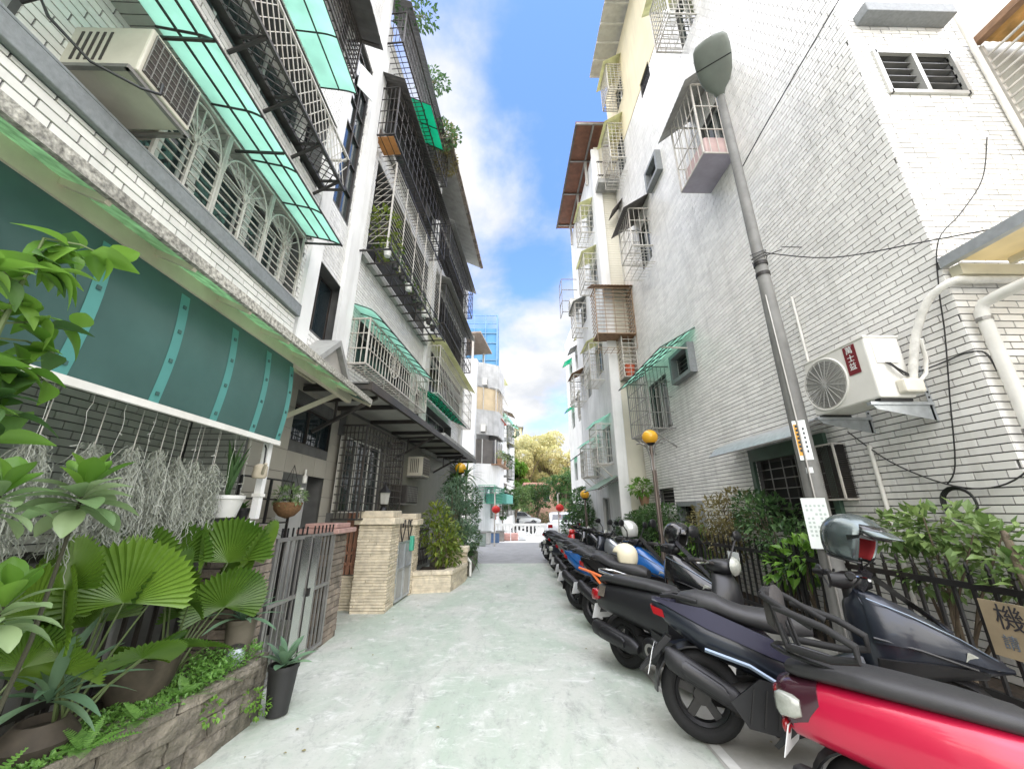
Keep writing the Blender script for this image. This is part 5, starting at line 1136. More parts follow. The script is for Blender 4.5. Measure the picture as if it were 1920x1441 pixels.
def scooter(x, y, head, label, body, panel=None, style='sport', lean=6, k=1.07, front=None, trim=None, plate=True, mirrors=True, group='scooters parked along the right side', screen=False, legs=None, flank=None, ind=None):
    t = local('scooter', label, 'scooter', group)
    panel = panel or body; front = front or body; legs = legs or black_p; flank = flank or front; ind = ind or amber
    mo = .22 if mirrors == 'L' else 0
    ms_ = (-1, 1) if mirrors is True else ((1,) if mirrors else ())
    rw = .265 if style == 'sport' else .225; wb = 1.28
    def wheel(cx, wd, nm, r0):
        q = MB(); pr = []
        for i in range(13):
            a = 2 * math.pi * i / 12; pr.append((r0 - .052 + .052 * math.cos(a), .062 * math.sin(a) * wd))
        q.lathe(pr, 36, (cx, 0, r0), 'y', cap=False); w = q.build(nm, tyre_m, t, True)
        q = MB(); q.lathe([(r0 - .095, -.045), (r0 - .115, -.03), (r0 - .115, .03), (r0 - .095, .045), (r0 - .085, .03), (r0 - .085, -.03), (r0 - .095, -.045)], 28, (cx, 0, r0), 'y', cap=False); q.build('rim', black_p if style != 'retro' else eng_m, w, True)
        for j in range(5):
            a = j * 2 * math.pi / 5 + .3; piece('spoke', eng_m, w, (cx, 0, r0), (cx + (r0 - .1) * math.cos(a), 0, r0 + (r0 - .1) * math.sin(a)), .035, .05)
        q = MB(); q.lathe([(.055, -.05), (.055, .05)], 14, (cx, 0, r0), 'y'); q.build('hub', eng_m, w)
    wheel(0, 1.0, 'rear_wheel', rw); wheel(wb, .9, 'front_wheel', rw)
    # engine, transmission, exhaust
    q = MB(); q.prof([(-.06, .10, .045, rw - .08, rw + .08), (.12, .11, .055, rw - .09, rw + .10), (.34, .11, .06, rw - .09, rw + .12), (.46, .10, .04, rw - .05, rw + .09)]); q.build('transmission_case', eng_m, t, True)
    q = MB(); q.prof([(.18, -.04, .07, rw - .08, rw + .10), (.34, -.05, .11, rw - .10, rw + .12), (.52, -.04, .09, rw - .06, rw + .10)]); q.build('engine', eng_m, t, True)
    q = MB(); q.lathe([(.02, -.19), (.09, -.185), (.105, -.165), (.105, -.12)], 22, (.40, 0, rw + .03), 'y'); q.build('fan_cover', black_p, t, True)
    q = MB(); q.lathe([(.03, -.194), (.055, -.194)], 16, (.40, 0, rw + .03), 'y', cap=False); q.build('fan_ring', steel_g, t)
    ang = .50 if style == 'sport' else .16
    ml = .47 if style == 'sport' else .56
    def muf(u, r): return (.26 - u * ml, -.165, rw + .00 + u * ml * ang, r)
    rings = []
    for u, r_ in ((0, .03), (.06, .05), (.16, .062), (.8, .068), (.95, .06), (1.0, .04)):
        cx, cy, cz, r2 = muf(u, r_); rings.append([(cx + r2 * .15 * math.sin(a), cy + r2 * .85 * math.cos(a), cz + r2 * 1.1 * math.sin(a)) for a in [2 * math.pi * i / 18 for i in range(18)]])
    q = MB(); q.loft(rings); ex = q.build('exhaust', muf_m, t, True)
    q = MB(); rings = []
    for u, r_ in ((.22, .03), (.28, .05), (.72, .054), (.78, .03)):
        cx, cy, cz, r2 = muf(u, r_); rings.append([(cx, cy - .045 + .022 * math.cos(a), cz + r2 * math.sin(a)) for a in [2 * math.pi * i / 12 for i in range(12)]])
    q.loft(rings); hs = q.build('heat_shield', black_p, ex, True)
    q = MB(); q.tube([(.30, -.14, rw - .02), (.42, -.13, rw - .07), (.55, -.06, rw - .05)], .022, 8); q.build('exhaust_pipe', steel_d, ex, True)
    q = MB(); q.tube([(-.02, .16, rw), (.05, .16, rw + .32)], .03, 8)
    for j in range(8): q.lathe([(.042, 0), (.042, .012)], 10, (-.015 + .007 * j, .16, rw + .03 + j * .032))
    q.build('shock_absorber', steel_d, t)
    # rear mudguard, plate
    q = MB()
    ring = []
    for i in range(9):
        a = R(78 + i * 13); c, s = math.cos(a), math.sin(a)
        ring.append([((rw + .035 + h) * c, w, rw + (rw + .035 + h) * s) for w, h in ((-.075, -.01), (0, .012), (.075, -.01), (.075, -.02), (0, 0), (-.075, -.02))])
    q.loft(ring); q.build('rear_mudguard', black_p, t, True)
    q = MB(); q.loft([[(-.20, w, .60), (-.16, w, .58)] + [(-.38, w, .36), (-.40, w, .37)] for w in (-.055, .055)]); q.build('plate_bracket', black_p, t)
    if plate:
        q = MB(); q.add([(-.335, w, .44 - .07) if i == 0 else (-.295, w, .585 - .07) for i, w in ((0, -.15), (0, .15), (1, .15), (1, -.15))] + [(-.331, w, .44 - .07) if i == 0 else (-.291, w, .585 - .07) for i, w in ((0, -.15), (0, .15), (1, .15), (1, -.15))], [(3, 2, 1, 0), (4, 5, 6, 7), (0, 1, 5, 4), (1, 2, 6, 5), (2, 3, 7, 6), (3, 0, 4, 7)]); t['plate'] = 1
        pl = q.build('number_plate', plate_m, t)
    # bodywork
    if style == 'sport':
        q = MB(); q.prof([(-.27, 0, .04, .77, .83), (-.17, 0, .09, .66, .82), (.03, 0, .15, .52, .76), (.25, 0, .17, .44, .72), (.48, 0, .16, .36, .64), (.66, 0, .13, .30, .50)], 18, 2.4); q.build('rear_body', body, t, True)
        for sg in (-1, 1):
            q = MB(); q.loft([[(px, sg * (w + o), pz) for px, w, pz in ((-.275, .045, .835), (.08, .15, .80), (.46, .178, .66), (.63, .15, .50), (.43, .178, .56), (.08, .157, .68))] for o in (.0, .012)]); q.build('side_panel', panel, t, True)
        seat = [(-.10, 0, .06, .79, .85), (-.06, 0, .115, .78, .885), (.04, 0, .155, .77, .905), (.16, 0, .165, .75, .895), (.25, 0, .16, .72, .85), (.34, 0, .158, .70, .825), (.48, 0, .15, .67, .815), (.62, 0, .12, .66, .805), (.72, 0, .06, .67, .76)]
        q = MB(); q.prof([(.42, 0, .17, .22, .34), (.7, 0, .19, .20, .34), (1.0, 0, .16, .22, .36), (1.08, 0, .10, .28, .42)], 16, 3); q.build('footwell', legs, t, True)
        q = MB(); q.prof([(.55, 0, .07, .34, .56), (.75, 0, .075, .33, .55), (.95, 0, .10, .36, .62)], 14, 2.5); q.build('centre_tunnel', legs, t, True)
        # front apron: two flanks and a nose
        cow = [(.94, 0, .06, .50, .90), (1.0, 0, .145, .46, .985), (1.10, 0, .175, .47, .965), (1.22, 0, .172, .50, .90), (1.36, 0, .145, .53, .80), (1.50, 0, .095, .55, .69), (1.60, 0, .045, .57, .635), (1.66, 0, .012, .58, .605)]
        q = MB(); q.prof(cow, 24, 2.2); fa = q.build('front_cowl', front, t, True)
        def shell(a0, a1, off, x0, x1, nm, m, sg, par):
            q = MB(); N = 10; rr = []
            cs = [c for c in cow if x0 <= c[0] <= x1]
            for cx, _, w, z0, z1 in cs:
                ring = []
                for o in (off, off - .012):
                    for i in range(N) if o == off else range(N - 1, -1, -1):
                        an = R(a0 + (a1 - a0) * i / (N - 1)); c_, s_ = math.cos(an), math.sin(an)
                        ring.append((cx + (.01 if o == off else 0), sg * ((w + o) * math.copysign(abs(c_) ** .9, c_)), (z0 + z1) / 2 + ((z1 - z0) / 2 + o) * math.copysign(abs(s_) ** .9, s_)))
                rr.append(ring)
            q.loft(rr); return q.build(nm, m, par, True)
        for sg in (-1, 1):
            shell(-5, 58, .016, .99, 1.61, 'flank_panel', flank, sg, fa)
            shell(-62, -22, .012, .99, 1.51, 'lower_panel', black_p, sg, fa)
            q = MB(); q.tube([(1.02, sg * .155, .93), (1.20, sg * .165, .855), (1.42, sg * .125, .745), (1.58, sg * .06, .645)], .004, 5); q.build('accent_line', silver_trim, fa, True)
            q = MB(); q.tube([(1.0, sg * .165, .72), (1.2, sg * .192, .68), (1.45, sg * .125, .60)], .007, 5); q.build('accent_line', black_p, fa, True)
            q = MB(); q.loft([[(1.40 + o, sg * (.150 - o), .640), (1.56 + o, sg * (.075 - o), .60), (1.57 + o, sg * (.070 - o), .625), (1.42 + o, sg * (.148 - o), .685)] for o in (0, .012)]); q.build('headlight', amber, fa)
            q = MB(); q.tube([(.98, sg * .10, .98), (1.02, sg * .14, 1.04), (.96, sg * .2, 1.06)], .006, 5); q.build('brake_hose', cable, fa, True)
        q = MB(); q.loft([[(1.04, -.095, .955), (1.02, 0, 1.0), (1.04, .095, .955)], [(1.12, -.085, 1.07), (1.09, 0, 1.12), (1.12, .085, 1.07)], [(1.26, -.08, .93), (1.25, 0, .965), (1.26, .08, .93)], [(1.44, -.05, .765), (1.44, 0, .79), (1.44, .05, .765)]], cap=False); q.build('windscreen', smoke if screen else black_p, t, True)
        bar_x, bar_z = .98, 1.03
    else:
        q = MB(); q.prof([(-.33, 0, .10, .50, .68), (-.27, 0, .145, .46, .715), (-.1, 0, .175, .44, .73), (.15, 0, .185, .40, .735), (.38, 0, .18, .36, .73), (.52, 0, .17, .32, .72), (.57, 0, .15, .30, .70)], 20, 3.2); rb = q.build('rear_body', body, t, True)
        q = MB(); q.prof([(.44, 0, .15, .30, .40), (.7, 0, .17, .27, .345), (.95, 0, .16, .28, .36)], 14, 4); q.build('floorboard', legs, t, True)
        for sg in (-1, 1):
            q = MB(); q.loft([[(px, sg * (w + o), pz) for px, w, pz in ((.40, .16, .42), (.62, .17, .36), (.95, .165, .38), (.98, .15, .26), (.6, .16, .22), (.42, .15, .28))] for o in (0, .012)]); q.build('side_skirt', panel, t, True)
        seat = [(-.28, 0, .09, .725, .78), (-.22, 0, .145, .72, .805), (-.05, 0, .165, .72, .825), (.15, 0, .165, .715, .82), (.35, 0, .15, .71, .81), (.52, 0, .12, .70, .79), (.60, 0, .07, .70, .76)]
        rings = []
        for px, w, pz, th in ((.98, .15, .30, .06), (1.0, .20, .45, .07), (1.06, .205, .62, .075), (1.09, .19, .76, .075), (1.08, .14, .88, .07), (1.05, .09, .95, .06)):
            rings.append([(px + th * math.sin(a) - .06 * abs(math.cos(a)) ** 2, w * math.cos(a), pz) for a in [2 * math.pi * i / 18 for i in range(18)]])
        q = MB(); q.loft(rings); fa = q.build('leg_shield', front, t, True)
        bar_x, bar_z = 1.0, 1.02
    q = MB(); q.prof(seat, 18, 2.6); st = q.build('seat', seat_m, t, True)
    if style == 'sport':
        q = MB(); q.loft([[(px, -.20 - o, pz) for px, pz in ((.16, .30), (.34, .44), (.62, .40), (.66, .24), (.46, .16), (.24, .18))] for o in (0, .02)]); eg = q.build('engine_guard', black_p, t)
        for j in range(5): piece('guard_rib', eng_m, eg, (.25 + j * .075, -.223, .20), (.30 + j * .07, -.223, .385), .014, .008)
        q = MB(); q.tube([(.05, -.19, .56), (.30, -.205, .50), (.60, -.20, .34)], .014, 6); q.build('frame_line', silver_trim if panel.name == 'violet_grey_paint' else eng_m, t, True)
    # tail lamp, blinkers, grab rail
    if style == 'sport':
        q = MB(); q.loft([[(-.285, w, .785), (-.265, w * 1.3, .73), (-.19, w * 1.6, .71), (-.20, w * 1.5, .76)] for w in (-.05, .05)]); q.build('tail_lamp', red_l, t)
        for sg in (-1, 1): q = MB(); q.tube([(-.20, sg * .06, .85), (-.12, sg * .13, .865), (.04, sg * .17, .84)], .014, 8); q.build('grab_rail', muf_m, t, True)
    else:
        q = MB(); q.prof([(-.365, 0, .05, .555, .65), (-.345, 0, .10, .545, .66), (-.30, 0, .13, .545, .66)], 14, 4); q.build('tail_lamp', red_l, t, True)
        for sg in (-1, 1): q = MB(); q.prof([(-.335, sg * .135, .02, .565, .645), (-.31, sg * .145, .042, .55, .66), (-.25, sg * .155, .04, .555, .655), (-.22, sg * .16, .02, .57, .64)], 16, 3); q.build('indicator', ind, t, True)
        q = MB(); q.tube([(-.05, .13, .80), (-.26, .12, .83), (-.33, .05, .84), (-.33, -.05, .84), (-.26, -.12, .83), (-.05, -.13, .80)], .012, 8); q.build('grab_rail', chrome if style == 'retro' and body.name.startswith('matt') else black_p, t, True)
    # fork, front mudguard
    for sg in (-1, 1): q = MB(); q.tube([(wb, sg * .075, rw), (wb - .06, sg * .075, rw + .32), (wb - .13, sg * .05, .72)], .02, 8); q.build('fork_leg', steel_d, t, True)
    ring = []
    for i in range(9):
        a = R(20 + i * 17); c, s = math.cos(a), math.sin(a); w = .07
        ring.append([(wb + (rw + .03 + h) * c, v, rw + (rw + .03 + h) * s) for v, h in ((-w, -.02), (-w * .6, .012), (w * .6, .012), (w, -.02), (w * .6, .0), (-w * .6, .0))])
    q = MB(); q.loft(ring); q.build('front_mudguard', front if style != 'sport' else black_p, t, True)
    # handlebar
    q = MB(); q.tube([(bar_x - .06, .34, bar_z + .03), (bar_x - .01, .20, bar_z + .03), (bar_x + .02, .06, bar_z), (bar_x + .02, -.06, bar_z), (bar_x - .01, -.20, bar_z + .03), (bar_x - .06, -.34, bar_z + .03)], .012, 8); hb = q.build('handlebar', steel_d, t, True)
    for sg in (-1, 1):
        q = MB(); q.tube([(bar_x - .04, sg * .24, bar_z + .03), (bar_x - .065, sg * .36, bar_z + .03)], .02, 10); q.build('grip', black_r, hb, True)
        q = MB(); q.tube([(bar_x + .02, sg * .18, bar_z + .02), (bar_x + .05, sg * .25, bar_z + .015), (bar_x + .02, sg * .36, bar_z + .01)], .008, 6); q.build('brake_lever', chrome, hb, True)
        q = MB(); q.ell((bar_x - .02, sg * .215, bar_z + .03), (.025, .03, .024), 10, 7); q.build('switch_box', black_p, hb, True)
        if sg in ms_:
            q = MB(); q.tube([(bar_x + .01, sg * .19, bar_z + .05), (bar_x + .03, sg * (.23 + mo), bar_z + .14 - mo), (bar_x + .02, sg * (.32 + mo), bar_z + .22 - mo)], .008, 6); ms = q.build('mirror', black_p, hb, True)
            q = MB(); q.ell((bar_x + .02, sg * (.36 + mo), bar_z + .25 - mo), (.022, .075, .05), 14, 8); q.build('mirror_shell', black_p, ms, True)
            q = MB(); q.lathe([(.001, -.0), (1, 0)], 16, axis='x'); q.v = [Vector((bar_x - .008 + v.z * .022, sg * (.36 + mo) + v.y * .062, bar_z + .25 - mo + v.z * .04)) for v in q.v]; q.build('mirror_glass', mirror_m, ms)
    q = MB(); hw = .055 if style == 'sport' else .105; q.prof([(bar_x - .08, 0, hw * .6, bar_z - .05, bar_z + .03), (bar_x, 0, hw, bar_z - .07, bar_z + .05), (bar_x + .09, 0, hw * .9, bar_z - .07, bar_z + .05), (bar_x + .14, 0, hw * .4, bar_z - .05, bar_z + .02)], 16, 2.6); q.build('headset', front if style == 'retro' else black_p, t, True)
    q = MB(); q.tube([(.98, 0, .60), (1.0, 0, bar_z)], .045, 10); q.build('steering_column', black_p, t, True)
    if style == 'retro':
        q = MB(); q.lathe([(.075, 0), (.06, .03), (.02, .045)], 16, (bar_x + .14, 0, bar_z), 'x'); q.build('headlight', amber, t, True)
    q = MB(); q.tube([(.5, .10, rw - .06), (.44, .26, .01)], .013, 7); q.build('side_stand', steel_d, t, True)
    t.location = (x, y, 0); t.rotation_euler = (R(-lean), 0, R(head)); t.scale = (k, k, k)
    return t
magenta = paint('magenta_red_paint', (.46, .009, .045), .30, .15); plum = paint('dark_plum_paint', (.045, .012, .02), .2)
gun = paint('gunmetal_blue_paint', (.015, .019, .028), .32, .25, .3); violet = paint('violet_grey_paint', (.030, .029, .055), .36, .3, .25)
matt = M('matt_black_paint', (.013, .0135, .015), .42, .1, var=.06, coat=.1)
gloss_b = paint('gloss_black_paint', (.008, .0085, .0095), .16); silver = paint('silver_paint', (.36, .38, .40), .3, .7); blue = paint('blue_paint', (.012, .10, .32), .2); wht = paint('white_paint', (.72, .74, .76), .25); orange = paint('orange_paint', (.70, .16, .04), .35)
s1 = scooter(1.78, 2.28, -47, 'magenta red scooter with long grey seat in the near right corner', magenta, style='retro', lean=4, k=1.02, legs=black_p, plate=True)
# plum tail cap, black backrest loop and strapped pad on the red one
q = MB(); q.prof([(-.345, 0, .06, .55, .66), (-.33, 0, .115, .51, .70), (-.27, 0, .152, .47, .724), (-.20, 0, .166, .50, .733), (-.14, 0, .17, .60, .737)], 20, 3.0); q.build('tail_cap', plum, s1, True)
bk = MB()
for sg in (-1, 1): bk.tube([(-.10, sg * .17, .98), (-.26, sg * .17, 1.07), (-.32, sg * .15, 1.10)], .018, 8)
bk.tube([(-.32, .15, 1.10), (-.34, 0, 1.12), (-.32, -.15, 1.10)], .018, 8); bk.tube([(-.24, .12, .84), (-.30, .12, 1.10)], .012, 6); bk.tube([(-.24, -.12, .84), (-.30, -.12, 1.10)], .012, 6)
for sg in (-1, 1): bk.tube([(-.26, sg * .17, 1.05), (-.05, sg * .19, .99), (.06, sg * .19, .93), (.06, sg * .19, .87), (-.05, sg * .18, .85), (-.24, sg * .13, .86)], .019, 9)
bk.build('backrest_loop', black_r, s1, True)
q = MB(); q.prof([(-.33, 0, .10, .93, 1.13), (-.29, 0, .12, .90, 1.15), (-.27, 0, .10, .93, 1.13)], 14, 3); q.build('back_pad', M('worn_black_vinyl', (.04, .036, .034), .65, var=.2, bump=.3), s1, True)
for sg in (-1, 1): piece('strap', black_p, s1, (-.24, sg * .05, .85), (-.30, sg * .06, 1.05), .03, .006)
text('NQZ-2101', 'plate_text', M('plate_ink', (.02, .02, .06), .6, var=0), s1, (-.3195, 0, .4395), (0, -1, 0), (.27, 0, .96), .068, .0006)
q = MB(); q.ell((-.31, -.11, .50), (.02, .035, .035), 12, 8); q.build('reflector', red_l, s1, True)
s2 = scooter(1.49, 3.40, -23, 'gunmetal blue sport scooter with violet side panel second from the right', gun, violet, lean=5, k=1.09, screen=True, legs=gun, mirrors='L')
s3 = scooter(1.34, 4.78, -56, 'matt black scooter with flat seat and red tail lamp, third from the right', matt, black_p, 'retro', 5, 1.09, legs=gun, ind=red_l, plate=True)
q = MB(); q.add([(-.23, -.1825, .60), (-.14, -.186, .60), (-.11, -.187, .70), (-.20, -.1845, .70)], [(0, 1, 2, 3)]); bd = q.build('badge', chrome, s3)
s4 = scooter(1.36, 6.15, -47, 'black scooter with orange frame trim and a cream helmet on its seat', gloss_b, black_p, lean=5, k=1.10, front=gloss_b, screen=True)
for sg in (-1, 1):
    q = MB(); q.tube([(-.20, sg * .165, .70), (.05, sg * .188, .66), (.38, sg * .20, .58), (.50, sg * .185, .50), (.30, sg * .20, .48), (.16, sg * .195, .54), (.02, sg * .182, .66)], .017, 6); q.build('trim_frame', orange, s4, True)
s5 = scooter(1.30, 7.30, -46, 'blue and white scooter with silver helmet on its mirror', blue, blue, lean=4, k=1.08, front=blue, legs=wht)
q = MB(); q.prof([(.93, 0, .12, .40, .92), (.97, 0, .20, .42, .93), (1.08, 0, .215, .46, .80), (1.2, 0, .19, .5, .7)], 16, 2.6); q.build('white_leg_shield', wht, s5, True)
for x, y, h, lab, b, p, st in ((1.38, 8.35, -44, 'grey blue scooter beyond the blue and white one', silver, gun, 'sport'), (1.42, 9.45, -44, 'pale silver scooter with dark seat midway down the row', silver, silver, 'sport'),
                           (1.5, 10.5, -44, 'slim dark grey scooter behind the pale silver one', gun, gloss_b, 'retro'), (1.48, 11.6, -44, 'dark scooter with pale tail near the end of the row', gloss_b, silver, 'sport'), (1.55, 12.7, -44, 'black scooter second from the far end of the row', gloss_b, gloss_b, 'retro'), (1.52, 13.8, -44, 'black scooter at the far end of the row', gloss_b, matt, 'sport')):
    scooter(x, y, h, lab, b, p, st, 5, 1.06, mirrors=y < 10)
scooter(2.9, 12.2, 200, 'red scooter facing the lane beside the far hedge', paint('red_paint', (.5, .02, .02), .3), None, 'retro', 4, 1.0)
# helmets
def helmet(pos, rz, tilt, label, shell, r=.15, lining=M('red_lining', (.30, .02, .025), .8), visor=True, open_=True, peak=False, roll=0):
    t = local('helmet', label, 'helmet', 'helmets left on scooters')
    q = MB(); vs, fs = [], []; nu, nv = 28, 14
    def pt(u, v, rr):
        th = 2 * math.pi * u; ph = v * R(128)
        x, y, z = math.sin(ph) * math.cos(th), math.sin(ph) * math.sin(th), math.cos(ph)
        return (x * rr * 1.16, y * rr * .98, z * rr * (1.0 if z > 0 else 1.45))
    def ok(u, v):
        th = 2 * math.pi * u; th = (th + math.pi) % (2 * math.pi) - math.pi
        return not (abs(th) < R(58) and v > .58)
    for shellk, rr, m in (('shell', r, shell), ('lining', r * .90, lining)):
        q = MB()
        for i in range(nu):
            for j in range(nv):
                u0, u1, v0, v1 = i / nu, (i + 1) / nu, j / nv, (j + 1) / nv
                if ok((u0 + u1) / 2, (v0 + v1) / 2): q.add([pt(u0, v0, rr), pt(u1, v0, rr), pt(u1, v1, rr), pt(u0, v1, rr)], [(0, 1, 2, 3)])
        ob = q.build(shellk, m, t, True)
        bm = bmesh.new(); bm.from_mesh(ob.data); bmesh.ops.remove_doubles(bm, verts=bm.verts, dist=.0004); bmesh.ops.recalc_face_normals(bm, faces=bm.faces); bm.to_mesh(ob.data); bm.free()
        for p in ob.data.polygons: p.use_smooth = True
        so = ob.modifiers.new('thick', 'SOLIDIFY'); so.thickness = .006
    edge = [pt((R(58) + i * (2 * math.pi - 2 * R(58)) / 24) / (2 * math.pi), 1.0, r * .985) for i in range(25)]
    q = MB(); q.tube(edge, .008, 6); q.build('rim_trim', black_p, t, True)
    if visor:
        q = MB(); q.grid(lambda u, v: pt((-R(64) + u * R(128)) / (2 * math.pi) % 1, .40 + v * .24, r * 1.035), 16, 4); vz = q.build('visor', gloss_b, t, True); so = vz.modifiers.new('thick', 'SOLIDIFY'); so.thickness = .004
    if peak:
        q = MB(); q.grid(lambda u, v: (r * (1.16 * math.cos((u - .5) * 2.3) + .42 * v * math.cos((u - .5) * 1.6)), r * 1.0 * math.sin((u - .5) * 2.3) * (1 - .18 * v), r * (.42 - .20 * v + .10 * math.cos((u - .5) * 3))), 14, 4); pk = q.build('peak', shell, t, True); so = pk.modifiers.new('thick', 'SOLIDIFY'); so.thickness = .008
        q = MB(); q.tube([pt((R(58) * sg) / (2 * math.pi) % 1, .95, r * .9) for sg in (-1, 1)][:1] + [(.05, 0, -r * 1.15)] + [pt((R(58)) / (2 * math.pi), .95, r * .9)], .007, 5); q.build('chin_strap', black_p, t, True)
    t.location = pos; t.rotation_euler = (R(roll), R(tilt), R(rz))
    return t
h1 = helmet((2.62, 3.02, 1.40), -62, 12, 'metallic grey open face helmet with red lining on the gunmetal scooter', paint('helmet_graphite', (.10, .125, .125), .22, .6), .175, peak=True, roll=-4)
for sg in (-1, 1):
    q = MB(); q.add([(.02, sg * .182, .02), (.10, sg * .172, .045), (.17, sg * .135, .02), (.09, sg * .176, .02), (.03, sg * .183, -.01)], [(0, 1, 2, 3, 4)]); q.build('dark_graphic', gloss_b, h1)
helmet((2.36, 5.50, 1.28), -47, 10, 'glossy black full face helmet hung on the black orange scooter', gloss_b, .165, dark_in, True)
helmet((1.74, 5.93, .99), 150, 4, 'cream open helmet lying on the orange trimmed seat', M('cream_helmet', (.72, .66, .48), .35, var=.05), .155, dark_in, False)
helmet((2.06, 6.72, 1.30), 140, 4, 'silver open helmet perched on the blue and white scooter', M('silver_helmet', (.52, .53, .50), .3, .3, var=.05), .14, dark_in, False)
q = MB(); q.prof([(2.6, 3.2, .12, .30, .52), (2.8, 3.3, .2, .28, .62), (3.0, 3.35, .14, .3, .55)], 12, 2); tag(q.build('plastic_bag', M('pink_plastic_bag', (.62, .16, .18), .35, var=.15, trans=.3), None, True), 'pinkish red plastic bag lying at the kerb behind the gunmetal scooter', 'bag')
# ------------------------------------------------------------------ plants
lf_croton = leafmat('croton_leaf', (.05, .13, .02), (.30, .34, .05)); lf_dark = leafmat('dark_leaf', (.03, .085, .03), (.13, .23, .08)); lf_mid = leafmat('mid_leaf', (.03, .085, .022), (.10, .20, .05))
lf_lime = leafmat('lime_leaf', (.07, .19, .02), (.22, .40, .06)); lf_pale = leafmat('pale_leaf', (.12, .22, .08), (.36, .46, .24)); lf_palm = leafmat('palm_leaf', (.022, .075, .010), (.20, .34, .04), .36); lf_dry = leafmat('dry_leaf', (.16, .14, .05), (.30, .26, .11))
lf_fern = leafmat('fern_leaf', (.07, .19, .03), (.22, .42, .09)); lf_yel = leafmat('sunlit_autumn_leaf', (.54, .55, .24), (.74, .66, .40)); lf_far = leafmat('far_leaf', (.08, .15, .05), (.20, .30, .09)); lf_blue = leafmat('succulent_leaf', (.09, .18, .105), (.23, .35, .21))  # far autumn leaves: sunlight is brightened into their yellow
bark = M('bark', (.15, .12, .085), .9, var=.3, scale=12, bump=.6); stem_g = M('green_stem', (.10, .14, .05), .6, var=.2); moss_m = M('spanish_moss', (.40, .42, .36), .9, var=.15, trans=.25, scale=12)
pot_w = M('white_glazed_pot', (.66, .66, .63), .35, var=.06); pot_b = M('black_plastic_pot', (.02, .02, .02), .55); terra = M('terracotta', (.34, .20, .12), .8, var=.2); pot_c = M('cream_clay_pot', (.42, .37, .28), .75, var=.15)
def leaf_mesh(name, L, W, m, shape='obovate', curl=.3, fold=.25, n=6):
    key = ('leaf', name)
    if key in UB: return UB[key]
    q = MB(); q.keep = True; vs, fs = [], []
    for i in range(n + 1):
        u = i / n
        w = {'obovate': math.sin(math.pi * min(1, u ** 1.5 * .97 + .02)) ** .8, 'lance': math.sin(math.pi * (u * .96 + .03)) ** .9, 'heart': (math.sin(math.pi * u ** .62) if u < 1 else 0), 'strap': (1 - u ** 3) * (.55 + .45 * min(1, u * 4)), 'oval': math.sin(math.pi * u) ** .7 if 0 < u < 1 else 0}[shape] * W / 2 + .002
        x = L * u; z = -curl * L * u * u + .04 * L * math.sin(u * 3)
        for s in (-1, -.5, 0, .5, 1): vs.append((x, s * w, z + abs(s) * w * fold))
    for i in range(n):
        for k in range(4): a = i * 5 + k; fs.append((a, a + 5, a + 6, a + 1))
    q.add(vs, fs); UB[key] = q.mesh(name, m, True); return UB[key]
def put_leaf(t, me, base, az, el, s=1.0, roll=0, name='leaf'):
    ob = link(name, me, t); ob.location = base; ob.rotation_euler = Matrix.Rotation(az, 3, 'Z').to_4x4().to_quaternion().to_matrix().to_euler()
    mt = Matrix.Rotation(az, 4, 'Z') @ Matrix.Rotation(-el, 4, 'Y') @ Matrix.Rotation(roll, 4, 'X') @ Matrix.Diagonal((s, s, s, 1)); mt.translation = base; ob.matrix_basis = mt; return ob
def leaf_cloud(mb, fn, n, size, rng, asp=.45, droop=.3):
    """n small folded leaves at places drawn from fn(rng) -> (point, outward)"""
    for _ in range(n):
        p, o = fn(rng); o = Vector(o) + Vector((rng.uniform(-.7, .7), rng.uniform(-.7, .7), rng.uniform(-.5, .6))); o.z -= droop * rng.random()
        if o.length < .01: continue
        o.normalize(); s = o.cross(Vector((rng.uniform(-.4, .4), rng.uniform(-.4, .4), 1)));
        if s.length < .01: continue
        s.normalize(); up = s.cross(o); L = size * rng.uniform(.65, 1.3); w = L * asp * .5
        p = Vector(p); mid = p + o * L * .5
        mb.add([p, mid + s * w + up * w * .35, p + o * L - up * L * .08, mid - s * w + up * w * .35, mid], [(0, 1, 4), (1, 2, 4), (0, 4, 3), (3, 4, 2)], raw=True)
def clump_fn(clumps):
    ws = [c[3] ** 2 for c in clumps]
    def fn(rng):
        c = rng.choices(clumps, ws)[0]
        while True:
            v = Vector((rng.uniform(-1, 1), rng.uniform(-1, 1), rng.uniform(-1, 1)))
            if .05 < v.length <= 1: break
        v = v.normalized() * (v.length ** .45)
        return Vector(c[:3]) + Vector((v.x, v.y, v.z * c[4])) * c[3], v
    return fn
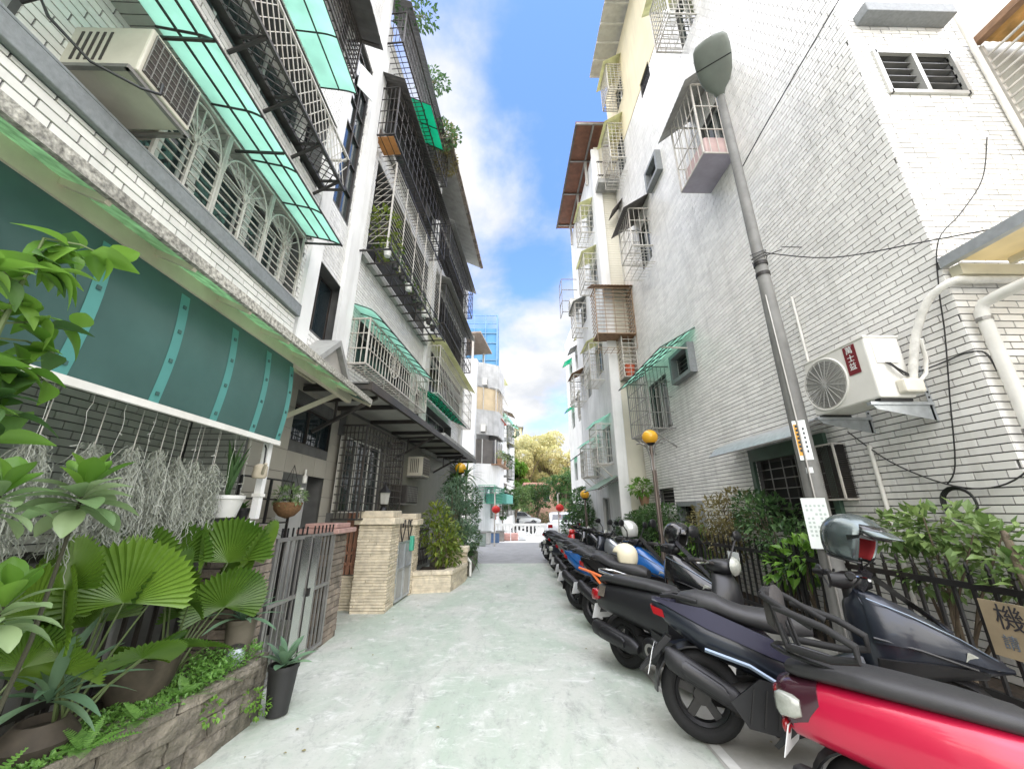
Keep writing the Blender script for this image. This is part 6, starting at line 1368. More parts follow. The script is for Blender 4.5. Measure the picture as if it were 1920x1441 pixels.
def shrub(name, label, cat, base, clumps, m, n, size, asp=.45, group=None, stems=5, stem_m=None, droop=.3, crown='foliage'):
    """clumps: (x, y, z, r, squash) in world units"""
    t = thing(name, label, cat, base, group); b = Vector(base); rng = random.Random(hash((round(base[0] * 97), round(base[1] * 89))) % 9999)
    q = MB()
    for k in range(stems):
        c = clumps[k % len(clumps)]; e = Vector(c[:3]) + Vector((rng.uniform(-.4, .4), rng.uniform(-.4, .4), rng.uniform(-.2, .5))) * c[3]; s = b + Vector((rng.uniform(-.06, .06), rng.uniform(-.06, .06), 0)); mid = (s + e) / 2 + Vector((rng.uniform(-.06, .06), rng.uniform(-.06, .06), .05))
        r0 = .012 + .004 * (e - b).length; q.tube([s, mid, e], [r0, r0 * .7, r0 * .3], 5, raw=True)
        for j in range(3):
            f = mid.lerp(e, rng.uniform(.1, .9)); q.tube([f, f + Vector((rng.uniform(-.5, .5), rng.uniform(-.5, .5), rng.uniform(.1, .5))) * c[3] * .9], [r0 * .4, r0 * .15], 4, raw=True)
    q.build('stem', stem_m or bark, t, True)
    q = MB(); q.keep = True; leaf_cloud(q, clump_fn(clumps), n, size, rng, asp, droop); q.build(crown, m, t)
    return t
rg = random.Random(5)
ORD = 'first second third fourth fifth sixth seventh eighth ninth tenth eleventh twelfth'.split()
# right bed
shrub('hedge_bush', 'leggy brown green shrub with dry twigs left of the ground floor window', 'shrub', (3.85, 7.0, .25), [(3.85, 7.2, 1.45, .42, .9), (3.9, 6.7, 1.62, .36, .9), (3.75, 7.55, 1.25, .3, 1), (3.8, 6.95, 1.05, .3, 1.1), (3.8, 6.5, 1.3, .25, 1)], lf_dry, 1700, .085, .45, stems=12)
MATS['mixed_leaf'] = lf_mid
shrub('hedge_bush', 'dense dark green shrub in front of the ground floor window', 'shrub', (3.85, 5.75, .25), [(3.85, 5.75, 1.35, .42, 1.1), (3.8, 5.35, 1.15, .32, 1), (3.85, 6.1, 1.6, .3, .9), (3.75, 5.15, .95, .22, 1)], lf_dark, 1700, .10, .42, stems=9)
shrub('leafy_shrub', 'light green shrub with broad leaves behind the metallic grey helmet', 'shrub', (3.85, 3.7, .25), [(3.82, 3.9, 1.40, .26, .6), (3.8, 3.45, 1.45, .30, .6), (3.78, 3.1, 1.32, .28, .7), (3.8, 3.6, 1.1, .28, .7), (3.7, 2.85, 1.12, .22, .8)], leafmat('fresh_leaf', (.07, .15, .035), (.26, .36, .12)), 1000, .105, .55, stems=10)
shrub('leafy_shrub', 'yellow green shrub with broad leaves overhanging the fence by the lamp post', 'shrub', (3.72, 5.0, .25), [(3.62, 5.0, 1.0, .24, .9), (3.58, 4.75, 1.12, .2, .8), (3.6, 5.3, .9, .2, 1)], lf_lime, 260, .14, .5, stems=6)
for y0, y1, zt, m, lab in ((7.7, 9.0, 1.28, lf_lime, 'bright clipped hedge below the small concrete framed window'), (9.1, 10.2, 1.72, lf_mid, 'rounded clipped bush behind the yellow globe lamp post'), (10.3, 11.3, 1.55, lf_mid, 'clipped hedge in front of the cream tiled house corner'), (11.5, 12.5, 1.45, lf_dark, 'clipped dark bush at the far end of the bed')):
    cl_ = [(3.72 + rg.uniform(-.05, .05), y0 + (y1 - y0) * k / 4, zt - .32, .36, .95) for k in range(5)] + [(3.7, y0 + (y1 - y0) * (k + .5) / 4, zt - .62, .36, .9) for k in range(4)]
    shrub('hedge_bush', lab, 'hedge', (3.75, (y0 + y1) / 2, .24), cl_, m, 3600, .075, .5, stems=8)
shrub('round_bush', 'dark round bush by the second globe lamp at the lane end', 'shrub', (3.0, 15.6, 0), [(3.0, 15.6, 1.0, .75, 1.0), (3.2, 16.2, 1.6, .6, 1), (2.8, 15.2, .6, .5, 1), (3.4, 17, 1.9, .6, 1)], lf_dark, 4200, .14, .5)
t = shrub('window_plant', 'potted plant with spreading leaves on the porch corner behind the hedge', 'plant', (3.9, 11.0, 1.95), [(3.85, 11.0, 2.2, .32, .6)], lf_lime, 180, .16, .5, stems=4)
q = MB(); q.lathe([(.10, 1.72), (.15, 1.95), (.13, 1.95), (.09, 1.8)], 12, (3.9, 11.0, 0)); q.build('pot', terra, t, True)
# bare tied trunk behind the fence
t = thing('young_trunk', 'forked bare trunk tied to the fence behind the brown board', 'tree trunk', (3.58, 2.75, .24))
q = MB(); q.tube([(3.66, 2.62, .24), (3.63, 2.72, .55), (3.60, 2.80, .80), (3.62, 2.86, 1.15), (3.70, 2.95, 1.45)], [.06, .055, .05, .035, .02], 9); q.tube([(3.60, 2.80, .80), (3.64, 2.68, 1.0), (3.70, 2.60, 1.35)], [.045, .03, .015], 8); q.build('trunk', bark, t, True)
q = MB(); q.tube([(3.47, 2.72, .80), (3.55, 2.86, .79), (3.67, 2.80, .81), (3.58, 2.72, .80), (3.47, 2.72, .80)], .006, 5); q.build('tie_wire', pvc, t)

# left far planters
shrub('croton_shrub', 'yellow green croton shrub standing in the sandstone planter', 'shrub', (-1.45, 9.35, .32), [(-1.5, 9.35, 1.15, .38, 1.2), (-1.35, 9.2, .85, .32, 1.1), (-1.55, 9.5, 1.5, .26, 1), (-1.25, 9.6, 1.0, .3, 1.1), (-1.2, 9.35, .65, .25, .8)], lf_croton, 1100, .13, .42, stems=8)
shrub('tall_bush', 'tall feathery grey green bush behind the croton shrub', 'shrub', (-1.35, 11.3, .36), [(-1.35, 11.3, 1.5, .45, 1.2), (-1.3, 11.6, 2.1, .42, 1), (-1.5, 11.1, 1.9, .36, 1.1), (-1.15, 11.2, .95, .38, 1), (-1.1, 11.8, 1.3, .38, 1.1)], lf_blue, 4200, .095, .25, stems=9)
shrub('tall_bush', 'tall dark leaved bush near the yellow globe lamp on the left', 'shrub', (-1.3, 12.6, .36), [(-1.3, 12.6, 1.3, .5, 1.1), (-1.15, 12.9, 1.9, .42, 1), (-1.5, 12.4, 2.3, .35, 1), (-1.05, 12.5, .8, .35, .9)], lf_dark, 3000, .12, .4, stems=8)
def strap_plant(name, label, base, n, L, W, m, el=(20, 85), pot=None, stemh=0, curl=.5, group=None, seed=1, shape='strap', cat='plant'):
    t = thing(name, label, cat, base, group); rng = random.Random(seed); me = leaf_mesh('%s_blade_%d' % (name, seed), L, W, m, shape, curl, .25, 7)
    for k in range(n): put_leaf(t, me, (0, 0, stemh + rng.uniform(-.05, .03) * (1 if stemh else .2)), k * 2.399 + rng.uniform(-.3, .3), R(el[0] + (el[1] - el[0]) * k / n), rng.uniform(.75, 1.1))
    if stemh: q = MB(); b = Vector(base); q.tube([b, b + Vector((.02, .01, stemh * .5)), b + Vector((0, 0, stemh))], [.03, .022, .018], 7, raw=True); q.build('stem', bark, t, True)
    if pot:
        pm, r, h = pot; q = MB(); b = Vector(base); q.lathe([(r * .72, -h), (r, -.01), (r * 1.06, -.01), (r * 1.06, .02), (r * .92, .02), (r * .88, -.03)], 18, b); q.build('pot', pm, t, True); q = MB(); q.lathe([(.001, -.03), (r * .9, -.03)], 14, b, cap=False); q.build('earth', soil, t)
    return t
for k, (x, y, h) in enumerate(((-1.45, 12.0, 2.5), (-1.2, 12.4, 2.75), (-1.55, 12.9, 2.9))): strap_plant('dracaena', ['dracaena with long drooping leaves rising beside the left globe lamp', 'taller dracaena with pale leaf tips above the left globe lamp', 'tallest dracaena reaching the end of the dark canopy'][k], (x, y, .36), 26, .62, .07, lf_dark if k < 2 else lf_croton, (-25, 85), None, h - .5, .55, 'dracaenas by the left globe lamp', 20 + k)
for k in range(4): strap_plant('spider_plant', 'bushy strap leaved plant on the mossy planter, %s from the near end' % ORD[k], (-1.0 - .05 * (k % 2), 10.9 + k * .6, .40), 24, .42, .05, lf_mid, (-20, 80), None, 0, .7, 'strap plants in the mossy planter', 30 + k)
strap_plant('potted_plant', 'small potted plant on the short sandstone post', (-1.2, 10.3, .92), 14, .22, .04, lf_mid, (0, 80), (pot_c, .10, .17), 0, .5, None, 36)

# ------------------------------------------------------------------ near left garden
# curved stone planter wall: separate rough blocks in courses
wall_pts = [Vector(p) for p in ((-1.98, 3.72, 0), (-2.0, 3.35, 0), (-2.04, 3.0, 0), (-2.10, 2.62, 0), (-2.2, 2.2, 0), (-2.34, 1.8, 0), (-2.5, 1.4, 0), (-2.65, 1.0, 0))]
pw = thing('stone_planter', 'mossy rough stone planter wall curving along the near left edge', 'planter', (-2.1, 2.6, 0))
def along(u):
    L = [0]
    for a, b in zip(wall_pts, wall_pts[1:]): L.append(L[-1] + (b - a).length)
    u = max(0, min(u, L[-1] - .001))
    for i in range(len(L) - 1):
        if u <= L[i + 1]: f = (u - L[i]) / (L[i + 1] - L[i]); d = (wall_pts[i + 1] - wall_pts[i]).normalized(); return wall_pts[i].lerp(wall_pts[i + 1], f), d
TL = sum((b - a).length for a, b in zip(wall_pts, wall_pts[1:]))
def rough_block(u0, u1, z0, z1, out, th, seed):
    rng = random.Random(seed); q = MB(); n = 3
    vs, fs = [], []
    pts = []
    for i in range(n + 1):
        p, d = along(u0 + (u1 - u0) * i / n); nn_ = Vector((-d.y, d.x, 0)); nn_ = nn_ if nn_.x > 0 else -nn_
        for j, (o, z) in enumerate(((out, z0), (out + rng.uniform(-.010, .012), z0 + (z1 - z0) * .35), (out + rng.uniform(-.010, .014), z0 + (z1 - z0) * .7), (out, z1), (out - th, z1), (out - th, z0))):
            e = .006 if i in (0, n) and j < 4 else 0; pp = p + nn_ * (o - e); pts.append((pp.x + rng.uniform(-.004, .004), pp.y, z + rng.uniform(-.004, .004)))
    for i in range(n):
        for j in range(6): fs.append((i * 6 + j, i * 6 + (j + 1) % 6, (i + 1) * 6 + (j + 1) % 6, (i + 1) * 6 + j))
    fs += [tuple(range(6))[::-1], tuple(range(n * 6, n * 6 + 6))]
    q.add(pts, fs); return q
sd = 0
for r_, (z0, z1) in enumerate(((0, .125), (.13, .25), (.255, .375), (.38, .45))):
    u = -.15 * (r_ % 2); L = .30 if r_ < 3 else .46
    while u < TL:
        a, b = max(u, 0) + .004, min(u + L, TL) - .004; sd += 1
        if b - a > .03: rough_block(a, b, z0, z1, .02 if r_ == 3 else rnd.uniform(-.01, .01), .16, sd).build('cap_stone' if r_ == 3 else 'stone_block', stone_m, pw)
        u += L + rnd.uniform(-.02, .03)
fr = Fr((-1.99, 3.74, 0), (-1, 0, 0), (0, 1, 0))
for r_, (z0, z1) in enumerate(((0, .125), (.13, .25), (.255, .375), (.38, .45))):
    for k in range(3): pbox('stone_block', stone_m, pw, .0 + k * .21 + .004, .0 + k * .21 + .206, -.02, .10 + rnd.uniform(0, .012), z0, z1, fr)
mb = MB(); mb.add([(-2.05, 3.70, .40), (-2.12, 2.9, .40), (-2.3, 2.2, .40), (-2.7, 1.0, .40), (-3.4, 1.0, .42), (-3.4, 3.7, .42)], [tuple(range(6))]); mb.build('earth', soil, pw)
# fence with white spearheads behind the planter
fz = thing('spear_fence', 'dark bar fence with white spearheads behind the fan palms', 'fence', (-2.62, 2.5, .4))
for k in range(22):
    y = 1.0 + k * .122; piece('picket', steel_d, fz, (-2.62, y, .35), (-2.62, y, 1.38), .022)
    if k % 2 == 0 or k > 14: q = MB(); q.lathe([(.001, 1.49), (.032, 1.385), (.001, 1.38)], 4, (-2.62, y, 0)); q.build('spearhead', pvc, fz)
for z in (.55, 1.34): piece('rail', steel_d, fz, (-2.62, .9, z), (-2.62, 3.66, z), .03, .04)
for z in (1.22, 1.62, 1.74): piece('wire', steel_w, fz, (-2.64, .9, z), (-2.64, 2.1, z), .008)
for k in range(5): pbox('board', M('weathered_board', (.28, .28, .26), .8, var=.2, island=.15), fz, -2.70, -2.685, 1.0 + k * .44, 1.40 + k * .44, .45, 1.02)
# hanging moss
for k, (y, x, z0, L, w) in enumerate(((1.72, -2.42, 1.95, .55, .10), (2.0, -2.40, 1.98, .62, .09), (2.30, -2.42, 1.98, .60, .10), (2.52, -2.40, 2.0, .66, .085), (2.72, -2.40, 2.0, .66, .08), (2.90, -2.40, 1.98, .62, .08), (3.06, -2.40, 1.98, .60, .07), (3.22, -2.38, 1.96, .50, .06))):
    t = thing('hanging_moss', 'tangled grey clump of hanging moss, %s from the left below the teal screen' % ORD[k], 'hanging plant', (x, y, z0 - L), 'curtains of hanging moss')
    q = MB(); q.keep = True; rng = random.Random(70 + k)
    for _ in range(420):
        px, py = x + rng.uniform(-w, w) * .8, y + rng.uniform(-w, w); px = x + (px - x) * .4; py = y + (py - y) * .42; p = Vector((px, py, z0 - rng.random() * L * .62)); ln = L * rng.uniform(.25, .6); st = 13
        pts = [p]
        for i in range(st): p = p + Vector((rng.uniform(-.022, .022), rng.uniform(-.024, .024), -ln / st * rng.uniform(.2, 1.8))); pts.append(p)
        sd_ = Vector((rng.uniform(-1, 1), rng.uniform(-1, 1), 0)).normalized() * .0020
        vs = [v for i, p_ in enumerate(pts) for v in (p_ - sd_, p_ + sd_)]; q.add(vs, [(2 * i, 2 * i + 1, 2 * i + 3, 2 * i + 2) for i in range(st)], raw=True)
    q.build('strands', moss_m, t, kind='stuff')
    piece('hook_wire', steel_w, t, (x, y, z0 - .1), (x, y, 2.23), .004)
for k in range(12):
    y = 1.5 + k * .20; q = MB(); rng = random.Random(k); L = rng.uniform(.25, .75)
    q.tube([(-2.30 + rng.uniform(-.006, .006), y + rng.uniform(-.008, .008), 2.22 - L * i / 7) for i in range(8)], .0011, 4)
    for j in range(4): z = 2.15 - L * rng.random(); q.tube([(-2.30, y, z), (-2.30 + rng.uniform(-.02, .02), y + rng.uniform(-.03, .03), z - .01)], .0018, 4)
    tag(q.build('light_string', M('string_light_wire', (.55, .55, .5), .5)), 'thin white fairy light string, %s from the left below the teal screen' % ORD[k], 'light string', 'fairy light strings below the screen')
q = MB(); q.tube([(-2.34, 3.78, 2.2), (-2.30, 3.74, 2.16), (-2.28, 3.72, 2.02), (-2.30, 3.70, 1.95)], .008, 6); cam_o = thing('hanging_ornament', 'small white watering can ornament hung at the canopy post', 'ornament', (-2.3, 3.72, 1.9)); o_ = q.build('hook', steel_b, cam_o, True)
q = MB(); q.lathe([(.05, 1.88), (.062, 1.90), (.058, 1.99), (.03, 2.01)], 12, (-2.29, 3.70, 0)); q.tube([(-2.24, 3.66, 1.92), (-2.20, 3.60, 1.95), (-2.17, 3.57, 2.0)], .014, 7); q.build('can', pot_c, cam_o, True)
# pots on shelf and pier
t = strap_plant('snake_plant', 'snake plant in a white bowl on the pier by the canopy post', (-2.42, 3.52, 1.70), 9, .50, .055, lf_dark, (72, 88), (pot_w, .13, .16), 0, .02, None, 41)
piece('shelf', steel_b, t, (-2.5, 3.2, 1.515), (-2.5, 3.72, 1.515), .26, .025)
# fan palm
def fan_mesh(seed, rad, spread=200, n=30):
    q = MB(); q.keep = True; rng = random.Random(seed); vs = [(0, 0, 0)]; fs = []
    for i in range(n * 2 + 1):
        a = R(-spread / 2 + spread * i / (n * 2)); crest = i % 2
        cone = .20 * (math.cos(a * .8)); L = rad * (.88 + .12 * math.cos(a)) * (1 if crest else .91) * rng.uniform(.985, 1.015)
        for f in (.4, .75, 1.0): vs.append((L * f * math.cos(a), L * f * math.sin(a), cone * L * f - .13 * L * f * f + (.5 if crest else -.5) * .034 * rad * f ** .7))
    for i in range(n * 2):
        a, b = 1 + i * 3, 1 + (i + 1) * 3; fs += [(0, a, b), (a, a + 1, b + 1, b), (a + 1, a + 2, b + 2, b + 1)]
    q.add(vs, fs); return q.mesh('fan_frond', lf_palm, False)
fans = [fan_mesh(1, .44), fan_mesh(2, .43, 230, 34), fan_mesh(3, .45, 170, 26)]
def fan_palm(label, base, fr_, seed):
    t = thing('fan_palm', label, 'palm', base, 'fan palms in the stone planter'); b = Vector(base)
    for k, (hx, hy, hz, az, el, s) in enumerate(fr_):
        hub = Vector((hx, hy, hz)); ob = link('frond', fans[(k + seed) % 3], t)
        mt = Matrix.Rotation(R(az), 4, 'Z') @ Matrix.Rotation(-R(el), 4, 'Y') @ Matrix.Diagonal((s, s, s, 1)); mt.translation = hub - b; ob.matrix_basis = mt
        q = MB(); mid = b.lerp(hub, .55) + Vector((0, 0, .04)); q.tube([b + Vector((rg.uniform(-.04, .04), rg.uniform(-.04, .04), 0)), mid, hub], [.010, .007, .005], 5, raw=True); q.build('leaf_stalk', stem_g, t, True)
    return t
fan_palm('fan palm with broad pleated fronds in the middle of the stone planter', (-2.38, 2.55, .42), [(-2.15, 2.48, 1.10, -60, 72, .82), (-2.30, 2.34, 1.03, -125, 76, .72), (-2.18, 2.70, 1.06, 15, 64, .76), (-2.34, 2.6, 1.2, 85, 76, .6), (-2.05, 2.58, .80, -40, 28, .52), (-2.3, 2.28, 1.2, -100, 85, .62), (-2.42, 2.75, 1.22, -50, 80, .7), (-2.36, 2.45, .78, -80, 45, .6), (-2.45, 2.62, .95, -20, 60, .65), (-2.2, 2.8, .74, 0, 35, .5)], 0)
fan_palm('fan palm with glossy fronds nearest the brick pier', (-2.36, 3.2, .42), [(-2.12, 3.32, .90, -40, 62, .74), (-2.2, 3.38, 1.20, -70, 74, .80), (-2.1, 3.52, 1.20, 12, 64, .80), (-2.3, 3.26, 1.26, -150, 76, .64), (-2.06, 3.12, .70, -90, 24, .5), (-2.28, 3.55, 1.08, 60, 66, .68), (-2.2, 3.06, .98, -120, 58, .6), (-2.42, 3.05, 1.22, -60, 78, .7), (-2.4, 3.4, .85, -30, 50, .6), (-2.45, 3.2, 1.02, -90, 66, .66), (-2.3, 2.95, .68, -100, 30, .5)], 1)
fan_palm('smaller shaded fan palm at the left of the stone planter', (-2.5, 2.15, .42), [(-2.42, 2.10, 1.0, -110, 72, .6), (-2.42, 2.28, 1.08, -30, 76, .6), (-2.5, 2.0, .9, -160, 62, .5), (-2.4, 2.3, .85, -40, 60, .5)], 2)
# rosette plants with big paddle leaves
pad = leaf_mesh('paddle_leaf', .20, .085, lf_pale, 'obovate', .30, .3, 7); pad2 = leaf_mesh('paddle_leaf_fresh', .20, .095, lf_lime, 'obovate', .08, .3, 7)
def rosette(label, base, top, n, s, seed):
    t = thing('rosette_plant', label, 'plant', base, 'paddle leaved rosette plants'); b, tp = Vector(base), Vector(top); rng = random.Random(seed)
    q = MB(); q.tube([b, b.lerp(tp, .5) + Vector((.02, .02, 0)), tp], [.011, .009, .007], 7, raw=True); q.build('stem', M('dark_stem', (.05, .05, .03), .9, var=.2), t, True)
    for k in range(n):
        f = k / n; put_leaf(t, pad2 if f > .72 else pad, tp - b + Vector((0, 0, -.10 * (1 - f))), k * 2.399 + seed, R(-18 + 95 * f ** 1.2), s * rng.uniform(.85, 1.15) * (1.05 - .2 * f), rng.uniform(-.3, .3))
    return t
rosette('rosette plant with pale paddle leaves in front of the hanging moss', (-2.08, 1.90, .42), (-2.05, 1.97, 1.70), 26, 1.08, 3)
rosette('rosette plant with pale paddle leaves at the left picture edge below the middle', (-2.10, 1.66, .42), (-1.97, 1.74, 1.26), 22, .95, 5)
rosette('rosette plant at the left edge level with the spearheads', (-2.1, 1.5, .42), (-1.98, 1.60, 1.68), 18, .85, 8)
# climbing leafy branch upper left
t = thing('leafy_branch', 'fresh green heart leaved branch hanging before the teal screen at the left edge', 'plant', (-1.85, 1.22, .42))
hl = leaf_mesh('heart_leaf', .13, .075, lf_lime, 'heart', .25, .3, 6); hl2 = leaf_mesh('heart_leaf_dark', .14, .085, lf_mid, 'heart', .35, .25, 6)
q = MB(); q.tube([(-1.9, 1.15, .42), (-1.80, 1.22, 1.5), (-1.74, 1.22, 2.1), (-1.70, 1.20, 2.55)], [.016, .012, .009, .004], 6)
tips = []
rng = random.Random(12)
for k in range(17):
    z = 1.75 + k * .050; f = Vector((-1.78 + (z - 1.5) * .07, 1.20, z)); e = f + Vector((rng.uniform(-.10, .10), rng.uniform(-.14, .30), rng.uniform(-.04, .14))); q.tube([f, (f + e) / 2 + Vector((0, 0, .02)), e], [.005, .004, .002], 4); tips.append((f, e))
q.build('stem', stem_g, t, True)
bb = Vector((-1.85, 1.22, .42))
for f, e in tips:
    for j in range(8):
        p = f.lerp(e, .25 + .75 * j / 7); put_leaf(t, hl if rng.random() < .4 + .5 * (p.z > 2.0) else hl2, p - bb, rng.uniform(0, 6.28), R(rng.uniform(-60, 35)), rng.uniform(.7, 1.15), rng.uniform(-.6, .6))
# agaves and pots
strap_plant('agave', 'grey green agave with arching pointed leaves near the left bottom', (-2.36, 2.44, .66), 20, .36, .05, lf_blue, (-5, 80), None, 0, .35, None, 51, 'lance')
strap_plant('agave', 'blue green agave by the steel gate behind the potted succulent', (-2.14, 3.62, .74), 22, .34, .045, lf_blue, (5, 82), (M('dark_clay_pot', (.11, .095, .07), .8, var=.2), .11, .30), .0, .25, None, 52, 'lance')
strap_plant('succulent', 'soft succulent rosette in a tall black plastic pot at the planter end', (-1.86, 3.86, .34), 18, .24, .07, lf_blue, (10, 80), (pot_b, .115, .33), .0, .12, None, 53, 'obovate')
t = thing('clay_pot', 'big cream clay pot half hidden among the fan palms', 'pot', (-2.4, 2.95, .42)); q = MB(); q.lathe([(.13, .40), (.18, .52), (.20, .64), (.205, .68), (.18, .68), (.17, .62)], 20, (-2.40, 3.05, 0)); q.build('body', M('dark_clay', (.085, .07, .05), .85, var=.4, scale=9, dirt=.6, dirtcol=(.03, .03, .02)), t, True)
q = MB(); q.lathe([(.12, .40), (.16, .50), (.10, .58), (.09, .58), (.085, .54)], 18, (-2.36, 2.44, 0)); tag(q.build('bowl_pot', M('brown_clay', (.06, .048, .035), .85, var=.4, scale=9, dirt=.5, dirtcol=(.03, .03, .02)), None, True), 'small brown bowl pot under the grey green agave', 'pot')
t = thing('cat_figurine', 'small blue white patterned jar with a lid on the planter corner', 'ornament', (-2.1, 3.55, .45)); q = MB(); q.lathe([(.035, .45), (.06, .48), (.062, .53), (.045, .57)], 14, (-2.1, 3.55, 0)); q.build('jar_body', M('patterned_china', (.42, .47, .52), .2, var=.5, scale=60), t, True); q = MB(); q.lathe([(.05, .57), (.05, .585), (.02, .60)], 12, (-2.1, 3.55, 0)); q.build('jar_lid', steel_d, t, True)
# fern and ground cover
q = MB(); q.keep = True; rng = random.Random(31)
def cover(r_):
    u = r_.random() * TL; p, d = along(u); n_ = Vector((-d.y, d.x, 0)); n_ = n_ if n_.x > 0 else -n_
    o = r_.uniform(-.34, .01); h = .43 + .13 * max(0, math.sin(u * 3.1 + 1)) * r_.random() + .03 * r_.random(); 
    return p + n_ * o + Vector((0, 0, h)), Vector((r_.uniform(-1, 1), r_.uniform(-1, 1), .5))
leaf_cloud(q, cover, 8000, .030, rng, .6, .2); cv = q.build('ground_cover', lf_fern); cv['kind'] = 'stuff'; cv['label'] = 'fine fern like ground cover along the stone planter'; cv['category'] = 'ground cover'
def fern(label, base, n, L, seed):
    t = thing('fern', label, 'fern', base, 'ferns on the stone planter'); rng = random.Random(seed)
    key = ('fern', 0)
    if key not in UB:
        q = MB(); q.keep = True
        for i in range(15):
            u = .1 + .9 * i / 15; x = u; z = -.35 * u * u; w = .17 * math.sin(math.pi * (u * .85 + .12))
            for s in (-1, 1): q.add([(x - .02, 0, z), (x + .02, s * w, z - .01), (x + .045, s * w * .9, z), (x + .03, 0, z)], [(0, 1, 2, 3)])
        UB[key] = q.mesh('fern_frond', lf_fern)
    for k in range(n): put_leaf(t, UB[key], (0, 0, 0), k * 2.4 + rng.random(), R(rng.uniform(10, 60)), L * rng.uniform(.7, 1.1), 0, 'frond')
for k, (x, y) in enumerate(((-2.08, 3.05), (-2.10, 2.75), (-2.12, 2.45), (-2.22, 2.1), (-2.08, 3.3), (-2.4, 1.6))): fern('light green fern at the edge of the stone planter, %s along it' % ('third from the gate', 'fourth from the gate', 'fifth from the gate', 'sixth from the gate', 'nearest the gate', 'nearest the camera')[k], (x, y, .44), 11, .20, 60 + k)
for k, (x, y, z) in enumerate(((-1.95, 3.62, .2), (-1.92, 3.7, .12), (-2.0, 2.9, .05), (-1.97, 3.2, .3))):
    q = MB(); q.keep = True; leaf_cloud(q, clump_fn([(x, y, z, .07, 1)]), 60, .035, random.Random(80 + k), .6); tag(q.build('weed_tuft', lf_lime), 'small weed tuft sprouting %s' % ('high at the planter corner', 'low at the planter corner', 'at the foot of the planter wall', 'midway up the planter wall')[k], 'weed', 'weeds on the planter wall')
# hanging basket and rack by the door
t = thing('hanging_basket', 'round coir hanging basket with trailing plant by the dark doorway', 'hanging basket', (-2.7, 5.05, 1.55))
q = MB(); q.lathe([(.01, 1.50), (.09, 1.53), (.15, 1.60), (.17, 1.69), (.155, 1.69)], 18, (-2.7, 5.05, 0)); q.build('coir_bowl', M('coir', (.20, .11, .05), .95, var=.3, scale=40, bump=.8), t, True)
for k in range(3): piece('wire', steel_d, t, (-2.7 + .16 * math.cos(k * 2.1), 5.05 + .16 * math.sin(k * 2.1), 1.69), (-2.7, 5.05, 2.15), .005)
q = MB(); q.keep = True; leaf_cloud(q, clump_fn([(-2.7, 5.05, 1.76, .17, .6)]), 260, .075, random.Random(91), .4); q.build('foliage', lf_pale, t)
t = thing('wire_rack', 'black wire rack with small pots behind the steel gate', 'rack', (-2.75, 4.6, .6))
for y in (4.2, 4.75, 5.25): piece('upright', steel_b, t, (-2.78, y, .2), (-2.78, y, 1.95), .025)
for z in (1.95, 1.72, 1.45, 1.2): piece('rail', steel_b, t, (-2.78, 4.2, z), (-2.78, 5.25, z), .018)
q = MB(); q.box(-2.75, -2.71, 5.30, 5.36, 1.60, 1.85); q.box(-2.76, -2.70, 5.29, 5.37, 1.85, 1.88); tag(q.build('wall_lantern', pvc), 'white box shaped lantern beside the hanging basket', 'lamp')
for k, (x, y, z) in enumerate(((-2.8, 4.35, 1.47), (-2.8, 4.6, 1.22), (-2.8, 4.95, 1.22))): strap_plant('potted_plant', ['dark leaved potted plant on the upper shelf of the wire rack', 'potted plant at the left of the lower wire rack shelf', 'potted plant at the right of the lower wire rack shelf'][k], (x, y, z + .13), 12, .16, .05, lf_mid, (0, 80), (pot_b, .07, .12), 0, .4, None, 95 + k)
# plants in upper racks
for k in range(9):
    s = .7 + k * .42; p = F5(s, .55, 6.52); t = thing('potted_plant', 'small potted plant, %s from the near end of the dark flower rack' % ORD[k], 'potted plant', p, 'pots in the dark flower rack')
    q = MB(); q.lathe([(.06, 6.45), (.085, 6.60), (.07, 6.60)], 10, (p.x, p.y, 0)); q.build('pot', pot_b if k % 3 else pot_w, t, True)
    q = MB(); q.keep = True; leaf_cloud(q, clump_fn([(p.x, p.y, 6.70, .14, 1)]), 70, .07, random.Random(k), .4); q.build('foliage', lf_mid if k % 2 else lf_croton, t)
p = F5(1.1, .2, 7.3); shrub('balcony_plant', 'leafy plant behind the diamond lattice of the barred balcony', 'plant', p, [(p.x, p.y, 7.6, .3, 1.3), (p.x, p.y + .4, 7.3, .3, 1)], lf_croton, 420, .12, .4)
for k, (a, b, c, r_) in enumerate(((.5, .5, 13.6, .5), (3.4, .6, 12.9, .45), (2.4, .4, 13.9, .4))):
    p = F5(a, b, c); shrub('roof_plant', 'sparse rooftop shrub against the sky, %s above the left row' % ('nearest', 'farthest', 'middle one')[k], 'shrub', p, [(p.x, p.y, c + .2, r_, .8), (p.x + .3, p.y + .3, c + .5, r_ * .6, .8)], lf_dark, 260, .13, .45, 'rooftop shrubs of the left row')
p = F5(3.9, .5, 13.4); shrub('creeper', 'yellowed creeper over the near end of the roof overhang', 'creeper', p, [(p.x, p.y, 13.6, .45, 1.2), (p.x, p.y + .7, 13.3, .4, 1.2)], lf_dry, 1500, .09, .5)
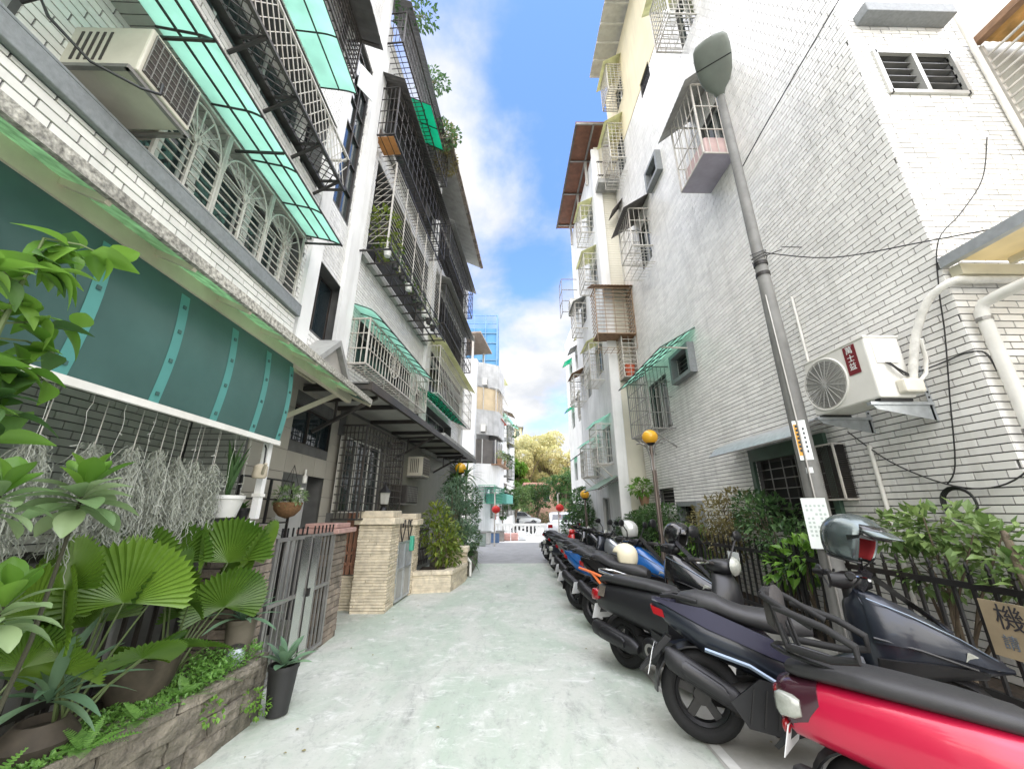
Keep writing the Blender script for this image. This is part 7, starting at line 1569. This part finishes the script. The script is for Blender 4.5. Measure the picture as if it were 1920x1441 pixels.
# ------------------------------------------------------------------ beyond the cross street
A4 = Vector((-1.85, 23.2, 0)); th4 = R(9.8)
F4 = Fr(A4, (math.sin(th4), math.cos(th4), 0), (math.cos(th4), -math.sin(th4), 0)); F4F = Fr(A4, (-1, 0, 0), (0, -1, 0))
H4 = thing('apartment_building', 'old grey apartment house with rounded bay balconies beyond the cross street', 'building', A4, 'apartment houses along the lane')
q = MB(F4); walls(q, 0, 17, 0, 11.0, -.3, 0, [(s, s + 1.6, z, z + 1.5) for s in (5.2, 8.6, 12.2) for z in (1.0, 4.0, 7.1)]); q.build('wall', plaster2, H4)
q = MB(F4F); q.box(.0, 5, -.4, 0, 0, 11.0)
q.build('wall', plaster, H4)
q = MB(F4F)
for k in range(51): q.box(.02, 3, .001, .012, .6 + k * .2, .785 + k * .2)
q.build('tile_course', tile_w, H4, kind='stuff')
q = MB(F4); q.box(0.45, 17, -6, -.31, 10.8, 11.0); q.box(16.8, 17, -6, -.31, 0, 10.8); q.box(.45, 17, -6, -5.8, 0, 10.8); q.build('core_wall', dark_in, H4)
aged = M('aged_cement_render', (.47, .47, .455), .9, var=.2, scale=2, streak=.7, streakcol=(.24, .24, .23), dirt=.5, dirtcol=(.3, .3, .28))
def bay(s0, s1, dep, z0, z1, m, name, t=.1):
    n = 12; q = MB(F4); out = []
    for i in range(n + 1):
        u = i / n; out.append((s0 + (s1 - s0) * u, dep * min(1, math.sin(math.pi * u) * 1.5)))
    q.loft([[(s, d + .005, z) for s, d in out] + [(s, max(0, d - t) - .002, z) for s, d in out[::-1]] for z in (z0, z1)]); return q.build(name, m, H4, True)
for i, (z0, z1) in enumerate(((2.95, 4.3), (6.1, 7.7), (9.25, 10.9))): bay(.35, 4.4, 1.25, z0, z1, aged if i else plaster, 'rounded_parapet')
for i, z in enumerate((4.3, 7.7)):
    for k in range(7):
        u = (k + .5) / 7; s = .35 + 4.05 * u; d = 1.2 * min(1, math.sin(math.pi * u) * 1.5); pbox('mullion', steel_w if i else alu, H4, s - .03, s + .03, d - .06, d, z, z + 1.55, F4)
    bay(.4, 4.35, 1.1, z, z + 1.5, (M('grey_brown_glass', (.12, .11, .10), .1, var=.2, scale=2), M('beige_infill', (.55, .44, .28), .7, var=.15, scale=1.5), glass)[i], 'bay_infill', .05)
for s, z in [(s, z) for s in (5.2, 8.6, 12.2) for z in (1.0, 4.0, 7.1)]: window(H4, F4, s, s + 1.6, z, z + 1.5, cols=3)
window_cage(F4, 2.0, 4.2, 7.4, 9.0, 1.35, 'pale cage with red base on the rounded beige balcony', 6, 2, steel_w, joined=True, floor='plate', plate=M('red_paint_base', (.5, .12, .08), .6))
window_cage(F4, .5, 3.9, 2.0, 3.0, 1.2, 'green barred cage on the lowest rounded balcony', 16, 5, M('green_bars', (.06, .32, .19), .5), joined=True, floor=None)
for k in range(9):
    s = 5.0 + (k % 3) * 3.5; z = 2.8 + (k // 3) * 3.05; dd = (.5, .75, .4)[k % 3]
    window_cage(F4, s, s + 2.0, z - 1.6, z - .1, dd, '%s cage on the far left facade, %s column, %s level' % (('pale', 'grey', 'dark')[(k * 2) % 3 and (2 if (k * 2) % 3 == 1 else 1)], ('nearest', 'middle', 'farthest')[k % 3], ('lowest', 'second', 'third', 'top')[k // 3]), 8, 3, (steel_w, steel_d, steel_g)[(k * 2) % 3], roof=((grey_sheet, dark_sheet, yel_pc, green_pc)[k % 4], z + .3, z, .15), joined=True, group='cages on the far left facade')
t = thing('rooftop_shelter', 'brown sheet rooftop shelter on white posts above the rounded balconies', 'canopy', F4(1, 0, 11))
q = MB(F4); q.box(-.3, 3.4, -3, .3, 12.7, 12.8); q.build('roof_sheet', M('pale_brown_sheet', (.30, .24, .19), .7, var=.2), t)
for s in (.1, 3.2): piece('post', steel_w, t, (s, -.3, 11), (s, -.3, 12.7), .12, fr=F4)
q = MB(F4); q.box(5.0, 9, -2, .6, 12.0, 12.1); tag(q.build('terrace_canopy', yel_pc), 'yellow green fibreglass terrace canopy beside the rooftop shelter', 'canopy')
t = thing('construction_scaffold', 'tower wrapped in blue scaffold netting rising behind the left houses', 'scaffold', (-4, 48, 0))
blue_net = M('blue_scaffold_net', (.09, .25, .44), .8, var=.10, scale=.6, alpha=.9)
q = MB(); q.box(-9, -.9, 46, 54, 0, 24.5); q.build('netting', blue_net, t)
q = MB(); q.box(-8.7, -1.4, 46.4, 53.6, 0, 22.2); q.build('unfinished_tower', M('raw_concrete', (.42, .45, .47), .9), t)
for k in range(6): piece('scaffold_tube', M('blue_steel', (.12, .24, .36), .5), t, (-8.6 + k * 1.5, 45.9, 12), (-8.6 + k * 1.5, 45.9, 26.5), .11)
for z in (20, 22.4, 23.8, 25.2, 26.4): piece('scaffold_tube', MATS['blue_steel'], t, (-8.8, 45.9, z), (-1.0, 45.9, z), .10)
for z in (22.4, 23.8, 25.2, 26.4): piece('scaffold_tube', MATS['blue_steel'], t, (-1.0, 45.9, z), (-1.0, 53, z), .10)
piece('scaffold_tube', MATS['blue_steel'], t, (-1.0, 45.9, 20), (-1.0, 45.9, 26.5), .11)
# clutter on the rounded balconies: units, pots
outdoor_unit(F4, .5, 1.15, .3, .6, 9.3, 9.8, 'outdoor unit on the top rounded balcony', group=None)
outdoor_unit(F4, .35, 1.0, .3, .6, 6.2, 6.7, 'outdoor unit beside the beige rounded balcony', group=None)
for k, (s, d, z, c) in enumerate(((1.2, 1.35, 4.35, terra), (1.7, 1.4, 4.35, pot_w), (2.4, 1.42, 4.35, terra), (3.0, 1.35, 4.35, pot_c), (3.6, 1.1, 4.35, terra))):
    p = F4(s, d, z); t = thing('potted_plant', 'potted plant, %s on the ledge of the glazed rounded balcony' % ORD[k], 'potted plant', p, 'pots on the rounded balcony'); q = MB(); q.lathe([(.12, z - .02), (.18, z + .3), (.15, z + .3)], 10, (p.x, p.y, 0)); q.build('pot', c, t, True)
    q = MB(); q.keep = True; leaf_cloud(q, clump_fn([(p.x, p.y, z + .5, .3, 1)]), 60, .14, random.Random(k), .4); q.build('foliage', lf_far if k % 2 else lf_croton, t)
q = MB(F4); q.box(.9, 3.9, .9, 1.55, 4.24, 4.30); tag(q.build('balcony_ledge', rust), 'brown plant ledge round the glazed balcony', 'ledge')
for k, (s, z, dd) in enumerate(((4.6, 9.2, .7), (6.6, 8.9, .8), (9.5, 9.6, .9), (12, 7.2, .8), (7.5, 5.6, .9), (14, 9.4, .7), (10.5, 3.4, .9))):
    awning(F4, s, s + 1.8, 0, z + .4, dd, z, (grey_sheet, green_pc, rust, yel_pc)[k % 4], '%s hood, %s out from the far left facade' % (('grey', 'pale green', 'rusty', 'yellowed')[k % 4], ORD[k]), 1, 0, group='hoods on the far left facade')
for k, (s, d, z) in enumerate(((5.2, .6, 8.0), (9, .7, 5.4), (12.5, .6, 8.6))):
    p = F4(s, d, z); shrub('balcony_plant', 'trailing balcony plant, %s along the far left facade' % ORD[k], 'plant', p, [(p.x, p.y, z, .5, 1.1)], lf_mid, 260, .2, .4, 'plants on the far left facade')
# red lanterns
lan = M('red_lantern_paper', (.62, .03, .025), .45, var=.05, trans=.3)
def lantern(x, y, z, r, label):
    t = thing('paper_lantern', label, 'lantern', (x, y, z - r), 'red paper lanterns'); q = MB(); n = 16; rings = []
    for i in range(11):
        a = -math.pi / 2 + math.pi * (i + .3) / 10.6; rings.append([(x + r * math.cos(a) * (1 + .05 * (k % 2)) * math.cos(2 * math.pi * k / n), y + r * math.cos(a) * (1 + .05 * (k % 2)) * math.sin(2 * math.pi * k / n), z + r * .86 * math.sin(a)) for k in range(n)])
    q.loft(rings); q.build('paper_globe', lan, t, True); q = MB(); q.lathe([(r * .3, z + r * .8), (r * .3, z + r * .98)], 10, (x, y, 0)); q.lathe([(r * .3, z - r * .95), (r * .3, z - r * .8)], 10, (x, y, 0)); q.build('cap', M('gold_cap', (.5, .33, .08), .4), t)
    piece('cord', cable, t, (x, y, z + r), (x, y, z + r + .5), .012); piece('tassel', lan, t, (x, y, z - r - .25), (x, y, z - r * .95), .03)
lantern(-.38, 19.0, 1.62, .20, 'red paper lantern hanging on the left side of the lane end'); lantern(2.72, 19.5, 1.70, .20, 'red paper lantern hanging on the right side of the lane end')
for x, y, lab in ((-.38, 19.0, 'grey lantern pole on the left side of the lane end'), (2.72, 19.5, 'pale lantern pole on the right side of the lane end')):
    q = MB(); q.tube([(x - .06, y + .1, 0), (x - .06, y + .1, 2.35), (x, y, 2.38)], .035, 8); tag(q.build('lantern_pole', steel_w, None, True), lab, 'pole')
q = MB(F4); q.box(3.2, 6.0, .1, 1.5, 2.0, 2.6); tag(q.build('shop_awning', M('teal_canvas', (.10, .33, .27), .7, var=.1), bevel=.05), 'teal canvas shop awning beside the left red lantern', 'awning')
for x, y, s, c, lab in ((-.9, 20.5, .5, (.5, .5, .48), 'pale storage box at the foot of the far left house'), (-.45, 21.3, .42, (.10, .18, .33), 'blue crate at the foot of the far left house'), (-.2, 22.2, .45, (.24, .22, .2), 'brown crate by the far left shop front'), (-1.1, 19.4, .5, (.3, .36, .32), 'grey green bin by the far left house')):
    q = MB(); q.box(x - s / 2, x + s / 2, y - s / 2, y + s / 2, 0, s * 1.1); t = q.build('storage_crate', M('crate_' + str(int(s * 100)) + str(int(c[0] * 100)), c, .7, var=.15), bevel=.02); tag(t, lab, 'crate')
    q = MB(); q.box(x - s / 2 - .02, x + s / 2 + .02, y - s / 2 - .02, y + s / 2 + .02, s * 1.1, s * 1.1 + .04); q.build('lid', steel_g, t)
# barriers, balustrade
t = thing('plastic_barrier', 'low red and white plastic barrier at the end of the cross street', 'barrier', (.4, 22.6, 0))
for k in range(3): q = MB(); q.prof([(-.02 + k * .42, 22.6, .16, 0, .40), (.36 + k * .42, 22.6, .16, 0, .40)], 10, 4); q.build('barrier_block', M('red_barrier', (.60, .34, .30), .5) if k != 2 else wht, t)
t = thing('balustrade', 'low white balustrade wall across the end of the lane', 'wall', (2, 26, 0))
q = MB(); q.box(-.5, 9, 26, 26.15, .62, .78); q.box(-.5, 9, 26, 26.15, 0, .14); q.build('rail', plaster, t)
for k in range(38): pbox('baluster', plaster, t, -.45 + k * .25, -.33 + k * .25, 26.02, 26.13, .14, .62)
# cars
def car(x, y, head, label, body, k=1.0):
    t = local('parked_car', label, 'car', 'white cars parked beyond the cross street')
    q = MB(); q.prof([(-2.1, 0, .70, .45, .85), (-2.0, 0, .82, .32, .95), (-1.0, 0, .86, .25, .98), (.6, 0, .86, .25, .95), (1.6, 0, .84, .28, .88), (2.1, 0, .74, .35, .72), (2.18, 0, .6, .42, .62)], 20, 4); q.build('body', body, t, True)
    q = MB(); q.prof([(-1.75, 0, .62, .90, 1.0), (-1.25, 0, .66, .92, 1.42), (-.2, 0, .68, .93, 1.50), (.5, 0, .66, .92, 1.42), (1.15, 0, .62, .9, .98)], 18, 5); cab = q.build('cabin', body, t, True)
    q = MB(); q.add([(-1.74, -.52, 1.0), (-1.74, .52, 1.0), (-1.35, .48, 1.36), (-1.35, -.48, 1.36)], [(0, 1, 2, 3)]); q.build('rear_window', glass_t, t)
    q = MB(); q.add([(1.17, -.52, 1.0), (1.17, .52, 1.0), (.62, .48, 1.38), (.62, -.48, 1.38)], [(3, 2, 1, 0)]); q.build('windscreen', glass_t, t)
    for sg in (-1, 1):
        q = MB(); q.add([(-1.3, sg * .70, 1.0), (.85, sg * .70, 1.0), (.45, sg * .69, 1.36), (-1.1, sg * .69, 1.38)], [(0, 1, 2, 3)]); q.build('side_window', glass_t, t)
        q = MB(); q.box(-2.12, -1.98, sg * .62 - .12, sg * .62 + .12, .70, .86); q.build('tail_lamp', red_l, t); q = MB(); q.ell((2.05, sg * .58, .62), (.10, .16, .08), 10, 7); q.build('headlight', amber, t, True)
        for wx in (-1.3, 1.35):
            q = MB(); q.lathe([(.20, -.1), (.31, -.09), (.32, 0), (.31, .09), (.20, .1)], 20, (wx, sg * .76, .32), 'y'); w = q.build('wheel', tyre_m, t, True); q = MB(); q.lathe([(.19, -.105), (.19, .105)], 14, (wx, sg * .76, .32), 'y'); q.build('rim', silver, w)
    q = MB(); q.box(-2.13, -2.1, -.26, .26, .55, .68); q.build('number_plate', plate_m, t)
    t.location = (x, y, 0); t.rotation_euler = (0, 0, R(head)); t.scale = (k, k, k); return t
car(3.3, 23.6, 84, 'white car parked nose away beside the right hedge at the lane end', wht); car(1.6, 42, 5, 'white car parked sideways behind the balustrade at the lane end', wht); car(6.2, 31.8, 0, 'white car half hidden by the right houses at the lane end', wht)
scooter(2.0, 28.5, 190, 'black scooter crossing sideways beyond the white balustrade', gloss_b, None, 'retro', 2, 1.0, mirrors=False, group=None)
# trees and houses at the end of the lane
def tree(label, x, y, h, r, m, n, size, seed, group='trees at the end of the lane', th=.3, asp=.5, z0=0):
    rng = random.Random(seed); t = thing('broadleaf_tree', label, 'tree', (x, y, z0), group); q = MB(); top = Vector((x, y, z0 + h * .6)); tr = h * .022
    q.tube([(x, y, z0), (x + rng.uniform(-.1, .1), y, z0 + h * .3), top], [tr, tr * .75, tr * .4], 8, raw=True); cl_ = []
    for k in range(17):
        a = k * 2.4 + rng.random(); f = rng.uniform(.35, 1); c = Vector((x + r * .72 * f * math.cos(a), y + r * .72 * f * math.sin(a), z0 + h * rng.uniform(.38, .92))); cl_.append((c.x, c.y, c.z, r * rng.uniform(.2, .34), .85))
        s = Vector((x, y, z0 + h * rng.uniform(.22, .55))); q.tube([s, s.lerp(c, .5) + Vector((0, 0, h * .03)), c], [tr * .4, tr * .25, tr * .1], 5, raw=True)
    q.build('trunk', bark, t, True); q = MB(); q.keep = True; leaf_cloud(q, clump_fn(cl_), n, size, rng, asp); q.build('crown', m, t)
    return t
TREES = ((3.0, 52, 11.5, 3.6, lf_yel, 'tall yellow autumn tree in the middle of the lane end'), (6.0, 55, 12.5, 3.8, lf_yel, 'taller ochre autumn tree right of the lane end centre'), (8.4, 50, 9.5, 3.2, lf_yel, 'ochre tree partly behind the right houses'), (1.0, 50, 7.6, 2.8, lf_lime, 'yellow green tree left of the ochre ones'), (4.6, 60, 13.5, 4.0, lf_yel, 'bare topped pale tree rising behind the ochre trees'),
         (1.2, 40, 4.3, 2.1, lf_far, 'round green tree left below the autumn trees'), (3.6, 42, 4.6, 2.2, lf_mid, 'round green tree in front of the ochre trees'), (5.8, 38, 5.2, 2.0, lf_mid, 'dark green tree right by the red lantern'), (-.1, 33, 3.2, 1.4, lf_mid, 'small green tree by the far left shop'), (7.6, 40, 6.0, 2.2, lf_far, 'green tree behind the right houses'))
for k, (x, y, h, r, m, lab) in enumerate(TREES): tree(lab, x, y, h, r, m, 9000 if y > 45 else 4200, .34 if y > 45 else .22, 200 + k)
q = MB(); q.keep = True; leaf_cloud(q, clump_fn([(x, 63 + (x * 1.7) % 3, 3.5 + 2 * math.sin(x), 3.2, .9) for x in range(-8, 22, 3)]), 9000, .42, random.Random(9), .5); w_ = q.build('distant_wood', lf_far); w_['kind'] = 'stuff'; w_['label'] = 'distant green wood behind the autumn trees'; w_['category'] = 'wood'
q = MB(); q.keep = True; leaf_cloud(q, clump_fn([(x * .8 - 1, 44.2, .6, .8, .9) for x in range(0, 13)]), 5200, .15, random.Random(19), .5); tag(q.build('hedge', lf_mid), 'low green hedge along the far edge of the parking yard', 'hedge')
def house(name, x0, x1, y0, y1, z1, m, rm, label, nz, nx, roof=True):
    t = thing(name, label, 'house', ((x0 + x1) / 2, y0, 0)); q = MB(); q.box(x0, x1, y0, y1, 0, z1); q.build('wall', m, t)
    for i in range(nx):
        for k in range(nz):
            w = (x1 - x0) / nx; a = x0 + w * (i + .25); z = z1 - 2.4 * (k + 1) + .6; f = pbox('window', alu, t, a, a + w * .5, y0 - .06, y0 - .001, z, z + 1.2); 
            pbox('pane', glass, t, a + .06, a + w * .5 - .06, y0 - .075, y0 - .062, z + .06, z + 1.14)
    q = MB(); q.box(x0 - .4, x1 + .4, y0 - .5, y1 + .3, z1, z1 + .25); q.build('roof', rm, t)
    return t
house('low_house', 2.6, 8.5, 45, 50, 4.3, M('salmon_brick', (.50, .30, .22), .8, var=.15), M('pink_roof_tile', (.55, .30, .24), .8, var=.1), 'low salmon brick house between the trees at the lane end', 1, 4)
house('apartment_building', -1.2, 3.4, 75, 82, 17.2, M('yellowish_plaster', (.66, .56, .36), .8, var=.08), concrete, 'ochre balconied apartment house far behind the trees', 4, 3)
q = MB(); q.add([(-60, 70, -.5), (60, 70, -.5), (90, 130, 9), (0, 150, 16), (-90, 130, 9)], [(0, 1, 2, 3, 4)]); struct(q.build('hillside', M('wooded_ground', (.10, .14, .06), .95, var=.3, scale=.4)))

# litter on the lane
rng = random.Random(77)
lm = leaf_mesh('fallen_leaf', .07, .03, lf_dry, 'oval', .2, .3, 4)
fl = MB(); fl.keep = True
for k in range(90):
    side = rng.random() < .5; x = (-1.9 + rng.random() * .5 if rng.random() < .5 else 1.35 + rng.random() * .6) if rng.random() < .75 else rng.uniform(-1.5, 1.4); y = rng.uniform(2.2, 12); a = rng.uniform(0, 6.28); L = rng.uniform(.015, .04)
    c, s_ = math.cos(a) * L, math.sin(a) * L
    fl.add([(x, y, .006), (x + c * .5 - s_ * .3, y + s_ * .5 + c * .3, .012), (x + c, y + s_, .008), (x + c * .5 + s_ * .3, y + s_ * .5 - c * .3, .010)], [(0, 1, 2, 3)])
f_ = fl.build('fallen_leaves', lf_dry); f_['kind'] = 'stuff'; f_['label'] = 'scattered dry leaves and bits along the lane edges'; f_['category'] = 'leaf litter'
